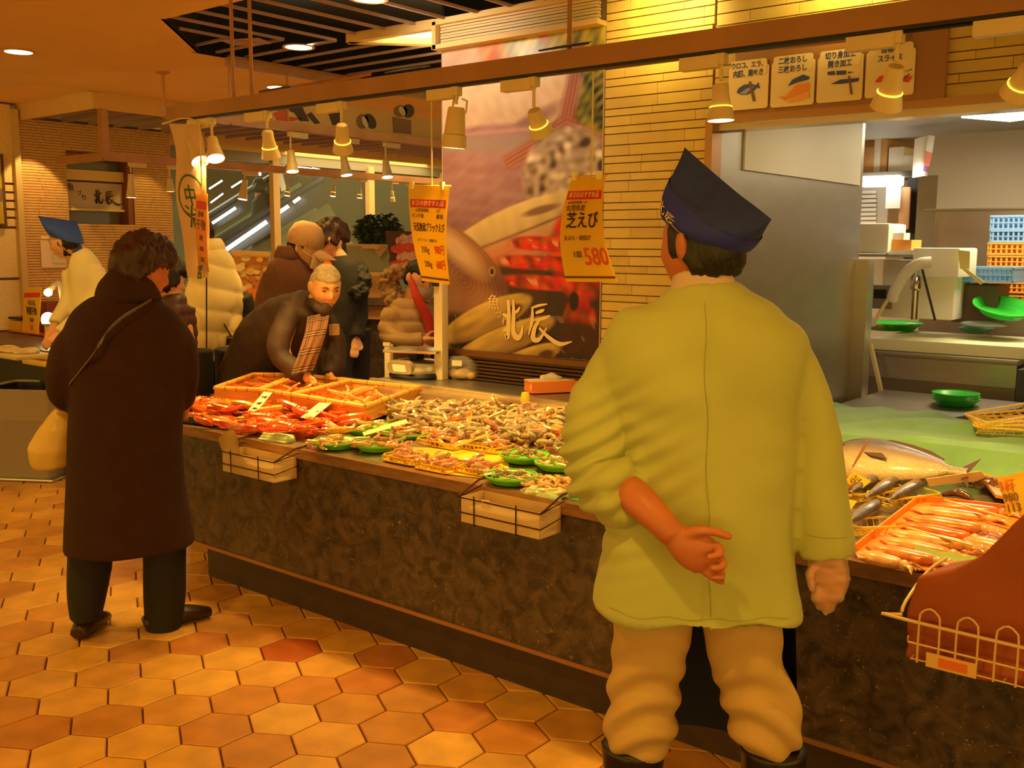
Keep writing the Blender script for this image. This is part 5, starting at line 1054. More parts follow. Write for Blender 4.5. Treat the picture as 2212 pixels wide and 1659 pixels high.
hair(T1, HC, HR, M_hair, s=1.04, k=1.09, topcut=.04, line=.05, nape=-.078, noise=.003, side=.22)
# coat
M_coat = mat('pale_green_coat', (.48, .50, .15), .75, var=.06, vs=5, bump=.10, bs=420, sheen=.15)
b = MB()
f.rings(b, [(622, 1452, 1584, .058, .0), (645, 1415, 1625, .072, 0), (668, 1362, 1682, .088, 0), (700, 1322, 1722, .104, 0), (745, 1296, 1752, .118, 0), (800, 1296, 1758, .126, 0), (870, 1320, 1740, .128, 0), (960, 1345, 1728, .13, -.0), (1060, 1342, 1722, .135, 0), (1160, 1326, 1716, .145, 0), (1250, 1308, 1716, .152, 0), (1312, 1297, 1722, .156, 0)], n=40, ex=2.5)
f.limb(b, [(1395, 745, 0, .045), (1350, 775, 0, .066), (1313, 850, 0, .072), (1303, 930, -.005, .083), (1300, 1000, -.02, .079), (1312, 1040, -.05, .074), (1338, 1058, -.10, .060), (1352, 1066, -.135, .052)], n=24)
f.limb(b, [(1655, 745, 0, .045), (1705, 785, 0, .064), (1748, 855, 0, .058), (1768, 940, 0, .058), (1772, 1030, 0, .060), (1777, 1110, 0, .063), (1784, 1170, 0, .064), (1787, 1199, 0, .061)], n=24)
EL = np.array(f.P(1300, 1020, -.02)); SHL = np.array(f.P(1330, 760)); cxm = np.array(f.P(1523, 1000)); SR = np.array(f.P(1760, 860)); HN = np.array(f.P(1500, 1190, -.2)); HEM = f.P(1500, 1320).z
def coatfold(c):
    x, y, z = c.T
    d = .005+.0105*nz(c, (10, 10, 3.6), 101)+.0045*nz(c, (27, 27, 8), 102)+.0055*np.sin((x-cxm[0])*26+(z-cxm[2])*16+1.6*nz(c, (4, 4, 4), 107))*np.clip((z-cxm[2]+.45)/.3, 0, 1)
    # gathers round the rolled left sleeve
    r = np.linalg.norm(c-EL, axis=1); u = (x-EL[0])*.5-(z-EL[2])*.86; d += np.exp(-(r/.15)**2)*.011*(np.sin(u*150+2*nz(c, (10, 10, 10), 103))+.4*np.sin(u*74+1.2))
    # fan of pulls from under the arms
    for S, sg in ((SHL, 1), (SR, -1)):
        a = np.arctan2(z-S[2]+.12, (x-S[0])*sg); r = np.hypot(x-S[0], z-S[2]+.12); d += (.0030 if sg > 0 else .0012)*np.exp(-((r-.16)/.10)**2)*np.sin(a*7+nz(c, (7, 7, 7), 104))
    # long drapes towards the hand and to the hem
    u = (x-HN[0])*.75+(z-HN[2])*.35; d += .0060*np.exp(-((z-HN[2]-.06)/.16)**2)*np.sin(u*34+.8*nz(c, (6, 6, 6), 105))
    d += .0085*np.clip((HEM+.26-z)/.3, 0, 1)*np.sin(x*31+1.0*nz(c, (5, 5, 5), 106))*(np.abs(x-cxm[0]) < .3)
    d -= .0030*np.exp(-((x-cxm[0]-.002)/.0035)**2)*(y < 0)*(z > HEM-.1)                              # centre back seam
    d -= .0018*np.exp(-((z-f.P(1500, 1000).z)/.003)**2)*0
    d -= .002*np.exp(-((z-HEM-.028)/.003)**2)
    return d
coat = blob(b, 'work_coat', M_coat, T1, .0062, 6, fold=coatfold)
from mathutils.bvhtree import BVHTree
def back_line(ob, pts, r, name, m, par, off=.0004):
    bv = BVHTree.FromPolygons([v.co for v in ob.data.vertices], [p.vertices[:] for p in ob.data.polygons]); out = []
    for x, z in pts:
        h = bv.ray_cast(V(x, -1.5, z), V(0, 1, 0))
        if h[0] is not None: out.append(h[0]+V(0, -off, 0))
    if len(out) > 3: MB().tube(out, r, 5).build(name, m, par)
Mseam = mat('coat_seam', (.34, .34, .10), .8)
sa, sb_ = f.P(1522, 655, -.11), f.P(1533, 1335, -.15)
back_line(coat, [(sa.x+(sb_.x-sa.x)*k/70+.003*math.sin(k*.3), sa.z+(sb_.z-sa.z)*k/70) for k in range(71)], .0011, 'back_seam', Mseam, T1)
hx0, hx1 = f.P(1312, 1310).x, f.P(1712, 1310).x; hz = f.P(1500, 1290).z
back_line(coat, [(hx0+(hx1-hx0)*k/60, hz+.004*math.sin(k*.4)) for k in range(2, 59)], .0009, 'hem_stitching', Mseam, T1)
ca_, cb_ = f.P(1742, 1160, -.06), f.P(1832, 1160, -.06); back_line(coat, [(ca_.x+(cb_.x-ca_.x)*k/16, ca_.z) for k in range(17)], .0009, 'cuff_stitching', Mseam, T1)
cr = f.P(1391, 1048, -.2)
# coat collar band, hat, trousers, boots, apron, glove
b = MB(); f.rings(b, [(598, 1452, 1582, .060, .01), (625, 1446, 1590, .066, 0), (648, 1430, 1604, .072, 0)], ex=2.1); blob(b, 'inner_collar', mat('beige_collar', (.62, .44, .36), .8), T1, .006, 1, fold=lambda c: .002*nz(c, (40, 40, 40), 110))
Fd = HR@V(0, 1, 0); Sd = HR@V(1, 0, 0); HQ = f.P(1524, 497, .03)
RA = [f.P(1479, 318, .06), f.P(1492, 330, .055), f.P(1547, 378, .03), f.P(1597, 420, -.01), f.P(1640, 452, -.05), f.P(1667, 474, -.07)]
def ridge(u): u = (1-u)/2*(len(RA)-1); i = min(len(RA)-2, int(u)); return RA[i].lerp(RA[i+1], u-i)
def ringp(th, o=0): return HQ+Fd*((.106+o)*math.cos(th))+Sd*((.089+o)*math.sin(th))+V(0, 0, .058*math.cos(th)-.004*abs(math.sin(th)))
def hatp(th, t, o=0):
    cth = math.cos(th); A = ringp(th, o); B = ridge(max(-1, min(1, cth*1.02))); p = A*(1-t)+B*t; p += Sd*math.sin(th)*(.036*math.sin(PI*t**.8)+o*(1-t)); 
    p += V(0, 0, -.012*math.sin(PI*t)*gs(cth-.1, .25)) if t > .5 else V(0, 0, 0); return p
def hatmesh(t0, t1, o, nt=12, n=56):
    mb = MB(); vs = []; fs = []
    for j in range(nt+1):
        for k in range(n): vs.append(hatp(2*PI*k/n, t0+(t1-t0)*j/nt, o))
    for j in range(nt): fs += [(j*n+k, (j+1)*n+k, (j+1)*n+(k+1) % n, j*n+(k+1) % n) for k in range(n)]
    return mb.add(vs, fs)
M_navy = mat('navy_cap', (.018, .034, .22), .8, var=.12, vs=30, bump=.25, bs=500); M_navy2 = mat('navy_band_lit', (.020, .026, .36), .75, bump=.25, bs=500)  # band's bluer tone is mostly shading put into the colour
hm2 = hatmesh(0, 1, 0); hm2.f.append(tuple(range(56))); o = hm2.build('cap_crown', M_navy, T1)
def bandmesh():
    vs = []; fs = []; n = 56
    for j in range(7):
        for k in range(n):
            th = 2*PI*k/n; tt = (.46+.10*math.cos(th))*j/6; vs.append(hatp(th, tt, .0045))
    for j in range(6): fs += [(j*n+k, (j+1)*n+k, (j+1)*n+(k+1) % n, j*n+(k+1) % n) for k in range(n)]
    for k in range(n): fs.append((k, (k+1) % n, n*7+(k+1) % n, n*7+k)); vs.append(None)
    for k in range(n): vs[n*7+k] = hatp(2*PI*k/n, 0, -.002)
    return MB().add(vs, fs)
bandmesh().build('cap_band', M_navy2, T1)
Mlogo = mat('logo_thread', (.85, .62, .35), .6)
def cap_logo():
    o = f.P(1455, 472, -.075); mb = MB()
    for st, dx, dy in [(q, 0, 0) for q in KITA]+[(q, .85, -.1) for q in TATSU]:
        D = catmull([(a+dx, b_+dy, c_) for a, b_, c_ in st], 4); n = len(D); L = []; R_ = []
        for i, d in enumerate(D):
            p0, p1 = D[max(0, i-1)], D[min(n-1, i+1)]; t_ = np.array([p1[0]-p0[0], p1[1]-p0[1]]); t_ /= np.linalg.norm(t_)+1e-9; nn = np.array([-t_[1], t_[0]])*max(.03, d[2]*.7)
            for LL, sg in ((L, 1), (R_, -1)):
                a = d[0]+nn[0]*sg; b_ = d[1]+nn[1]*sg; th = math.radians(-50-24*a); tt = .13+.17*b_-.05*a; LL.append(hatp(th, tt, .0062))
        mb.add(L+R_, [(i, n+i, n+i+1, i+1) for i in range(n-1)])
    return mb
# choose the side of the cap that faces the camera
def side_sign(): return 1 if (f.t.matrix_local.to_3x3()@Sd).dot(f.dir) < 0 else -1
cl_ = cap_logo(); cl_.build('cap_logo', Mlogo, T1, smooth=False)
M_trous = mat('khaki_trousers', (.56, .35, .12), .75, var=.05, vs=6, bump=.2, bs=400)
b = MB()
f.limb(b, [(1414, 1270, 0, (.098, .10)), (1410, 1345, 0, (.096, .09)), (1402, 1420, 0, (.089, .085)), (1392, 1490, 0, (.087, .083)), (1389, 1545, -.01, (.085, .083)), (1378, 1590, -.01, (.085, .082)), (1374, 1612, -.01, (.072, .072))], n=24)
f.limb(b, [(1600, 1270, 0, (.105, .10)), (1606, 1345, 0, (.096, .09)), (1613, 1420, 0, (.091, .085)), (1634, 1490, 0, (.088, .083)), (1652, 1548, -.01, (.089, .083)), (1664, 1592, -.01, (.079, .078)), (1670, 1616, -.01, (.064, .066))], n=24)
KL, KR = np.array(f.P(1395, 1500)), np.array(f.P(1640, 1510))
def pantfold(c):
    d = .003*nz(c, (14, 14, 14), 120)
    for K, sg in ((KL, 1), (KR, -1)):
        u = (c[:, 2]-K[2])+((c[:, 0]-K[0])*.9*sg)**2*9-(c[:, 0]-K[0])*.35*sg; d += np.exp(-((c[:, 0]-K[0])/.11)**4)*np.exp(-((c[:, 2]-K[2]+.03)/.16)**2)*.010*np.sin(u*74+.6*nz(c, (8, 8, 8), 121))
    return d
blob(b, 'trousers', M_trous, T1, .0075, 3, fold=pantfold)
M_boot = mat('rubber_boot', (.018, .012, .010), .35)
for lx, z1 in ((1369, 1598), (1671, 1604)):
    b = MB(); top = f.P(lx, z1); x = top.x; b.loft([(x, 0, .03), (x, -.0, .10), (x, -.01, .25), (x, -.01, top.z)], [(.052, .06), (.05, .055), (.068, .07), (.082, .082)], n=20, sub=4); b.loft([(x, -.075, .035), (x, .02, .045), (x, .12, .035), (x, .19, .025)], [(.038, .033), (.046, .042), (.048, .034), (.03, .022)], n=16, sub=4)
    blob(b, 'boot', M_boot, T1, .009, 2)
M_apron = mat('navy_apron', (.010, .014, .06), .6)
Z0, Z1 = f.P(1500, 1560, .14).z, f.P(1500, 1200, .14).z; xa, xb = f.P(1322, 1400, .02).x, f.P(1736, 1400, .02).x
def apr(u, v, o=0): a = PI*u; return ((xa+xb)/2-(xb-xa)/2*math.cos(a)*(1-.13*v)*(1+.02*math.sin(a*9)), .17*math.sin(a)+.0+o, Z0+(Z1-Z0)*v-.05*u*(1-v))
b = MB().grid(lambda u, v: apr(u, v), 30, 12); g = MB().grid(lambda u, v: apr(u, v, .004), 30, 12); b.add(g.v, [q[::-1] for q in g.f]); b.build('apron', M_apron, T1)
b = MB(); f.limb(b, [(1786, 1196, 0, (.046, .036)), (1788, 1222, -.01, (.047, .030)), (1791, 1258, -.012, (.047, .028)), (1787, 1276, -.014, (.040, .022))], n=20); b.ell(f.P(1827, 1250, -.01), (.013, .007, .007))
for k, (x0, x1, x2, y2) in enumerate(((1768, 1760, 1770, 1312), (1783, 1779, 1783, 1322), (1798, 1799, 1794, 1316), (1812, 1816, 1804, 1300))): finger(b, f, [(x0, 1262, -.01), (x1, 1287, -.027), (x2, y2, -.014)], .0118)
finger(b, f, [(1764, 1215, -.02), (1750, 1240, -.036), (1754, 1270, -.042)], .0135)
blob(b, 'plastic_glove', mat('glove_plastic', (.85, .62, .48), .25, alpha=.33, spec=.9), T1, .0042, 1, fold=lambda c: .0012*nz(c, (60, 60, 90), 130)+.0012*nz(c, (170, 170, 170), 131))
# ------------------------------------------------------------------ 2  shopper in the long dark coat
f = Fig('person', 'person with short dark hair in a long dark maroon coat, seen from behind', 282, 4.31); T2 = f.t
M_mar = mat('maroon_wool', (.034, .007, .004), .95, var=.15, vs=12, bump=.3, bs=300)
HC = f.P(313, 585, .02); HR = ROT(-62, -22); b = MB(); head_pts(b, HC, HR, 1.0)
f.limb(b, [(295, 600, .02, .05), (282, 650, 0, .055), (275, 720, 0, .12), (275, 900, 0, .12), (275, 1100, 0, .12)])
for L in ([(165, 715, 0, .045), (125, 800, .02, .04), (130, 866, .06, .034), (150, 872, .12, .03)], [(375, 715, 0, .045), (400, 800, .02, .04), (405, 860, .08, .034), (392, 868, .14, .03)]): f.limb(b, L)
for L in ([(197, 1100, 0, .07), (192, 1250, 0, .055), (185, 1335, 0, .042)], [(355, 1100, 0, .07), (356, 1250, 0, .055), (352, 1350, 0, .042)]): f.limb(b, L)
for x0, y0 in ((152, 878), (394, 873)):
    f.limb(b, [(x0, y0-6, .12, .026), (x0, y0+8, .13, (.035, .02))])
    for k in range(5): finger(b, f, [(x0-12+6*k, y0+10, .13), (x0-12+6*k, y0+26, .11), (x0-10+5*k, y0+36, .10)], .009)
blob(b, 'body', M_skin, T2, .0085, 2); face(T2, HC, HR)
hair(T2, f.P(309, 576, .02), HR, M_hairb, s=1.0, k=1.16, line=.02, nape=-.085, noise=.007, big=(1.13, 1.10, 1.13), side=.05)
b = MB(); f.rings(b, [(632, 226, 334, .07), (645, 206, 352, .085), (664, 172, 380, .10), (700, 140, 404, .12), (760, 128, 412, .14), (850, 148, 402, .16), (950, 145, 400, .17), (1050, 141, 405, .185), (1130, 137, 414, .20), (1178, 134, 421, .21)], n=36, ex=2.4)
f.limb(b, [(185, 715, 0, .06), (152, 750, 0, .070), (138, 800, 0, .070), (140, 846, .03, .066), (152, 868, .08, .052)], n=20); f.limb(b, [(368, 710, 0, .06), (388, 750, 0, .068), (396, 800, 0, .066), (394, 850, .04, .06), (388, 868, .1, .05)], n=20)
blob(b, 'long_coat', M_mar, T2, .011, 4, fold=lambda c: .006*nz(c, (9, 9, 3.5), 140)+.003*nz(c, (24, 24, 8), 141))
b = MB(); f.rings(b, [(594, 232, 326, .066, .01), (604, 222, 336, .078), (625, 208, 346, .092), (644, 203, 350, .10), (652, 208, 346, .096)]); blob(b, 'coat_collar', M_mar, T2, .009, 2)
SP = [f.P(326, 648, -.09), f.P(300, 664, -.125), f.P(262, 688, -.142), f.P(228, 722, -.15), f.P(205, 760, -.155), f.P(150, 830, -.08)]
MB().loft(SP, [(.008, .003)]*6, n=8, hint=(.6, 0, .8), sub=5).build('bag_strap', mat('grey_strap', (.12, .10, .10), .6), T2)
M_black = MATS['black_void']; M_btr = mat('black_trousers', (.013, .011, .009), .85, bump=.1)
b = MB(); f.limb(b, [(200, 1100, 0, (.095, .1)), (195, 1200, 0, (.088, .09)), (188, 1280, 0, (.078, .085)), (185, 1338, 0, (.062, .07))], n=20); f.limb(b, [(355, 1100, 0, (.095, .1)), (356, 1200, 0, (.085, .09)), (356, 1290, 0, (.082, .085)), (353, 1362, 0, (.068, .07))], n=20)
blob(b, 'trousers', M_btr, T2, .011, 2, fold=lambda c: .004*nz(c, (20, 20, 8), 142))
M_shoe = mat('dark_brown_shoe', (.035, .013, .008), .35)
for x0, x1, y0 in ((183, 202, 1362), (348, 398, 1374)):
    a = f.P(x0, y0); e = V((x1-x0)/505*1.9, .14 if x1-x0 < 30 else .05, 0); b = MB().loft([V(a.x, a.y, .03)-e*.35, V(a.x, a.y, .045), V(a.x, a.y, .04)+e*.6, V(a.x, a.y, .025)+e*1.1], [(.034, .03), (.043, .048), (.045, .036), (.028, .02)], n=16, sub=4, hint=(e.y, -e.x, 0)); b.v = [(x, y, max(.001, z)) for x, y, z in b.v]; blob(b, 'shoe', M_shoe, T2, .008, 2)
# her bag
bp0 = f.P(150, 872, .1); wv = f.t.matrix_basis@bp0 if False else None
t = thing('shopping_bag', f.loc+Matrix.Rotation(f.rz, 3, 'Z')@V(f.P(125, 940).x, .08, f.P(110, 1010).z), 'yellowish plastic shopping bag hanging from the hand of the maroon coat shopper', 'bag', rz=f.rz)
off = V(f.P(125, 940).x, .08, f.P(110, 1010).z); b = MB(); b.loft([f.P(112, 1008, .08)-off, f.P(108, 975, .08)-off, f.P(122, 930, .08)-off, f.P(146, 880, .1)-off, f.P(152, 860, .1)-off], [(.070, .05), (.085, .06), (.062, .05), (.035, .03), (.015, .012)], n=24, sub=4)
blob(b, 'bag', mat('yellow_film', (.85, .60, .16), .35, transl=.3), t, .008, 2, fold=lambda c: .006*nz(c, (25, 25, 14), 145)+.002*nz(c, (80, 80, 60), 146))
# ------------------------------------------------------------------ 3  old man leaning over the crates (built along world axes)
T3 = thing('person', (-5.32, 3.9, 0), 'person with short grey hair and a plaid scarf leaning over the shrimp crates', 'person'); O3 = WL(T3)
def W(px, py, X=None, Y=None): return at(px, py, X=X, Y=Y)-O3
def atd(px, py, d): r = ray(px, py); F_ = CR@V(0, 0, -1); return V(0, 0, CAMH)+r*(d/(-(CRi@r).z))-O3
M_jk = mat('dark_brown_jacket', (.060, .028, .020), .7, var=.15, vs=12, bump=.2, bs=200); HC3 = atd(703, 620, 5.55); HR3 = ROT(-90-16, -24)  # faces right and towards the camera
Rw = Matrix.Rotation(math.radians(-112), 3, 'Z')@Matrix.Rotation(0, 3, 'X'); HR3 = Rw@Matrix.Rotation(math.radians(-22), 3, 'X')
b = MB(); head_pts(b, HC3, HR3, 1.06); b.loft([atd(690, 640, 5.6), atd(664, 680, 5.74), atd(610, 720, 5.95), atd(540, 800, 6.2)], [.052, .055, .09, .11], n=18, sub=4)
b.loft([atd(625, 690, 5.55), atd(610, 760, 5.5), atd(655, 812, 5.4)], [.05, .045, .033], n=14, sub=4); b.loft([atd(704, 700, 5.87), atd(722, 745, 5.82), atd(713, 815, 5.7)], [.04, .036, .030], n=14, sub=4)
for hx, hy, hd in ((664, 818, 5.38), (714, 820, 5.68)):
    b.loft([atd(hx-4, hy-8, hd), atd(hx+4, hy+2, hd-.02)], [(.033, .02), (.03, .016)], n=12, sub=3)
    for k in range(5): b.loft([atd(hx+5, hy-3+2*k, hd-.02), atd(hx+16-abs(k-2)*2, hy-2+3*k, hd-.05), atd(hx+22-abs(k-2)*2, hy+4+3*k, hd-.06)], [.008, .008, .006], n=8, sub=3)
b.loft([V(.05, .0, .85), V(.0, .1, .45), V(-.02, .1, .06)], [.09, .06, .045], n=14); b.loft([V(.0, -.12, .85), V(-.02, -.12, .45), V(-.04, -.12, .06)], [.09, .06, .045], n=14)
blob(b, 'body', mat('skin_warm', (.85, .42, .18), .5, var=.1, vs=20, bump=.1, bs=90), T3, .0062, 2); face(T3, HC3, HR3, 1.06, .35)
hair(T3, HC3, HR3, M_hairw, s=1.06, k=1.06, line=.055, nape=-.05, noise=.002, side=.0)
b = MB(); b.loft([atd(668, 655, 5.62), atd(640, 690, 5.72), atd(590, 725, 5.90), atd(555, 780, 6.02), atd(530, 850, 6.1), atd(522, 900, 6.15)], [(.10, .09), (.17, .16), (.20, .19), (.19, .18), (.18, .17), (.18, .17)], n=28, sub=5, hint=(.2, .9, .3))
b.loft([atd(632, 672, 5.6), atd(608, 720, 5.5), atd(604, 765, 5.48), atd(632, 795, 5.45), atd(662, 812, 5.4)], [.065, .066, .058, .05, .042], n=18, sub=5); b.loft([atd(700, 690, 5.85), atd(722, 740, 5.8), atd(722, 790, 5.75), atd(712, 812, 5.7)], [.07, .07, .06, .045], n=18, sub=5)
b.loft([atd(690, 680, 5.80), atd(690, 740, 5.82), atd(680, 815, 5.85)], [(.07, .06), (.10, .08), (.10, .08)], n=16)
blob(b, 'jacket', M_jk, T3, .009, 3, fold=lambda c: .005*nz(c, (16, 16, 16), 150)+.003*nz(c, (45, 45, 45), 151))
b = MB(); b.loft([atd(672, 648, 5.66), atd(690, 668, 5.50), atd(712, 668, 5.52)], [(.028, .04)]*3, n=12, sub=4); blob(b, 'jacket_collar', M_jk, T3, .007, 1)
def plaid():
    m = bpy.data.materials.new('plaid_scarf'); m.use_nodes = True; N = m.node_tree.nodes; L = m.node_tree.links; b_ = N['Principled BSDF']; b_.inputs['Roughness'].default_value = .9
    at_ = N.new('ShaderNodeAttribute'); at_.attribute_name = 'Col'; L.new(at_.outputs['Color'], b_.inputs['Base Color']); return m
SC0 = [atd(688, 680, 5.52), atd(682, 715, 5.42), atd(668, 760, 5.36), atd(652, 806, 5.34)]; nu, nv = 40, 120; mb = MB(); D = catmull([tuple(p) for p in SC0], 40)[:nv+1]; nv = len(D)-1
side_ = (CR@V(1, 0, 0)); nrm_ = (CR@V(0, 0, 1))
for j, d in enumerate(D):
    for i in range(nu+1): u = i/nu-.5; wv_ = .125*(1-.1*j/nv); mb.v.append(tuple(V(*d)+side_*u*wv_*1.0+V(0, 0, .02*u)+nrm_*(.03*math.cos(u*PI)+.008*math.sin(u*17+j*.03))))
mb.f = [(j*(nu+1)+i, (j+1)*(nu+1)+i, (j+1)*(nu+1)+i+1, j*(nu+1)+i+1) for j in range(nv) for i in range(nu)]
o = mb.build('scarf', plaid(), T3); a_ = o.data.color_attributes.new('Col', 'FLOAT_COLOR', 'POINT'); cc = []
for j in range(nv+1):
    for i in range(nu+1):
        base = np.array((.25, .105, .05)); sj = (j % 34) in (6, 7, 11, 12, 16, 17); si = (i % 20) in (8, 9, 12, 13)
        if sj: base = np.array((.05, .02, .02))
        elif si: base = base*.35
        if (j % 34) in (9, 14): base = np.array((.38, .25, .15))
        cc += [*base, 1]
a_.data.foreach_set('color', cc)
b = MB(); b.loft([V(.08, .03, .95), V(.02, .10, .5), V(-.01, .1, .08)], [(.12, .12), (.085, .085), (.07, .07)], n=16); b.loft([V(.02, -.12, .95), V(-.01, -.12, .5), V(-.03, -.12, .08)], [(.11, .11), (.085, .085), (.07, .07)], n=16); blob(b, 'trousers', M_btr, T3, .012, 2)
for yy in (.1, -.12): b = MB().loft([V(-.1, yy, .035), V(0, yy, .05), V(.12, yy, .03)], [(.036, .03), (.045, .045), (.035, .02)], n=12, hint=(0, 1, 0)); blob(b, 'shoe', M_shoe, T3, .01, 1)
b = MB().box(atd(722, 712, 5.65), (.03, .05, .06)); b.build('name_tag', mat('tan_tag', (.7, .45, .18), .6), T3)
# ------------------------------------------------------------------ small background figures
def figure(label, px, d, head, yaw, pitch, torso, arms, col, mat_, skin=M_skin2, hairm=M_hair, hs=1.0, legs=None, legm=None, hairk=dict(), facep=True, voxel=.012, puffy=0, fold=None, name='jacket', shoes=True, hand=True, neck=True):
    f = Fig('person', label, px, d); t = f.t; hx, hy, hdy = head; HC = f.P(hx, hy, hdy); HR = ROT(yaw, pitch); b = MB(); head_pts(b, HC, HR, hs)
    py0 = torso[0][0]; cx = (torso[0][1]+torso[0][2])/2
    b.loft([HC+HR@V(0, -.02, -.05)*hs, f.P(cx, py0+5), f.P((torso[len(torso)//2][1]+torso[len(torso)//2][2])/2, torso[len(torso)//2][0]), V(0, 0, .9)], [.05, .06, .11, .11], n=14, sub=4)
    for A in arms:
        f.limb(b, [(q[0], q[1], q[2], q[3]*.55) for q in A], n=12)
        if hand:
            e = f.P(*A[-1][:3]); dd = (e-f.P(*A[-2][:3])).normalized(); b.loft([e, e+dd*.04, e+dd*.09], [(.028, .024), (.038, .018), (.03, .014)], n=10, sub=3)
            sdv = dd.cross(V(0, 1, 0)).normalized()
            for k in range(4): b.loft([e+dd*.08+sdv*(k-1.5)*.017, e+dd*.12+sdv*(k-1.5)*.018, e+dd*(.15-.008*abs(k-1.5))+sdv*(k-1.5)*.016+V(0, 0, -.012)], [.009, .0085, .007], n=7, sub=3)
            b.loft([e+dd*.02+sdv*.03, e+dd*.06+sdv*.05, e+dd*.09+sdv*.05], [.011, .010, .008], n=7, sub=3)
    hipz = .88
    for sx in (-.09, .09): b.loft([V(sx, 0, hipz), V(sx, 0, .48), V(sx, 0, .08)], [.07, .052, .04], n=12)
    blob(b, 'body', skin, t, .008*max(1, hs), 2)
    if facep: face(t, HC, HR, hs, .6)
    if hairm: hair(t, HC, HR, hairm, s=hs, **hairk)
    b = MB(); f.rings(b, torso, n=28, ex=2.3)
    for A in arms: f.limb(b, A, n=16)
    blob(b, name, mat_, t, voxel, 3, fold=fold or (lambda c: .005*nz(c, (18, 18, 12), 170)+.003*nz(c, (45, 45, 30), 171)))
    b = MB()
    for sx in (-.09, .09): b.loft([V(sx, 0, .98), V(sx, 0, .5), V(sx, 0, .07)], [(.105, .12), (.085, .09), (.07, .075)], n=16)
    blob(b, 'trousers', legm or M_btr, t, .012, 2)
    if shoes:
        fr = (HR@V(0, 1, 0)); fr = V(fr.x, fr.y, 0).normalized()
        for sx in (-.09, .09): c0 = V(sx, 0, 0); b = MB().loft([c0-fr*.08+V(0, 0, .035), c0+V(0, 0, .05), c0+fr*.15+V(0, 0, .028)], [(.034, .03), (.043, .048), (.035, .02)], n=12, hint=(fr.y, -fr.x, 0)); blob(b, 'shoe', M_shoe, t, .01, 1)
    return f, t, HC, HR
# 4  capped man with a mask
M_cord = mat('brown_corduroy', (.15, .055, .03), .85, var=.1, vs=20, bump=.4, bs=260, stretch=(3, 3, .3))
f, t, HC, HR = figure('person in a beige cap, face mask and brown corduroy jacket behind the leaning one', 640, 6.8, (661, 536, -.02), -118, -14,
    [(545, 612, 668, .06), (565, 596, 678, .09), (590, 574, 686, .13), (650, 566, 690, .15), (730, 562, 690, .16), (790, 560, 692, .16)], [[(590, 592, 0, .07), (574, 650, 0, .072), (572, 720, -.04, .066), (610, 760, -.16, .055)], [(678, 592, 0, .065), (690, 660, -.02, .065), (690, 730, -.12, .055)]], None, M_cord, hs=1.12, facep=False, hairk=dict(topcut=.01, line=.2))
M_capb = mat('beige_cap', (.50, .28, .15), .8, var=.06, vs=40, bump=.2, bs=300)
b = MB(); b.lathe([(0, .128), (.04, .125), (.075, .105), (.098, .06), (.104, .01), (.102, -.004), (.094, -.004), (.09, .05), (.06, .09), (0, .11)], (0, -.005, .02), 26, None, .86, 1.04); b.xf(Matrix.Translation(HC+HR@V(0, -.006, .000))@(HR@Matrix.Rotation(.02, 3, 'X')).to_4x4()@Matrix.Scale(1.17, 4)); b.build('cap_crown', M_capb, t)
b = MB().grid(lambda u, v: V((u-.5)*.165*(1-.25*v*v), .085+.105*v*math.sin(PI*(.15+.7*u)), .022-.022*v-.10*(u-.5)**2), 12, 6); g = MB().grid(lambda u, v: V((u-.5)*.165*(1-.25*v*v), .085+.105*v*math.sin(PI*(.15+.7*u)), .018-.022*v-.10*(u-.5)**2), 12, 6); b.add(g.v, [q[::-1] for q in g.f]); b.xf(Matrix.Translation(HC+HR@V(0, .010, .004))@(HR@Matrix.Rotation(-.12, 3, 'X')).to_4x4()@Matrix.Scale(1.15, 4)); b.build('cap_visor', M_capb, t)
for a_ in (0, PI/3, -PI/3): MB().tube([HC+HR@V(0, -.006, .0)+HR@(V(.091*1.01*math.cos(q)*math.sin(a_), -.005+.110*1.01*math.cos(q)*math.cos(a_), .02+.105*math.sin(q)*1.03)*1.17) for q in np.linspace(.05, PI-.05, 16)], .0016, 5).build('cap_seam', mat('cap_seam_tan', (.30, .16, .08), .8), t)
MB().ell(HC+HR@V(0, -.005, .152)*1.12, (.008, .008, .005)).build('cap_button', M_capb, t)
def mask(t, HC, HR, s=1.0):
    b = MB().grid(lambda u, v: HR@(V(.070*math.sin((u-.5)*2.6), .070+.050*math.cos((u-.5)*2.6)*(.82+.18*math.sin(PI*v)), -.012-.085*v)*s)+HC, 14, 8); b.build('face_mask', M_mask, t)
    for sd in (-1, 1): MB().tube([HR@(V(sd*.068, .085, -.03)*s)+HC, HR@(V(sd*.082, .03, -.01)*s)+HC, HR@(V(sd*.084, -.015, .01)*s)+HC], .0018*s, 5).build('mask_loop', M_mask, t)
mask(t, HC, HR, 1.12)
b = MB(); f.rings(b, [(530, 600, 660, .075, .0), (548, 592, 668, .09), (562, 590, 672, .09)], ex=2); blob(b, 'jacket_collar', M_cord, t, .01, 2)
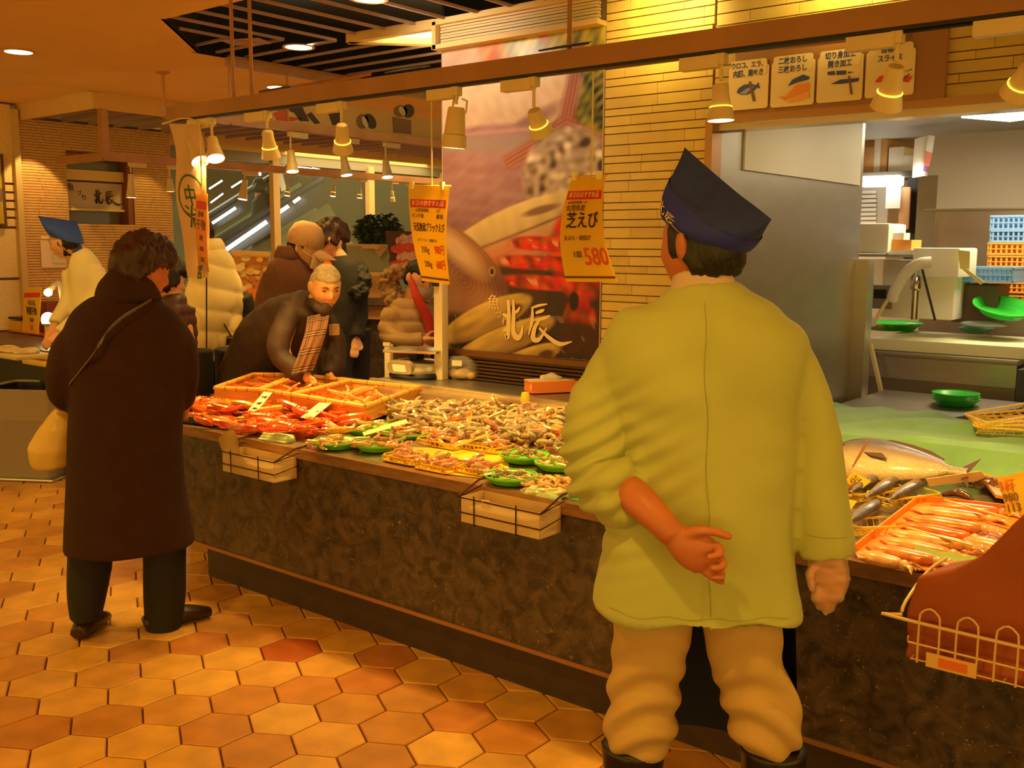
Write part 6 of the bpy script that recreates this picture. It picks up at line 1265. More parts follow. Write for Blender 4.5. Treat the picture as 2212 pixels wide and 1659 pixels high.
# 5  woman in the dark hooded coat with red scarf
M_dco = mat('black_coat', (.022, .018, .014), .8, bump=.3, bs=90)
f, t, HC, HR = figure('person with long dark brown hair and a black furry hooded coat behind the cap wearer', 742, 7.6, (712, 520, 0), -80, -28,
    [(552, 716, 752, .06), (568, 706, 766, .09), (590, 700, 778, .11), (630, 694, 782, .13), (700, 690, 775, .15), (790, 688, 772, .16), (830, 688, 772, .16)], [[(712, 600, -.05, .07), (704, 660, -.1, .065), (705, 720, -.16, .05)], [(772, 600, 0, .07), (778, 670, -.02, .065), (770, 730, -.1, .055)]], None, M_dco, hairm=None, hs=1.1)
hair(t, f.P(714, 516, .02), HR, M_hairb, s=1.1, k=1.16, line=.02, nape=-.10, noise=.006, big=(1.15, 1.14, 1.1), side=.38)
b = MB(); b.loft([f.P(722, 520, .03), f.P(732, 560, .06), f.P(735, 592, .06)], [(.085, .08), (.075, .07), (.05, .05)], n=14); blob(b, 'long_hair', M_hairb, t, .01, 2, fold=lambda c: .006*nz(c, (60, 60, 14), 180))
b = MB(); b.loft([f.P(700, 590, -.06), f.P(735, 572, .08), f.P(775, 585, .05), f.P(782, 620, -.05), f.P(760, 640, -.12)], [.05, .06, .07, .065, .045], n=14); blob(b, 'fur_hood', M_dco, t, .01, 1, fold=lambda c: .010*nz(c, (70, 70, 70), 181)+.008*nz(c, (150, 150, 150), 182))
b = MB(); b.loft([f.P(672, 600, -.12), f.P(692, 578, -.14), f.P(712, 572, -.10)], [(.05, .035), (.045, .035), (.04, .03)], n=12); blob(b, 'red_scarf', mat('red_scarf', (.62, .04, .02), .8), t, .009, 2, fold=lambda c: .005*nz(c, (40, 40, 40), 183))
# 6  fur hood down jacket with mask
M_down = mat('beige_down', (.50, .30, .13), .55, var=.08, vs=10)
puff = lambda c: .012*np.abs(np.sin(c[:, 2]*42))**.6-.006+.003*nz(c, (30, 30, 30), 190)
f, t, HC, HR = figure('person in a beige down jacket with fur hood, mask and red scarf under price banner', 893, 6.5, (905, 600, -.05), -140, -26,
    [(645, 850, 930, .08), (660, 838, 938, .12), (690, 834, 942, .15), (730, 836, 942, .16), (790, 836, 942, .16)], [[(852, 670, -.06, .075), (842, 715, -.1, .07), (866, 738, -.2, .062), (915, 735, -.24, .048)], [(935, 680, 0, .06), (940, 725, -.1, .055), (925, 742, -.2, .045)]], None, M_down, hs=1.0, fold=puff)
mask(t, HC, HR, 1.05)
b = MB(); 
for k in range(14): a = .5+k/13*4.6; b.ell(f.P(868+34*math.cos(a)*.9, 618+34*math.sin(a), .02+.05*math.sin(k)), (.045, .05, .045))
b.loft([f.P(835, 600, .03), f.P(850, 640, .05), f.P(872, 655, 0)], [.06, .07, .05], n=12)
blob(b, 'fur_hood', mat('brown_fur', (.36, .20, .09), .9, var=.4, vs=30), t, .009, 1, fold=lambda c: .010*nz(c, (90, 90, 90), 191)+.008*nz(c, (180, 180, 180), 192))
b = MB(); b.loft([f.P(886, 590, -.12), f.P(900, 640, -.19), f.P(925, 690, -.2), f.P(930, 725, -.2)], [(.006, .006), (.030, .015), (.034, .015), (.02, .012)], n=12); blob(b, 'red_scarf', MATS['red_scarf'], t, .008, 2)
# 7  cream down jacket behind the banner
M_crm = mat('cream_down', (.84, .66, .32), .5, var=.05, vs=10)
f, t, HC, HR = figure('person in a long cream down jacket with black trousers behind the white banner', 460, 7.0, (432, 500, 0), 20, -10,
    [(532, 432, 474, .07), (550, 420, 492, .10), (585, 411, 510, .13), (640, 410, 512, .15), (700, 408, 498, .17), (775, 412, 494, .17)], [[(486, 575, 0, .05), (502, 620, -.02, .06), (508, 680, -.02, .058), (500, 730, -.08, .05)], [(428, 575, 0, .05), (420, 640, -.02, .06), (420, 700, -.04, .055)]], None, M_crm, fold=lambda c: .011*np.abs(np.sin(c[:, 2]*21+1.1*nz(c, (5, 5, 3), 196)))**.7-.006+.006*nz(c, (22, 22, 22), 195))
b = MB(); f.rings(b, [(515, 430, 478, .07), (530, 424, 486, .09), (548, 424, 490, .09)]); blob(b, 'down_collar', M_crm, t, .01, 2)
b = MB(); f.limb(b, [(518, 640, .02, .082), (530, 680, .04, .085), (535, 710, .03, .075)]); blob(b, 'dark_sleeve_panel', M_dco, t, .01, 2)
for q in ([(430, 600), (446, 600), (446, 780)], [(484, 700), (500, 728)]): MB().tube([f.P(x, y, -.20) for x, y in q], .005, 5).build('zip', M_dark, t)
# 8  dark purple jacket half hidden
M_pur = mat('purple_down', (.10, .045, .045), .45, var=.1, vs=20)
f, t, HC, HR = figure('person in a dark purple down jacket mostly hidden behind the maroon coat', 378, 6.2, (364, 606, 0), -60, -20,
    [(635, 352, 392, .08), (650, 345, 404, .12), (700, 342, 410, .14), (800, 342, 410, .15), (900, 342, 408, .15)], [[(398, 665, 0, .06), (404, 730, 0, .06), (400, 790, -.05, .05)]], None, M_pur, hairk=dict(k=1.2, big=(1.14, 1.05, 1.05)), fold=lambda c: .010*np.abs(np.sin(c[:, 2]*45))**.6-.005)
# 9  stall worker at left in a blue cap
M_wcoat = mat('white_work_coat', (.80, .70, .42), .75)
f, t, HC, HR = figure('person in a bright blue pointed cap and white work coat behind the far left stall', 172, 8.0, (139, 523, 0), 62, -18,
    [(540, 152, 186, .06), (556, 146, 206, .10), (590, 143, 226, .13), (640, 146, 236, .14), (720, 148, 236, .15), (800, 148, 236, .15)], [[(205, 580, -.05, .075), (215, 640, -.12, .07), (170, 690, -.22, .06), (128, 722, -.30, .05)], [(152, 585, .05, .06), (148, 640, .0, .06), (120, 700, -.1, .05)]], None, M_wcoat, hs=1.05, hairk=dict(topcut=.0, k=1.05))
b = MB(); f.rings(b, [(530, 152, 178, .055), (545, 150, 184, .07)]); blob(b, 'blue_collar', mat('blue_collar', (.06, .07, .42), .7), t, .009, 2)
Mblue = mat('blue_cap', (.03, .09, .60), .75); n = 30; vs = []; fs = []; A1 = f.P(81, 466, .0); A2 = f.P(166, 478, .03)
for j in range(7):
    tt = j/6
    for k in range(n):
        th = 2*PI*k/n; F2 = HR@V(0, 1, 0); S2 = HR@V(1, 0, 0); base = f.P(144, 517, .0)+F2*(.125*math.cos(th))+S2*.10*math.sin(th)+V(0, 0, .07*math.cos(th)); u = (1-math.cos(th))/2; top = A1.lerp(A2, u)
        vs.append(base*(1-tt)+top*tt+S2*math.sin(th)*.055*math.sin(PI*tt))
    if j: fs += [((j-1)*n+k, j*n+k, j*n+(k+1) % n, (j-1)*n+(k+1) % n) for k in range(n)]
fs.append(tuple(range(n))); MB().add(vs, fs).build('pointed_cap', Mblue, t)
MB().box(f.P(97, 513, -.08), (.05, .004, .02)).build('cap_logo', MATS['logo_thread'], t)
# 10  dark figure on the escalator beyond the glass
f, t, HC, HR = figure('person as a dark silhouette riding the escalator beyond the glass', 566, 13.2, (560, 405, 0), 0, 0,
    [(420, 550, 572, .1), (432, 545, 588, .13), (470, 543, 592, .15), (560, 545, 592, .15), (640, 545, 592, .15)], [[(584, 440, 0, .07), (592, 480, 0, .065), (590, 520, 0, .05)]], None, M_dco, facep=False, hand=True)
# ================================================================== KITCHEN FITTINGS AND FAR THINGS
Mp = mat('styrofoam', (.86, .83, .72), .7, bump=.1, bs=120); Mkb = mat('cutting_board', (.80, .78, .50), .45); Mcart = mat('cardboard', (.62, .36, .12), .7, var=.06, vs=8)
Mblu = mat('blue_crate', (.22, .42, .72), .45); Morc = mat('orange_crate', (.85, .36, .04), .45); Mfl = mat('fluorescent', (1, 1, 1), emit=(1, .95, .80), es=7)
def pb(x0, y0, x1, y1, Y, dep, bev=0, mb=None):
    a, b = at(x0, y0, Y=Y), at(x1, y1, Y=Y); c = (a+b)/2; return (mb or MB()).box((c.x, Y+dep/2, c.z), (abs(b.x-a.x), dep, abs(a.z-b.z)), bev=bev)
def one(name, mb, m, label, cat, group=None): o = mb.build(name, m, None, w=True); return tag(o, label, cat, group)
# sign board over the kitchen opening
t = thing('fish_cutting_sign', at(1780, 240, Y=4.06), 'brown sign board over the kitchen opening with four white picture panels', 'sign'); YS = 4.055
MB().box((at(1800, 200, Y=4.07).x, 4.075, 2.335), (at(2025, 100, Y=4.07).x-at(1575, 100, Y=4.07).x, .03, .38)).build('board', mat('sign_brown', (.34, .15, .045), .5), t, w=True)
Mpan = mat('sign_white', (.86, .68, .36), .5); Mnv = mat('print_navy', (.05, .07, .30), .5); Mor = mat('print_orange', (.90, .30, .05), .5); Mrd = mat('print_fish_red', (.72, .06, .03), .5); Mbrn = mat('print_knife', (.20, .10, .08), .5)
def q4(pts, Y): return [at(x, y, Y=Y) for x, y in pts]
def fl(name, pts, m, e=0, par=None): return MB().slab(q4(pts, YS-e), .0015, (0, -1, 0)).build(name, m, par or t, w=True, smooth=False)
PAN = [((1577, 135), (1663, 127), (1664, 232), (1577, 240)), ((1669, 124), (1763, 116), (1765, 225), (1669, 233)), ((1769, 113), (1868, 104), (1870, 214), (1769, 224)), ((1874, 101), (1980, 92), (1982, 203), (1874, 213))]
TX = [('ウロコ、エラ、', '内臓、腹ぬき'), ('二枚おろし', '三枚おろし'), ('切り身加工', '開き加工'), ('冊物の', 'スライス')]
O = WL(t)
for i, (pn, tx) in enumerate(zip(PAN, TX)):
    A, B, C_, D_ = q4(pn, YS); w_ = B.x-A.x; zt, zb = (A.z+B.z)/2, (C_.z+D_.z)/2; cx = (A.x+B.x)/2; h_ = zt-zb
    q = rr(w_, h_*.90, .012); MB().prism(q, 0, .006).xf(frame(V(cx, YS, zb+h_*.45), (1, 0, 0), (0, 0, 1))).build('white_panel', Mpan, t, w=True)
    MB().prism(rr(w_*.9, h_*.34, .01), 0, .009).xf(frame(V(cx, YS, zt-h_*.16), (1, 0, 0), (0, 0, 1))).build('title_panel', Mpan, t, w=True)
    for k, s_ in enumerate(tx): text('lettering', s_, h_*.145, Mnv if i < 3 or k == 0 else Mnv, t, M4=frame(V(cx, YS-.0105, zt-h_*(.10+.17*k))-O, (1, 0, 0), (0, 0, 1)), bold=.0006, sx=.80 if i == 0 else .86)
E_ = .0085
def fish_(cx, cy, L, hgt, a, m, fork=True):
    pts = [(-.5, 0), (-.36, -.34), (-.1, -.5), (.15, -.4), (.36, -.12), (.5, -.3), (.46, 0), (.5, .3), (.36, .12), (.15, .4), (-.1, .5), (-.36, .34)]
    c, s_ = math.cos(a), math.sin(a); fl('printed_fish', [(cx+x*L*c-y*hgt*s_, cy+x*L*s_+y*hgt*c) for x, y in pts], m, E_)
fish_(1616, 192, 52, 22, -.30, Mnv); fl('printed_knife', [(1617, 176), (1622, 176), (1632, 218), (1626, 219)], Mbrn, E_+.001); fl('printed_belly', [(1597, 203), (1612, 192), (1630, 186), (1612, 203)], mat('print_skyblue', (.35, .36, .62), .5), E_+.0006)
fl('printed_fillet', [(1702, 186), (1712, 172), (1735, 161), (1749, 166), (1746, 172), (1722, 178)], Mnv, E_); fl('printed_fillet', [(1682, 209), (1697, 208), (1722, 182), (1748, 178), (1749, 193), (1716, 205), (1695, 217)], Mor, E_); fl('printed_fillet', [(1700, 222), (1718, 206), (1748, 196), (1748, 210), (1725, 219)], mat('print_salmon', (.95, .40, .08), .5), E_)
fl('printed_slice', [(1788, 155), (1803, 153), (1804, 162), (1788, 162)], Mnv, E_); fl('printed_slice', [(1807, 153), (1828, 152), (1828, 161), (1807, 162)], Mnv, E_); fl('printed_slice', [(1832, 155), (1845, 156), (1832, 159)], Mnv, E_)
fl('printed_fish', [(1795, 182), (1815, 172), (1850, 169), (1856, 168), (1854, 176), (1820, 181)], Mnv, E_); fl('printed_knife', [(1832, 164), (1836, 164), (1842, 204), (1837, 204)], Mbrn, E_+.001)
fl('printed_slice', [(1890, 178), (1900, 165), (1912, 163), (1908, 178)], Mrd, E_); fl('printed_slice', [(1946, 176), (1955, 164), (1972, 165), (1962, 178)], Mrd, E_); fl('printed_knife', [(1944, 172), (1966, 158), (1964, 162), (1948, 176)], Mbrn, E_+.001); fl('printed_stick', [(1950, 156), (1971, 148), (1970, 151)], Mbrn, E_)
hd = q4([(1592, 112), (1835, 84), (1838, 60), (1590, 85)], YS); MB().slab(hd, .006, (0, -1, 0)).build('heading_panel', Mpan, t, w=True); text('heading', 'お好み調理、承ります', .060, mat('print_black', (.04, .02, .015), .6), t, M4=frame((hd[0]+hd[1]+hd[2]+hd[3])/4+V(0, -.008, .012)-O, (1, 0, .015), (0, 0, 1)), bold=.0016)
text('small_print', '北辰', .026, MATS['print_brown'], t, M4=frame(at(1955, 80, Y=YS-.002)-O, (1, 0, 0), (0, 0, 1)), bold=.0008)
# bench, table, board
bn = [at(1800, 866, Z=.72), at(1990, 905, Z=.72), at(2184, 882, Z=.72)]
t = thing('steel_bench', (-1.8, 5.8, 0), 'low stainless bench behind the green cloth in the kitchen', 'bench')
MB().prism([(-2.09, 5.25), (-1.55, 5.25), (-1.27, 6.05), (-1.27, 6.30), (-2.09, 6.30)], .69, .72).build('top', M_dsteel, t, w=True)
for x, y in ((-2.05, 5.3), (-1.6, 5.3), (-2.05, 6.25), (-1.32, 6.25)): MB().box((x, y, .345), (.04, .04, .69)).build('leg', M_dsteel, t, w=True)
t = thing('steel_table', (-1.7, 6.7, 0), 'tall stainless kitchen table carrying the thick cutting board', 'table'); xl_ = at(1830, 754, Y=6.4).x; xr_ = at(2200, 765, Y=6.4).x; zt_ = at(1830, 754, Y=6.4).z
MB().box(((xl_+xr_)/2, 6.85, zt_-.015), (xr_-xl_, .9, .03), bev=.006).build('top', M_dsteel, t, w=True); MB().box(((xl_+xr_)/2, 6.88, zt_-.10), (xr_-xl_-.03, .85, .14)).build('apron_rail', M_steel, t, w=True); MB().box(((xl_+xr_)/2, 6.9, (zt_-.17)/2), (xr_-xl_-.05, .8, zt_-.17)).build('cabinet', M_dsteel, t, w=True)
MB().box((xr_+.14, 6.75, .45), (.26, .8, .9)).build('side_cabinet', mat('dark_steel', (.08, .08, .075), .5, .5), t, w=True)
z1 = zt_; z2 = zt_+.075; bx0 = at(1868, 735, Y=6.46).x
one('cutting_board', MB().box(((bx0+xr_)/2+.02, 6.85, (z1+z2)/2+.001), (xr_-bx0, .76, z2-z1), bev=.012), Mkb, 'thick cream cutting board on the tall stainless table', 'cutting board')
def place_bowl(px, py, w_, m, lb, z, tilt=(0, 0), gr=None, h=.045, Y=None):
    p = at(px, py, Z=z) if Y is None else at(px, py, Y=Y); r = w_/2/FPX*proj(p)[2]; t = thing('green_colander', p, lb, 'colander', gr); t.rotation_euler = (tilt[0], tilt[1], 0); ribbed_bowl(r, h, m, t)
place_bowl(1922, 712, 128, Mbg, 'bright green colander with scraps on the left of the cutting board', z2+.003, gr='green colanders')
for k in range(5): p = at(1880+k*22, 703, Z=z2+.045); one('fish_scrap', MB().ell(p, (.04, .02, .012), Matrix.Rotation(k, 3, 'Z')), mat('scrap_pink', (.62, .36, .20), .4), 'fish scrap in the green colander on the cutting board', 'seafood', 'fish scraps')
one('rice_paddle', MB().loft([at(1853, 676, Y=6.55), at(1872, 692, Y=6.55), at(1893, 698, Y=6.55)], [(.02, .006), (.045, .008), (.02, .006)], n=12), M_plastic, 'white curved scoop resting on the green colander', 'utensil')
one('ladle_handle', MB().bar(at(1892, 690, Y=6.58), at(1921, 640, Y=6.62), .02), mat('cream_handle', (.78, .66, .34), .4), 'cream handle leaning behind the green colander', 'utensil')
one('cream_stick', MB().bar(at(1905, 852, Y=6.36), at(1880, 742, Y=6.38), .022), MATS['cream_handle'], 'cream stick leaning against the front of the steel table', 'stick')
p = at(2108, 712, Z=z2+.02); t = thing('green_rag', p, 'crumpled dark green rag on the cutting board', 'cloth'); blob(MB().ell((0, 0, .01), (.13, .07, .035)), 'rag', mat('rag_green', (.10, .30, .17), .9), t, .008, 1, fold=lambda c: .014*nz(c, (38, 38, 38), 200))
place_bowl(2165, 676, 120, Mbg, 'bright green colander tilted at the right edge on the cutting board', z2+.09, (.25, .2), 'green colanders', Y=6.9); one('blue_scraps', MB().ell(at(2125, 700, Y=6.8), (.14, .05, .02)), mat('scrap_blue', (.30, .32, .38), .5), 'grey fish skin under the tilted colander', 'seafood')
for k in range(3): place_bowl(2064, 874-k*6, 92, Mbg, ['lowest green bowl stacked on the low bench', 'middle green bowl stacked on the low bench', 'topmost green bowl stacked on the low bench'][k], .722+.022*k, gr='green bowls stacked on the bench', h=.03)
# eye level shelf and white boxes
YSH = 6.5
t = thing('wire_shelf', at(1860, 560, Y=YSH), 'thin steel shelf at eye level in the kitchen carrying white boxes', 'shelf'); pb(1722, 548, 2010, 556, YSH, .45).build('shelf_board', M_steel, t, w=True); pb(1722, 536, 1835, 541, YSH, .02).build('front_rail', M_white, t, w=True)
for x in (1722, 1770, 1832): pb(x, 536, x+4, 556, YSH, .02).build('rail_post', M_white, t, w=True)
for x in (1745, 1762, 1776): MB().tube([at(x, 556, Y=YSH+.05), at(x+4, 600, Y=YSH+.05)], .003, 5).build('hook', M_steel, t, w=True)
one('foam_box', pb(1812, 483, 1918, 547, YSH+.02, .34, .02), Mp, 'big white foam box on the eye level kitchen shelf', 'box', 'white foam boxes'); one('paper_cup_box', pb(1919, 503, 1952, 518, YSH+.1, .12), M_white, 'small white box on top of the orange carton', 'box')
one('orange_carton', pb(1919, 518, 1968, 540, YSH+.08, .2), mat('orange_print_box', (.85, .36, .06), .6), 'orange printed carton beside the big foam box', 'box'); one('foam_block', pb(1919, 540, 1972, 556, YSH+.05, .3), Mp, 'low white foam block under the orange carton', 'box', 'white foam boxes')
one('foam_lid_box', pb(1972, 535, 2070, 600, YSH-.02, .4, .015), Mp, 'white foam box with a lid at the right of the shelf', 'box', 'white foam boxes')
one('white_cabinet', pb(1908, 562, 2058, 692, YSH+.25, .35, .01), M_white, 'white cabinet standing behind the cutting board', 'cabinet')
pc = struct(pb(1792, 560, 1860, 872, 5.84, .10).build('trim_6', M_steel, None, w=True)); t = thing('switch_box', at(1790, 645, Y=5.8), 'white switch box fixed on the steel column in the kitchen', 'switch box'); pb(1779, 586, 1802, 645, 5.76, .06, .008).build('case', M_plastic, t, w=True); pb(1785, 600, 1794, 615, 5.755, .01).build('switch', MATS['beige_panel'], t, w=True)
t = thing('socket_plate', at(1900, 660, Y=6.2), 'grey socket plate with a plug on the kitchen wall', 'socket'); pb(1868, 615, 1925, 668, 6.62, .02).build('plate', M_dsteel, t, w=True); pb(1888, 625, 1912, 645, 6.60, .03).build('plug', M_dark, t, w=True)
one('white_hose', MB().tube([at(2012, 566, Y=6.35), at(1985, 570, Y=6.33), at(1955, 592, Y=6.34), at(1932, 630, Y=6.36), at(1928, 648, Y=6.38)], .034, 12, 4), M_plastic, 'thick white hose bending down from the shelf', 'hose')
one('tap', MB().lathe([(.02, 0), (.02, .18), (.03, .19), (.03, .26), (.015, .28), (.012, .36)], at(1974, 690, Y=6.42), 12), mat('chrome_tap', (.4, .38, .35), .2, 1), 'tall chrome tap behind the cutting board', 'tap'); one('dark_strut', MB().bar(at(1992, 582, Y=6.4), at(2020, 692, Y=6.45), .012), M_dark, 'thin dark strut beside the chrome tap', 'strut')
one('yellow_sheet', MB().slab([at(x, y, Y=6.45) for x, y in ((2070, 540), (2096, 543), (2094, 586), (2074, 580))], .006, (0, -1, 0)), mat('yellow_sheet', (.82, .70, .26), .6), 'yellow sheet hanging beside the white cabinet', 'sheet'); one('yellow_flap', MB().slab([at(x, y, Y=6.4) for x, y in ((2080, 583), (2088, 580), (2128, 610), (2118, 615))], .006, (0, -1, 0)), MATS['yellow_sheet'], 'slanted yellow flap over the low blue crate', 'sheet')
def pcrate(x0, y0, x1, y1, Y, dep, m, lb, gr, rows=2):
    A, B = at(x0, y0, Y=Y), at(x1, y1, Y=Y); w_, h_ = B.x-A.x, A.z-B.z; t = thing('plastic_crate', V((A.x+B.x)/2, Y, B.z), lb, 'crate', gr)
    MB().box((0, dep/2, .008), (w_, dep, .014)).build('base', m, t)
    for zz, hh in ((h_*.08, h_*.14), (h_*.93, h_*.14)):
        MB().box((0, 0, zz), (w_, .02, hh)).box((0, dep, zz), (w_, .02, hh)).box((-w_/2, dep/2, zz), (.02, dep, hh)).box((w_/2, dep/2, zz), (.02, dep, hh)).build('rim', m, t)
    n = 11
    for k in range(n): MB().box((-w_/2+w_*(k+.5)/n, 0, h_*.5), (w_*.035, .012, h_*.85)).build('rib', m, t)
    MB().box((0, 0, h_*.5), (w_, .016, h_*.09)).build('middle_rail', m, t); MB().box((0, .03, h_*.5), (w_*.98, .008, h_*.9)).build('liner', m, t)
    for s_ in (-1, 1): MB().box((s_*w_/2, dep/2, h_*.5), (.012, dep, h_*.9)).build('end_panel', m, t)
pcrate(2142, 465, 2262, 497, 7.4, .35, Mblu, 'pale blue plastic crate, topmost in the crate stack', 'stacked plastic crates'); pcrate(2141, 497, 2262, 524, 7.4, .35, Mblu, 'pale blue plastic crate, second in the stack', 'stacked plastic crates')
for k in range(5): pcrate(2136-k*.5, 524+28*k, 2262, 552+28*k, 7.38, .37, Morc, ['orange plastic crate, right under the blue ones', 'orange plastic crate, second of the orange ones', 'orange plastic crate, middle of the orange ones', 'orange plastic crate, fourth of the orange ones', 'orange plastic crate, lowest visible in the stack'][k], 'stacked plastic crates')
pb(2134, 664, 2262, 1000, 7.38, .36).build('crate_pedestal', M_dsteel, kb, w=True)
pcrate(2078, 576, 2186, 612, 6.9, .35, Mblu, 'low blue plastic crate in front of the orange crates', 'low blue crate')
one('dark_shelf_unit', pb(2060, 614, 2150, 700, 6.95, .3), mat('dark_brown_box', (.10, .06, .04), .5), 'dark shelf unit under the low blue crate', 'shelf')
# beyond: storage corner and lamps
YF = 8.9
one('storage_shelf', pb(1856, 373, 1985, 380, YF-.5, .45), mat('grey_shelf', (.12, .11, .09), .5), 'dark shelf carrying cartons in the back corner of the kitchen', 'shelf'); one('tube_fitting', pb(1856, 381, 1943, 401, YF-.55, .12, .02), Mfl, 'bright fluorescent tube under the storage shelf', 'lamp')
for x0, y0, x1, y1, m, lb in ((1862, 262, 1912, 300, Mcart, 'cardboard carton hanging high in the storage corner'), (1866, 318, 1888, 373, Mcart, 'upright cardboard carton, left on the storage shelf'), (1889, 300, 1901, 373, mat('white_packet', (.85, .8, .7), .6), 'slim white packet between cartons'), (1902, 300, 1914, 373, Mcart, 'narrow cardboard carton on the storage shelf'), (1920, 318, 1950, 373, MATS['white_packet'], 'white wrapped packs, left pair on the storage shelf'), (1951, 335, 1972, 373, MATS['white_packet'], 'white wrapped pack, right on the storage shelf')): one('carton', pb(x0, y0, x1, y1, YF-.45, .25, .01), m, lb, 'carton', 'cartons on the storage shelf')
one('dark_doorway', pb(1962, 378, 1994, 560, YF-.3, .05), mat('doorway_dark', (.035, .03, .026), .7), 'dark gap beside the steel column at the back of the kitchen', 'doorway'); one('steel_column', pb(1984, 380, 2012, 600, YF-.52, .08), M_dsteel, 'narrow stainless column at the back wall of the kitchen', 'column')
t = thing('louvred_door', at(1875, 560, Y=YF-.2), 'pale louvred door at the back of the kitchen', 'door'); pb(1857, 402, 1912, 560, YF-.15, .03).build('frame', MATS['beige_panel'], t, w=True)
for k in range(14): pb(1858, 412+9.5*k, 1892, 418+9.5*k, YF-.19, .03).build('louvre', M_white, t, w=True)
one('white_notice', pb(1915, 398, 1944, 450, YF-.4, .02), M_white, 'white notice panel under the tube lamp', 'notice'); one('brown_tray', pb(1944, 404, 1962, 496, YF-.38, .03, .01), mat('tan_tray', (.60, .32, .14), .5), 'tan tray leaning upright at the back of the kitchen', 'tray')
t = thing('hanging_sign', at(2000, 380, Y=7.6), 'narrow pink and white hanging sign on a lit box at the back of the kitchen', 'sign'); MB().slab([at(x, y, Y=7.6) for x, y in ((1976, 300), (2005, 292), (1998, 380), (1970, 384))], .05, (0, 1, 0)).build('lit_box', M_white, t, w=True)
for pts, m in ((((2005, 292), (2020, 294), (2014, 330), (2000, 326)), M_white), (((2000, 326), (2014, 330), (2008, 360), (1996, 358)), mat('sign_pink', (.80, .25, .20), .5)), (((1996, 358), (2008, 360), (2005, 372), (1994, 370)), mat('sign_violet', (.28, .12, .34), .5))): MB().slab([at(x, y, Y=7.59) for x, y in pts], .01, (0, -1, 0)).build('sign_panel', m, t, w=True)
MB().slab([at(x, y, Y=7.58) for x, y in ((1975, 372), (1990, 358), (1992, 368), (1974, 384))], .02, (0, -1, 0)).build('lamp_panel', Mfl, t, w=True)
t = thing('ceiling_tube_lamp', at(2170, 248, Z=2.45), 'bright ceiling fluorescent lamp at the right edge of the kitchen', 'ceiling light'); a, b_ = at(2125, 243, Z=2.45), at(2230, 252, Z=2.45); MB().bar(a+V(0, 0, 0), b_, .34, .03).build('diffuser', Mfl, t, w=True); MB().bar(a+V(0, 0, .02), b_+V(0, 0, .02), .40, .02).build('housing', M_white, t, w=True)
# ================================================================== LEFT SIDE
# recessed shop sign in the tiled wall
t = thing('recessed_sign', (-8.74, 4.86, 1.76), 'recessed window in the tiled wall with black brush lettering on a pale sign', 'sign')
MB().box((-8.88, 4.865, 2.07), (.02, .66, .66)).build('back_panel', mat('grey_glass', (.30, .28, .20), .2), t, w=True)
MB().box((-8.80, 4.84, 2.02), (.03, .56, .235)).build('sign_plate', mat('pale_sign', (.62, .50, .34), .5), t, w=True); MB().box((-8.78, 4.84, 2.20), (.06, .56, .09)).build('gold_bar', mat('gold_paint', (.80, .58, .16), .4), t, w=True); MB().box((-8.78, 4.84, 1.895), (.06, .56, .02)).build('gold_strip', MATS['gold_paint'], t, w=True)
MB().box((-8.78, 5.15, 2.07), (.16, .05, .63)).box((-8.78, 4.84, 2.36), (.16, .60, .05)).build('reveal', mat('reveal_red', (.26, .08, .03), .5), t, w=True)
logo((-8.783, 4.84, 1.955), .125, mat('brush_black', (.03, .015, .01), .6), t, 'yz'); 
for ch, y, z, s_ in (('魚', 4.62, 2.085, .075), ('づ', 4.70, 2.04, .05), ('り', 4.745, 2.00, .06)): text('small_lettering', ch, s_, MATS['brush_black'], t, M4=frame(V(-8.782, y, z)-WL(t), (0, 1, 0), (0, 0, 1)))
# yellow framed poster on the pilaster
t = thing('framed_poster', at(5, 410, X=-8.66), 'yellow framed poster cut off by the left edge of the picture', 'poster'); A, B = at(-40, 330, X=-8.655), at(14, 490, X=-8.655); MB().box((-8.65, (A.y+B.y)/2, (A.z+B.z)/2), (.03, abs(B.y-A.y), abs(A.z-B.z))).build('frame', mat('frame_dark', (.12, .06, .02), .5), t, w=True); MB().box((-8.63, (A.y+B.y)/2-.012, (A.z+B.z)/2), (.02, abs(B.y-A.y)-.04, abs(A.z-B.z)-.05)).build('sheet', M_card, t, w=True)
MB().box((-8.618, at(2, 420, X=-8.6).y, at(2, 420, X=-8.6).z), (.004, .04, .1)).build('printed_mark', MATS['print_brown'], t, w=True)
# white notice on the tiled wall behind the worker
t = thing('wall_notice', at(110, 560, X=-8.66), 'white paper notices pinned on the tiled wall behind the blue cap worker', 'notice'); A, B = at(88, 520, X=-8.67), at(145, 577, X=-8.67); MB().box((-8.68, (A.y+B.y)/2, (A.z+B.z)/2), (.006, B.y-A.y, A.z-B.z)).build('sheet', mat('notice_paper', (.82, .62, .42), .6), t, w=True); MB().box((-8.672, (A.y+B.y)/2+.04, (A.z+B.z)/2), (.006, (B.y-A.y)*.5, (A.z-B.z)*.65)).build('inner_sheet', mat('notice_inner', (.70, .58, .38), .6), t, w=True)
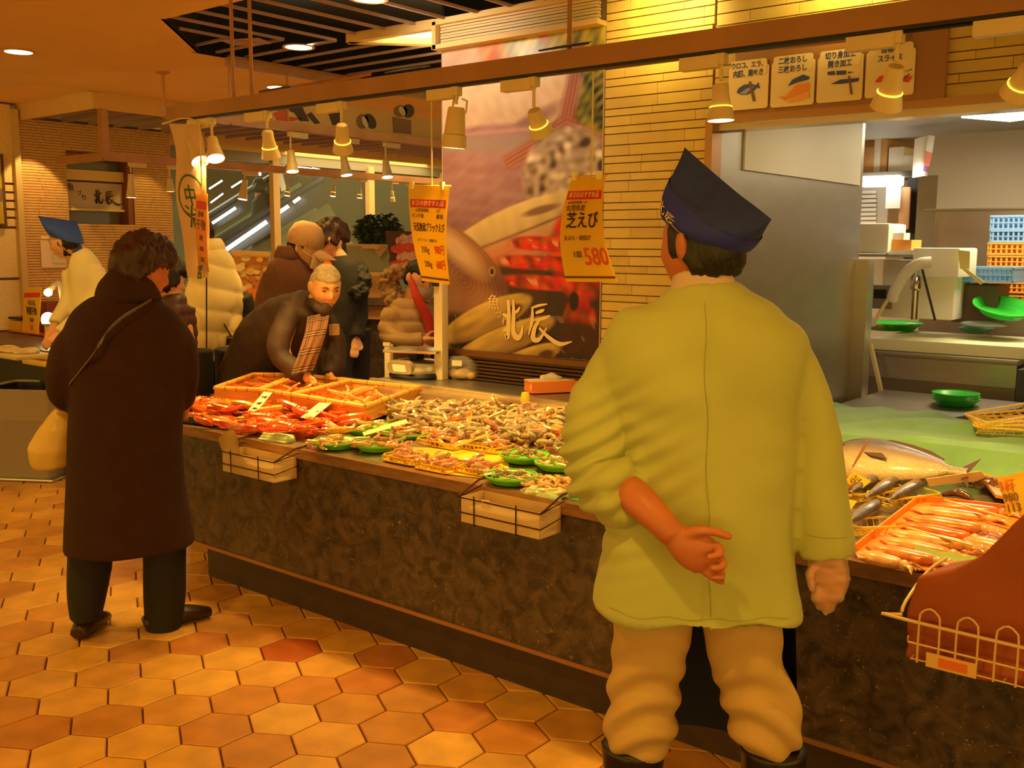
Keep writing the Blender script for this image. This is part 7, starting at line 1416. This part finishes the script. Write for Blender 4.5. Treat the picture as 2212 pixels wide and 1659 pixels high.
# left stall counter
t = thing('left_stall_counter', (-7.6, 3.6, 0), 'black based stall counter at the far left edge', 'counter')
MB().box((-7.6, 3.66, .40), (2.0, .5, .80)).build('base', mat('stall_black', (.012, .010, .008), .6), t, w=True); MB().box((-7.6, 3.66, .83), (2.0, .54, .05)).build('top', mat('stall_top', (.10, .05, .03), .4), t, w=True)
zf = .86
p = at(30, 768, Z=zf); t = thing('food_tray', p, 'pale tray of packed fish on the far left stall', 'tray'); MB().box((0, 0, .012), (.62, .26, .025), bev=.008).build('tray', mat('pale_tray', (.62, .50, .26), .5), t); blob(MB().ell((-.08, 0, .035), (.22, .10, .02)).ell((.12, .02, .035), (.12, .08, .02)), 'fish_pile', mat('pale_fish', (.62, .48, .26), .4, var=.3, vs=20), t, .01, 1, fold=lambda c: .008*nz(c, (50, 50, 50), 210))
p = at(50, 792, Z=.83); t = thing('yellow_tray', V(p.x, 3.22, .80), 'shallow yellow tray hanging over the edge of the far left stall', 'tray'); MB().box((0, .0, .02), (.85, .16, .045), bev=.015).build('tray', Myb, t)
t = thing('standing_price_card', at(68, 722, Z=.86), 'tall yellow price card with a red band standing on the far left stall', 'price card'); YL = at(68, 722, Z=.86).y; c4 = [at(x, y, Y=YL) for x, y in ((47, 722), (82, 722), (89, 621), (53, 623))]; MB().slab(c4, .006, (0, 1, 0)).build('card', M_card, t, w=True)
MB().slab([at(x, y, Y=YL-.003) for x, y in ((52, 643), (86, 642), (87, 632), (53, 633))], .002, (0, -1, 0)).build('red_band', M_redp, t, w=True)
for s_, y, sz, m in (('本日の品', 655, .05, M_inkb), ('特選干物', 673, .07, M_ink), ('お買得', 692, .035, M_inkb), ('380', 708, .06, M_redink)): text('lettering', s_, sz, m, t, M4=frame(at(68, y, Y=YL-.004)-WL(t), (1, 0, 0), (0, 0, 1)), bold=.001, sx=.6)
t = thing('red_display_box', at(85, 728, Z=.86), 'dark red box behind the yellow price card on the far left stall', 'box'); pb(80, 650, 104, 724, YL+.1, .15, .02).build('box', mat('dark_red_box', (.22, .03, .015), .4), t, w=True)
t = thing('label_box', at(30, 718, Z=.86), 'small box of yellow labels with a dark lid on the far left stall', 'box'); pb(20, 692, 44, 716, YL+.02, .1).build('box', M_card, t, w=True); pb(18, 684, 46, 692, YL+.02, .1).build('lid', M_dark, t, w=True); pb(16, 716, 95, 724, YL-.02, .2).build('red_tray', mat('red_tray', (.5, .06, .02), .4), t, w=True)
p = at(104, 690, Z=1.02); t = thing('stall_lamp', p, 'small bright lamp on the far left stall beside the price card', 'lamp'); MB().ell((0, 0, 0), (.05, .05, .055)).build('bulb', M_glow, t); MB().lathe([(.03, -.15), (.03, -.05), (.05, -.03)], (0, 0, 0), 14).build('base', M_lamp, t)
p = at(118, 622, Z=1.25); t = thing('clip_lamp', at(110, 632, Y=3.9), 'small clip lamp with a cream arm above the far left stall', 'lamp'); MB().tube([at(98, 632, Y=3.9), at(112, 622, Y=3.9), at(130, 612, Y=3.95), at(140, 700, Y=3.97)], .022, 10, 3).build('arm', M_lamp, t, w=True); MB().ell(at(104, 632, Y=3.88), (.035, .03, .03)).build('bulb', M_glow, t, w=True)
# waste bin with a clear liner
p = at(75, 1035, Z=0); bx = at(72, 1020, Z=0); t = thing('waste_bin', (bx.x+.10, bx.y-.02, 0), 'grey plastic waste bin with a clear liner in front of the far left stall', 'bin'); t.rotation_euler.z = .55
Mbin = mat('grey_bin', (.33, .27, .23), .5); w0, w1, h_ = .20, .265, .62
def frus(a, b, z0, z1, r=.03): q0 = rr(2*a, 2*a*.85, r); q1 = rr(2*b, 2*b*.85, r*1.3); n = len(q0); return MB().add([(x, y, z0) for x, y in q0]+[(x, y, z1) for x, y in q1], [(i, (i+1) % n, n+(i+1) % n, n+i) for i in range(n)]+[tuple(range(n))[::-1]])
frus(w0, w1, .005, h_).build('tub', Mbin, t); frus(w0-.01, w1-.012, .015, h_-.001).build('tub_inside', M_dark, t)
o = frus(.246, w1+.012, .42, h_+.012); blob_m = o; o = o.build('liner', mat('liner_film', (.7, .6, .5), .2, alpha=.38, spec=.9), t)
MB().tube([(x, y, h_+.005) for x, y in rr(2*w1, 2*w1*.85, .04)]+[(w1, .1, h_+.005)], .009, 6).build('rim', MATS['liner_film'], t)
MB().box((0, 0, .012), (.50, .44, .02), bev=.008).build('foot_tray', M_steel, t)
# hall beyond: escalators, tree, meat poster, boards
M_esc = mat('escalator_black', (.022, .022, .022), .35); M_escg = mat('escalator_glass', (.25, .33, .22), .15, alpha=.5); M_tube = mat('handrail_light', (1, 1, 1), emit=(1, 1, .92), es=9)
def esc(x0, y0, x1, y1, d, wpx, label, lights):
    def Q(x, y, dd=0): r = ray(x, y); return V(0, 0, CAMH)+r*((d+dd)/(-(CRi@r).z))
    t = thing('escalator', V(Q(x0, y0).x, Q(x0, y0).y, 0), label, 'escalator', 'escalators beyond the glass'); a, b = Q(x0, y0), Q(x1, y1); k = d/FPX
    MB().bar(a, b, .10, wpx*k, up=(0, 0, 1)).build('truss', M_esc, t, w=True); MB().tube([a+V(0, 0, wpx*k*.9), b+V(0, 0, wpx*k*.9)], .05, 8).build('handrail', M_esc, t, w=True)
    MB().bar(a+V(0, .4, -.55), b+V(0, .4, -.55), .06, 1.0).build('side_glass', M_escg, t, w=True)
    for q in lights: MB().tube([Q(q[0], q[1], -.25), Q(q[2], q[3], -.25)], q[4]*k, 8).build('light_strip', M_tube, t, w=True)
esc(440, 570, 700, 415, 12.0, 34, 'lower black escalator with a bright white light strip', [(480, 545, 576, 479, 4.2), (586, 471, 623, 445, 3.6), (634, 437, 648, 427, 3.2)])
esc(420, 510, 640, 372, 14.5, 26, 'upper black escalator seen behind the track lamps', [(459, 482, 509, 449, 2.8), (452, 408, 480, 390, 1.6), (500, 405, 522, 391, 1.6), (455, 438, 482, 418, 1.4)])
for x0, y0, x1, y1, lb in ((640, 362, 672, 366, 'left'), (676, 365, 690, 368, 'right'), (545, 374, 562, 376, 'lower left')): one('hall_lamp', MB().bar(V(0, 0, CAMH)+ray(x0, y0)*11.5, V(0, 0, CAMH)+ray(x1, y1)*11.5, .08, .03), M_tube, 'bright hall ceiling lamp beyond the glass, %s one' % lb, 'ceiling light', 'hall lamps beyond the glass')
one('white_duct', MB().tube([V(0, 0, CAMH)+ray(x, y)*12 for x, y in ((622, 335), (606, 345), (604, 370), (614, 412))], .035, 8, 3), mat('duct_white', (.75, .75, .6), .4), 'thin curved white pipe in the hall beyond the glass', 'pipe')
def PH(x, y, d): r = ray(x, y); return V(0, 0, CAMH)+r*(d/(-(CRi@r).z))
c = PH(818, 500, 9.6); t = thing('potted_tree', V(c.x, c.y, c.z-.35), 'small round dark green tree on the ledge of the hall', 'plant'); rl_ = random.Random(9); mb = MB()
for k in range(900):
    a, b_ = rl_.uniform(0, 6.28), rl_.uniform(-1, 1); r = rl_.uniform(.6, 1)**.5; q = V(.20*r*math.cos(a)*math.sqrt(1-b_*b_), .2*r*math.sin(a)*math.sqrt(1-b_*b_), .37+.16*r*b_); R = Euler((rl_.uniform(0, 3), rl_.uniform(0, 3), a)).to_matrix(); mb.slab([q, q+R@V(.03, .020, 0), q+R@V(.07, 0, 0), q+R@V(.03, -.020, 0)], .001)
o = mb.build('foliage', mat('leaf_dark', (.035, .075, .02), .6), t, smooth=False); o['kind'] = 'stuff'; MB().lathe([(.02, .1), (.015, .35)], (0, 0, 0), 8).build('trunk', MATS['dark_brown_box'], t); MB().lathe([(0, -.03), (.08, -.03), (.12, .10), (0, .1)], (0, 0, 0), 16).build('pot', MATS['dark_brown_box'], t)
one('planter_ledge', MB().bar(PH(755, 531, 9.5), PH(850, 533, 9.3), .5, .04), M_cream, 'cream ledge carrying the small tree beyond the shoppers', 'ledge')
t = thing('display_case', PH(790, 640, 9.2), 'pale display case with a hanging cloth pennant beyond the shoppers', 'display case'); MB().slab([PH(x, y, 9.2) for x, y in ((752, 590), (840, 590), (840, 535), (752, 533))], .05).build('glass_panel', mat('case_glass', (.36, .40, .30), .3), t, w=True)
MB().slab([PH(x, y, 9.1) for x, y in ((806, 535), (836, 535), (820, 558))], .01).build('pennant', mat('pennant_cloth', (.55, .42, .25), .8), t, w=True); MB().slab([PH(x, y, 9.15) for x, y in ((752, 655), (850, 655), (850, 594), (752, 594))], .06).build('lower_cabinet', mat('case_tan', (.62, .38, .14), .6), t, w=True)
MB().slab([PH(x, y, 9.05) for x, y in ((756, 640), (786, 640), (786, 602), (756, 602))], .01).build('yellow_notice', M_card, t, w=True); a_ = PH(752, 655, 9.15); b_ = PH(850, 655, 9.15); MB().slab([a_, b_, V(b_.x, b_.y, 0), V(a_.x, a_.y, 0)], .06).build('base', MATS['case_tan'], t, w=True); MB().bar(PH(750, 592, 9.0), PH(850, 592, 8.9), .06, .03).build('edge_trim', M_cream, t, w=True)
t = thing('stone_front_counter', PH(780, 760, 8.3), 'granite fronted counter of the stall beyond the aisle', 'counter'); MB().slab([PH(x, y, 8.3) for x, y in ((740, 860), (960, 860), (960, 700), (740, 692))], .3).build('front', M_gran, t, w=True); MB().slab([PH(x, y, 8.25) for x, y in ((740, 692), (960, 700), (960, 668), (740, 666))], .3).build('upper_band', mat('amber_band', (.60, .28, .08), .4), t, w=True); MB().slab([PH(x, y, 8.2) for x, y in ((740, 664), (960, 668), (960, 650), (740, 650))], .3).build('dark_band', MATS['dark_brown_box'], t, w=True)
t = thing('meat_poster', PH(880, 540, 8.9), 'dark poster with red meat slices standing on the far counter', 'poster'); MB().slab([PH(x, y, 8.9) for x, y in ((848, 590), (930, 592), (930, 502), (833, 500))], .04).build('board', mat('poster_maroon', (.10, .025, .02), .5), t, w=True)
for i, (cx, cy, rx, ry, m) in enumerate(((880, 520, 26, 14, 'print_marble'), (874, 538, 30, 13, 'print_meat'), (884, 556, 28, 12, 'print_marble'), (868, 570, 26, 9, 'print_meat'))):
    mm = mat(m, (.75, .42, .30) if m == 'print_marble' else (.72, .06, .03), .5, var=.35, vs=30); MB().slab([PH(cx+rx*math.cos(k*PI/8), cy+ry*math.sin(k*PI/8)*(1+.2*math.sin(k*3)), 8.84-.006*i) for k in range(16)], .005).build('printed_meat', mm, t, w=True)
# fruit and bread displays behind the cream jacket
t = thing('far_food_display', PH(570, 640, 8.6), 'orange food posters and shelves behind the cream down jacket', 'display'); MB().slab([PH(x, y, 8.6) for x, y in ((512, 640), (582, 640), (582, 548), (505, 545))], .04).build('poster_board', mat('orange_poster', (.72, .34, .08), .6), t, w=True)
rl_ = random.Random(11)
for k in range(22): x, y = rl_.uniform(512, 576), rl_.uniform(552, 630); r = rl_.uniform(6, 12); MB().slab([PH(x+r*math.cos(j*PI/5), y+r*.7*math.sin(j*PI/5), 8.54-.002*k) for j in range(10)], .004).build('printed_food', mat('food_%s' % 'abc'[k % 3], [(.80, .50, .16), (.62, .20, .05), (.85, .66, .34)][k % 3], .5), t, w=True)
[MB().bar(PH(x, 545, 8.62), V(PH(x, 545, 8.62).x, PH(x, 545, 8.62).y, 0), .03).build('leg', M_steel, t, w=True) for x in (510, 578)]; MB().bar(PH(500, 544, 8.5), PH(584, 548, 8.5), .04, .03).build('top_rail', M_cream, t, w=True); MB().bar(PH(500, 642, 8.5), PH(584, 646, 8.5), .04, .03).build('lower_rail', M_steel, t, w=True)
MB().slab([PH(x, y, 8.4) for x, y in ((536, 660), (556, 660), (556, 625), (536, 625))], .02).build('orange_price_card', mat('price_orange', (.90, .20, .04), .5), t, w=True)
t = thing('green_shopping_basket', PH(475, 830, 7.2), 'dark green shopping basket beside the cream jacket shopper', 'basket'); c = PH(474, 850, 7.2); MB().box((c.x-O.x*0-WL(t).x, c.y-WL(t).y, c.z+.1-WL(t).z), (.3, .25, .22), rz=.6, bev=.02).build('tub', mat('dark_green_plastic', (.03, .10, .05), .4), t)
print('objects', len(bpy.data.objects), 'tris', sum(len(o.data.loop_triangles) if o.type=='MESH' and not o.data.calc_loop_triangles() else 0 for o in bpy.data.objects))
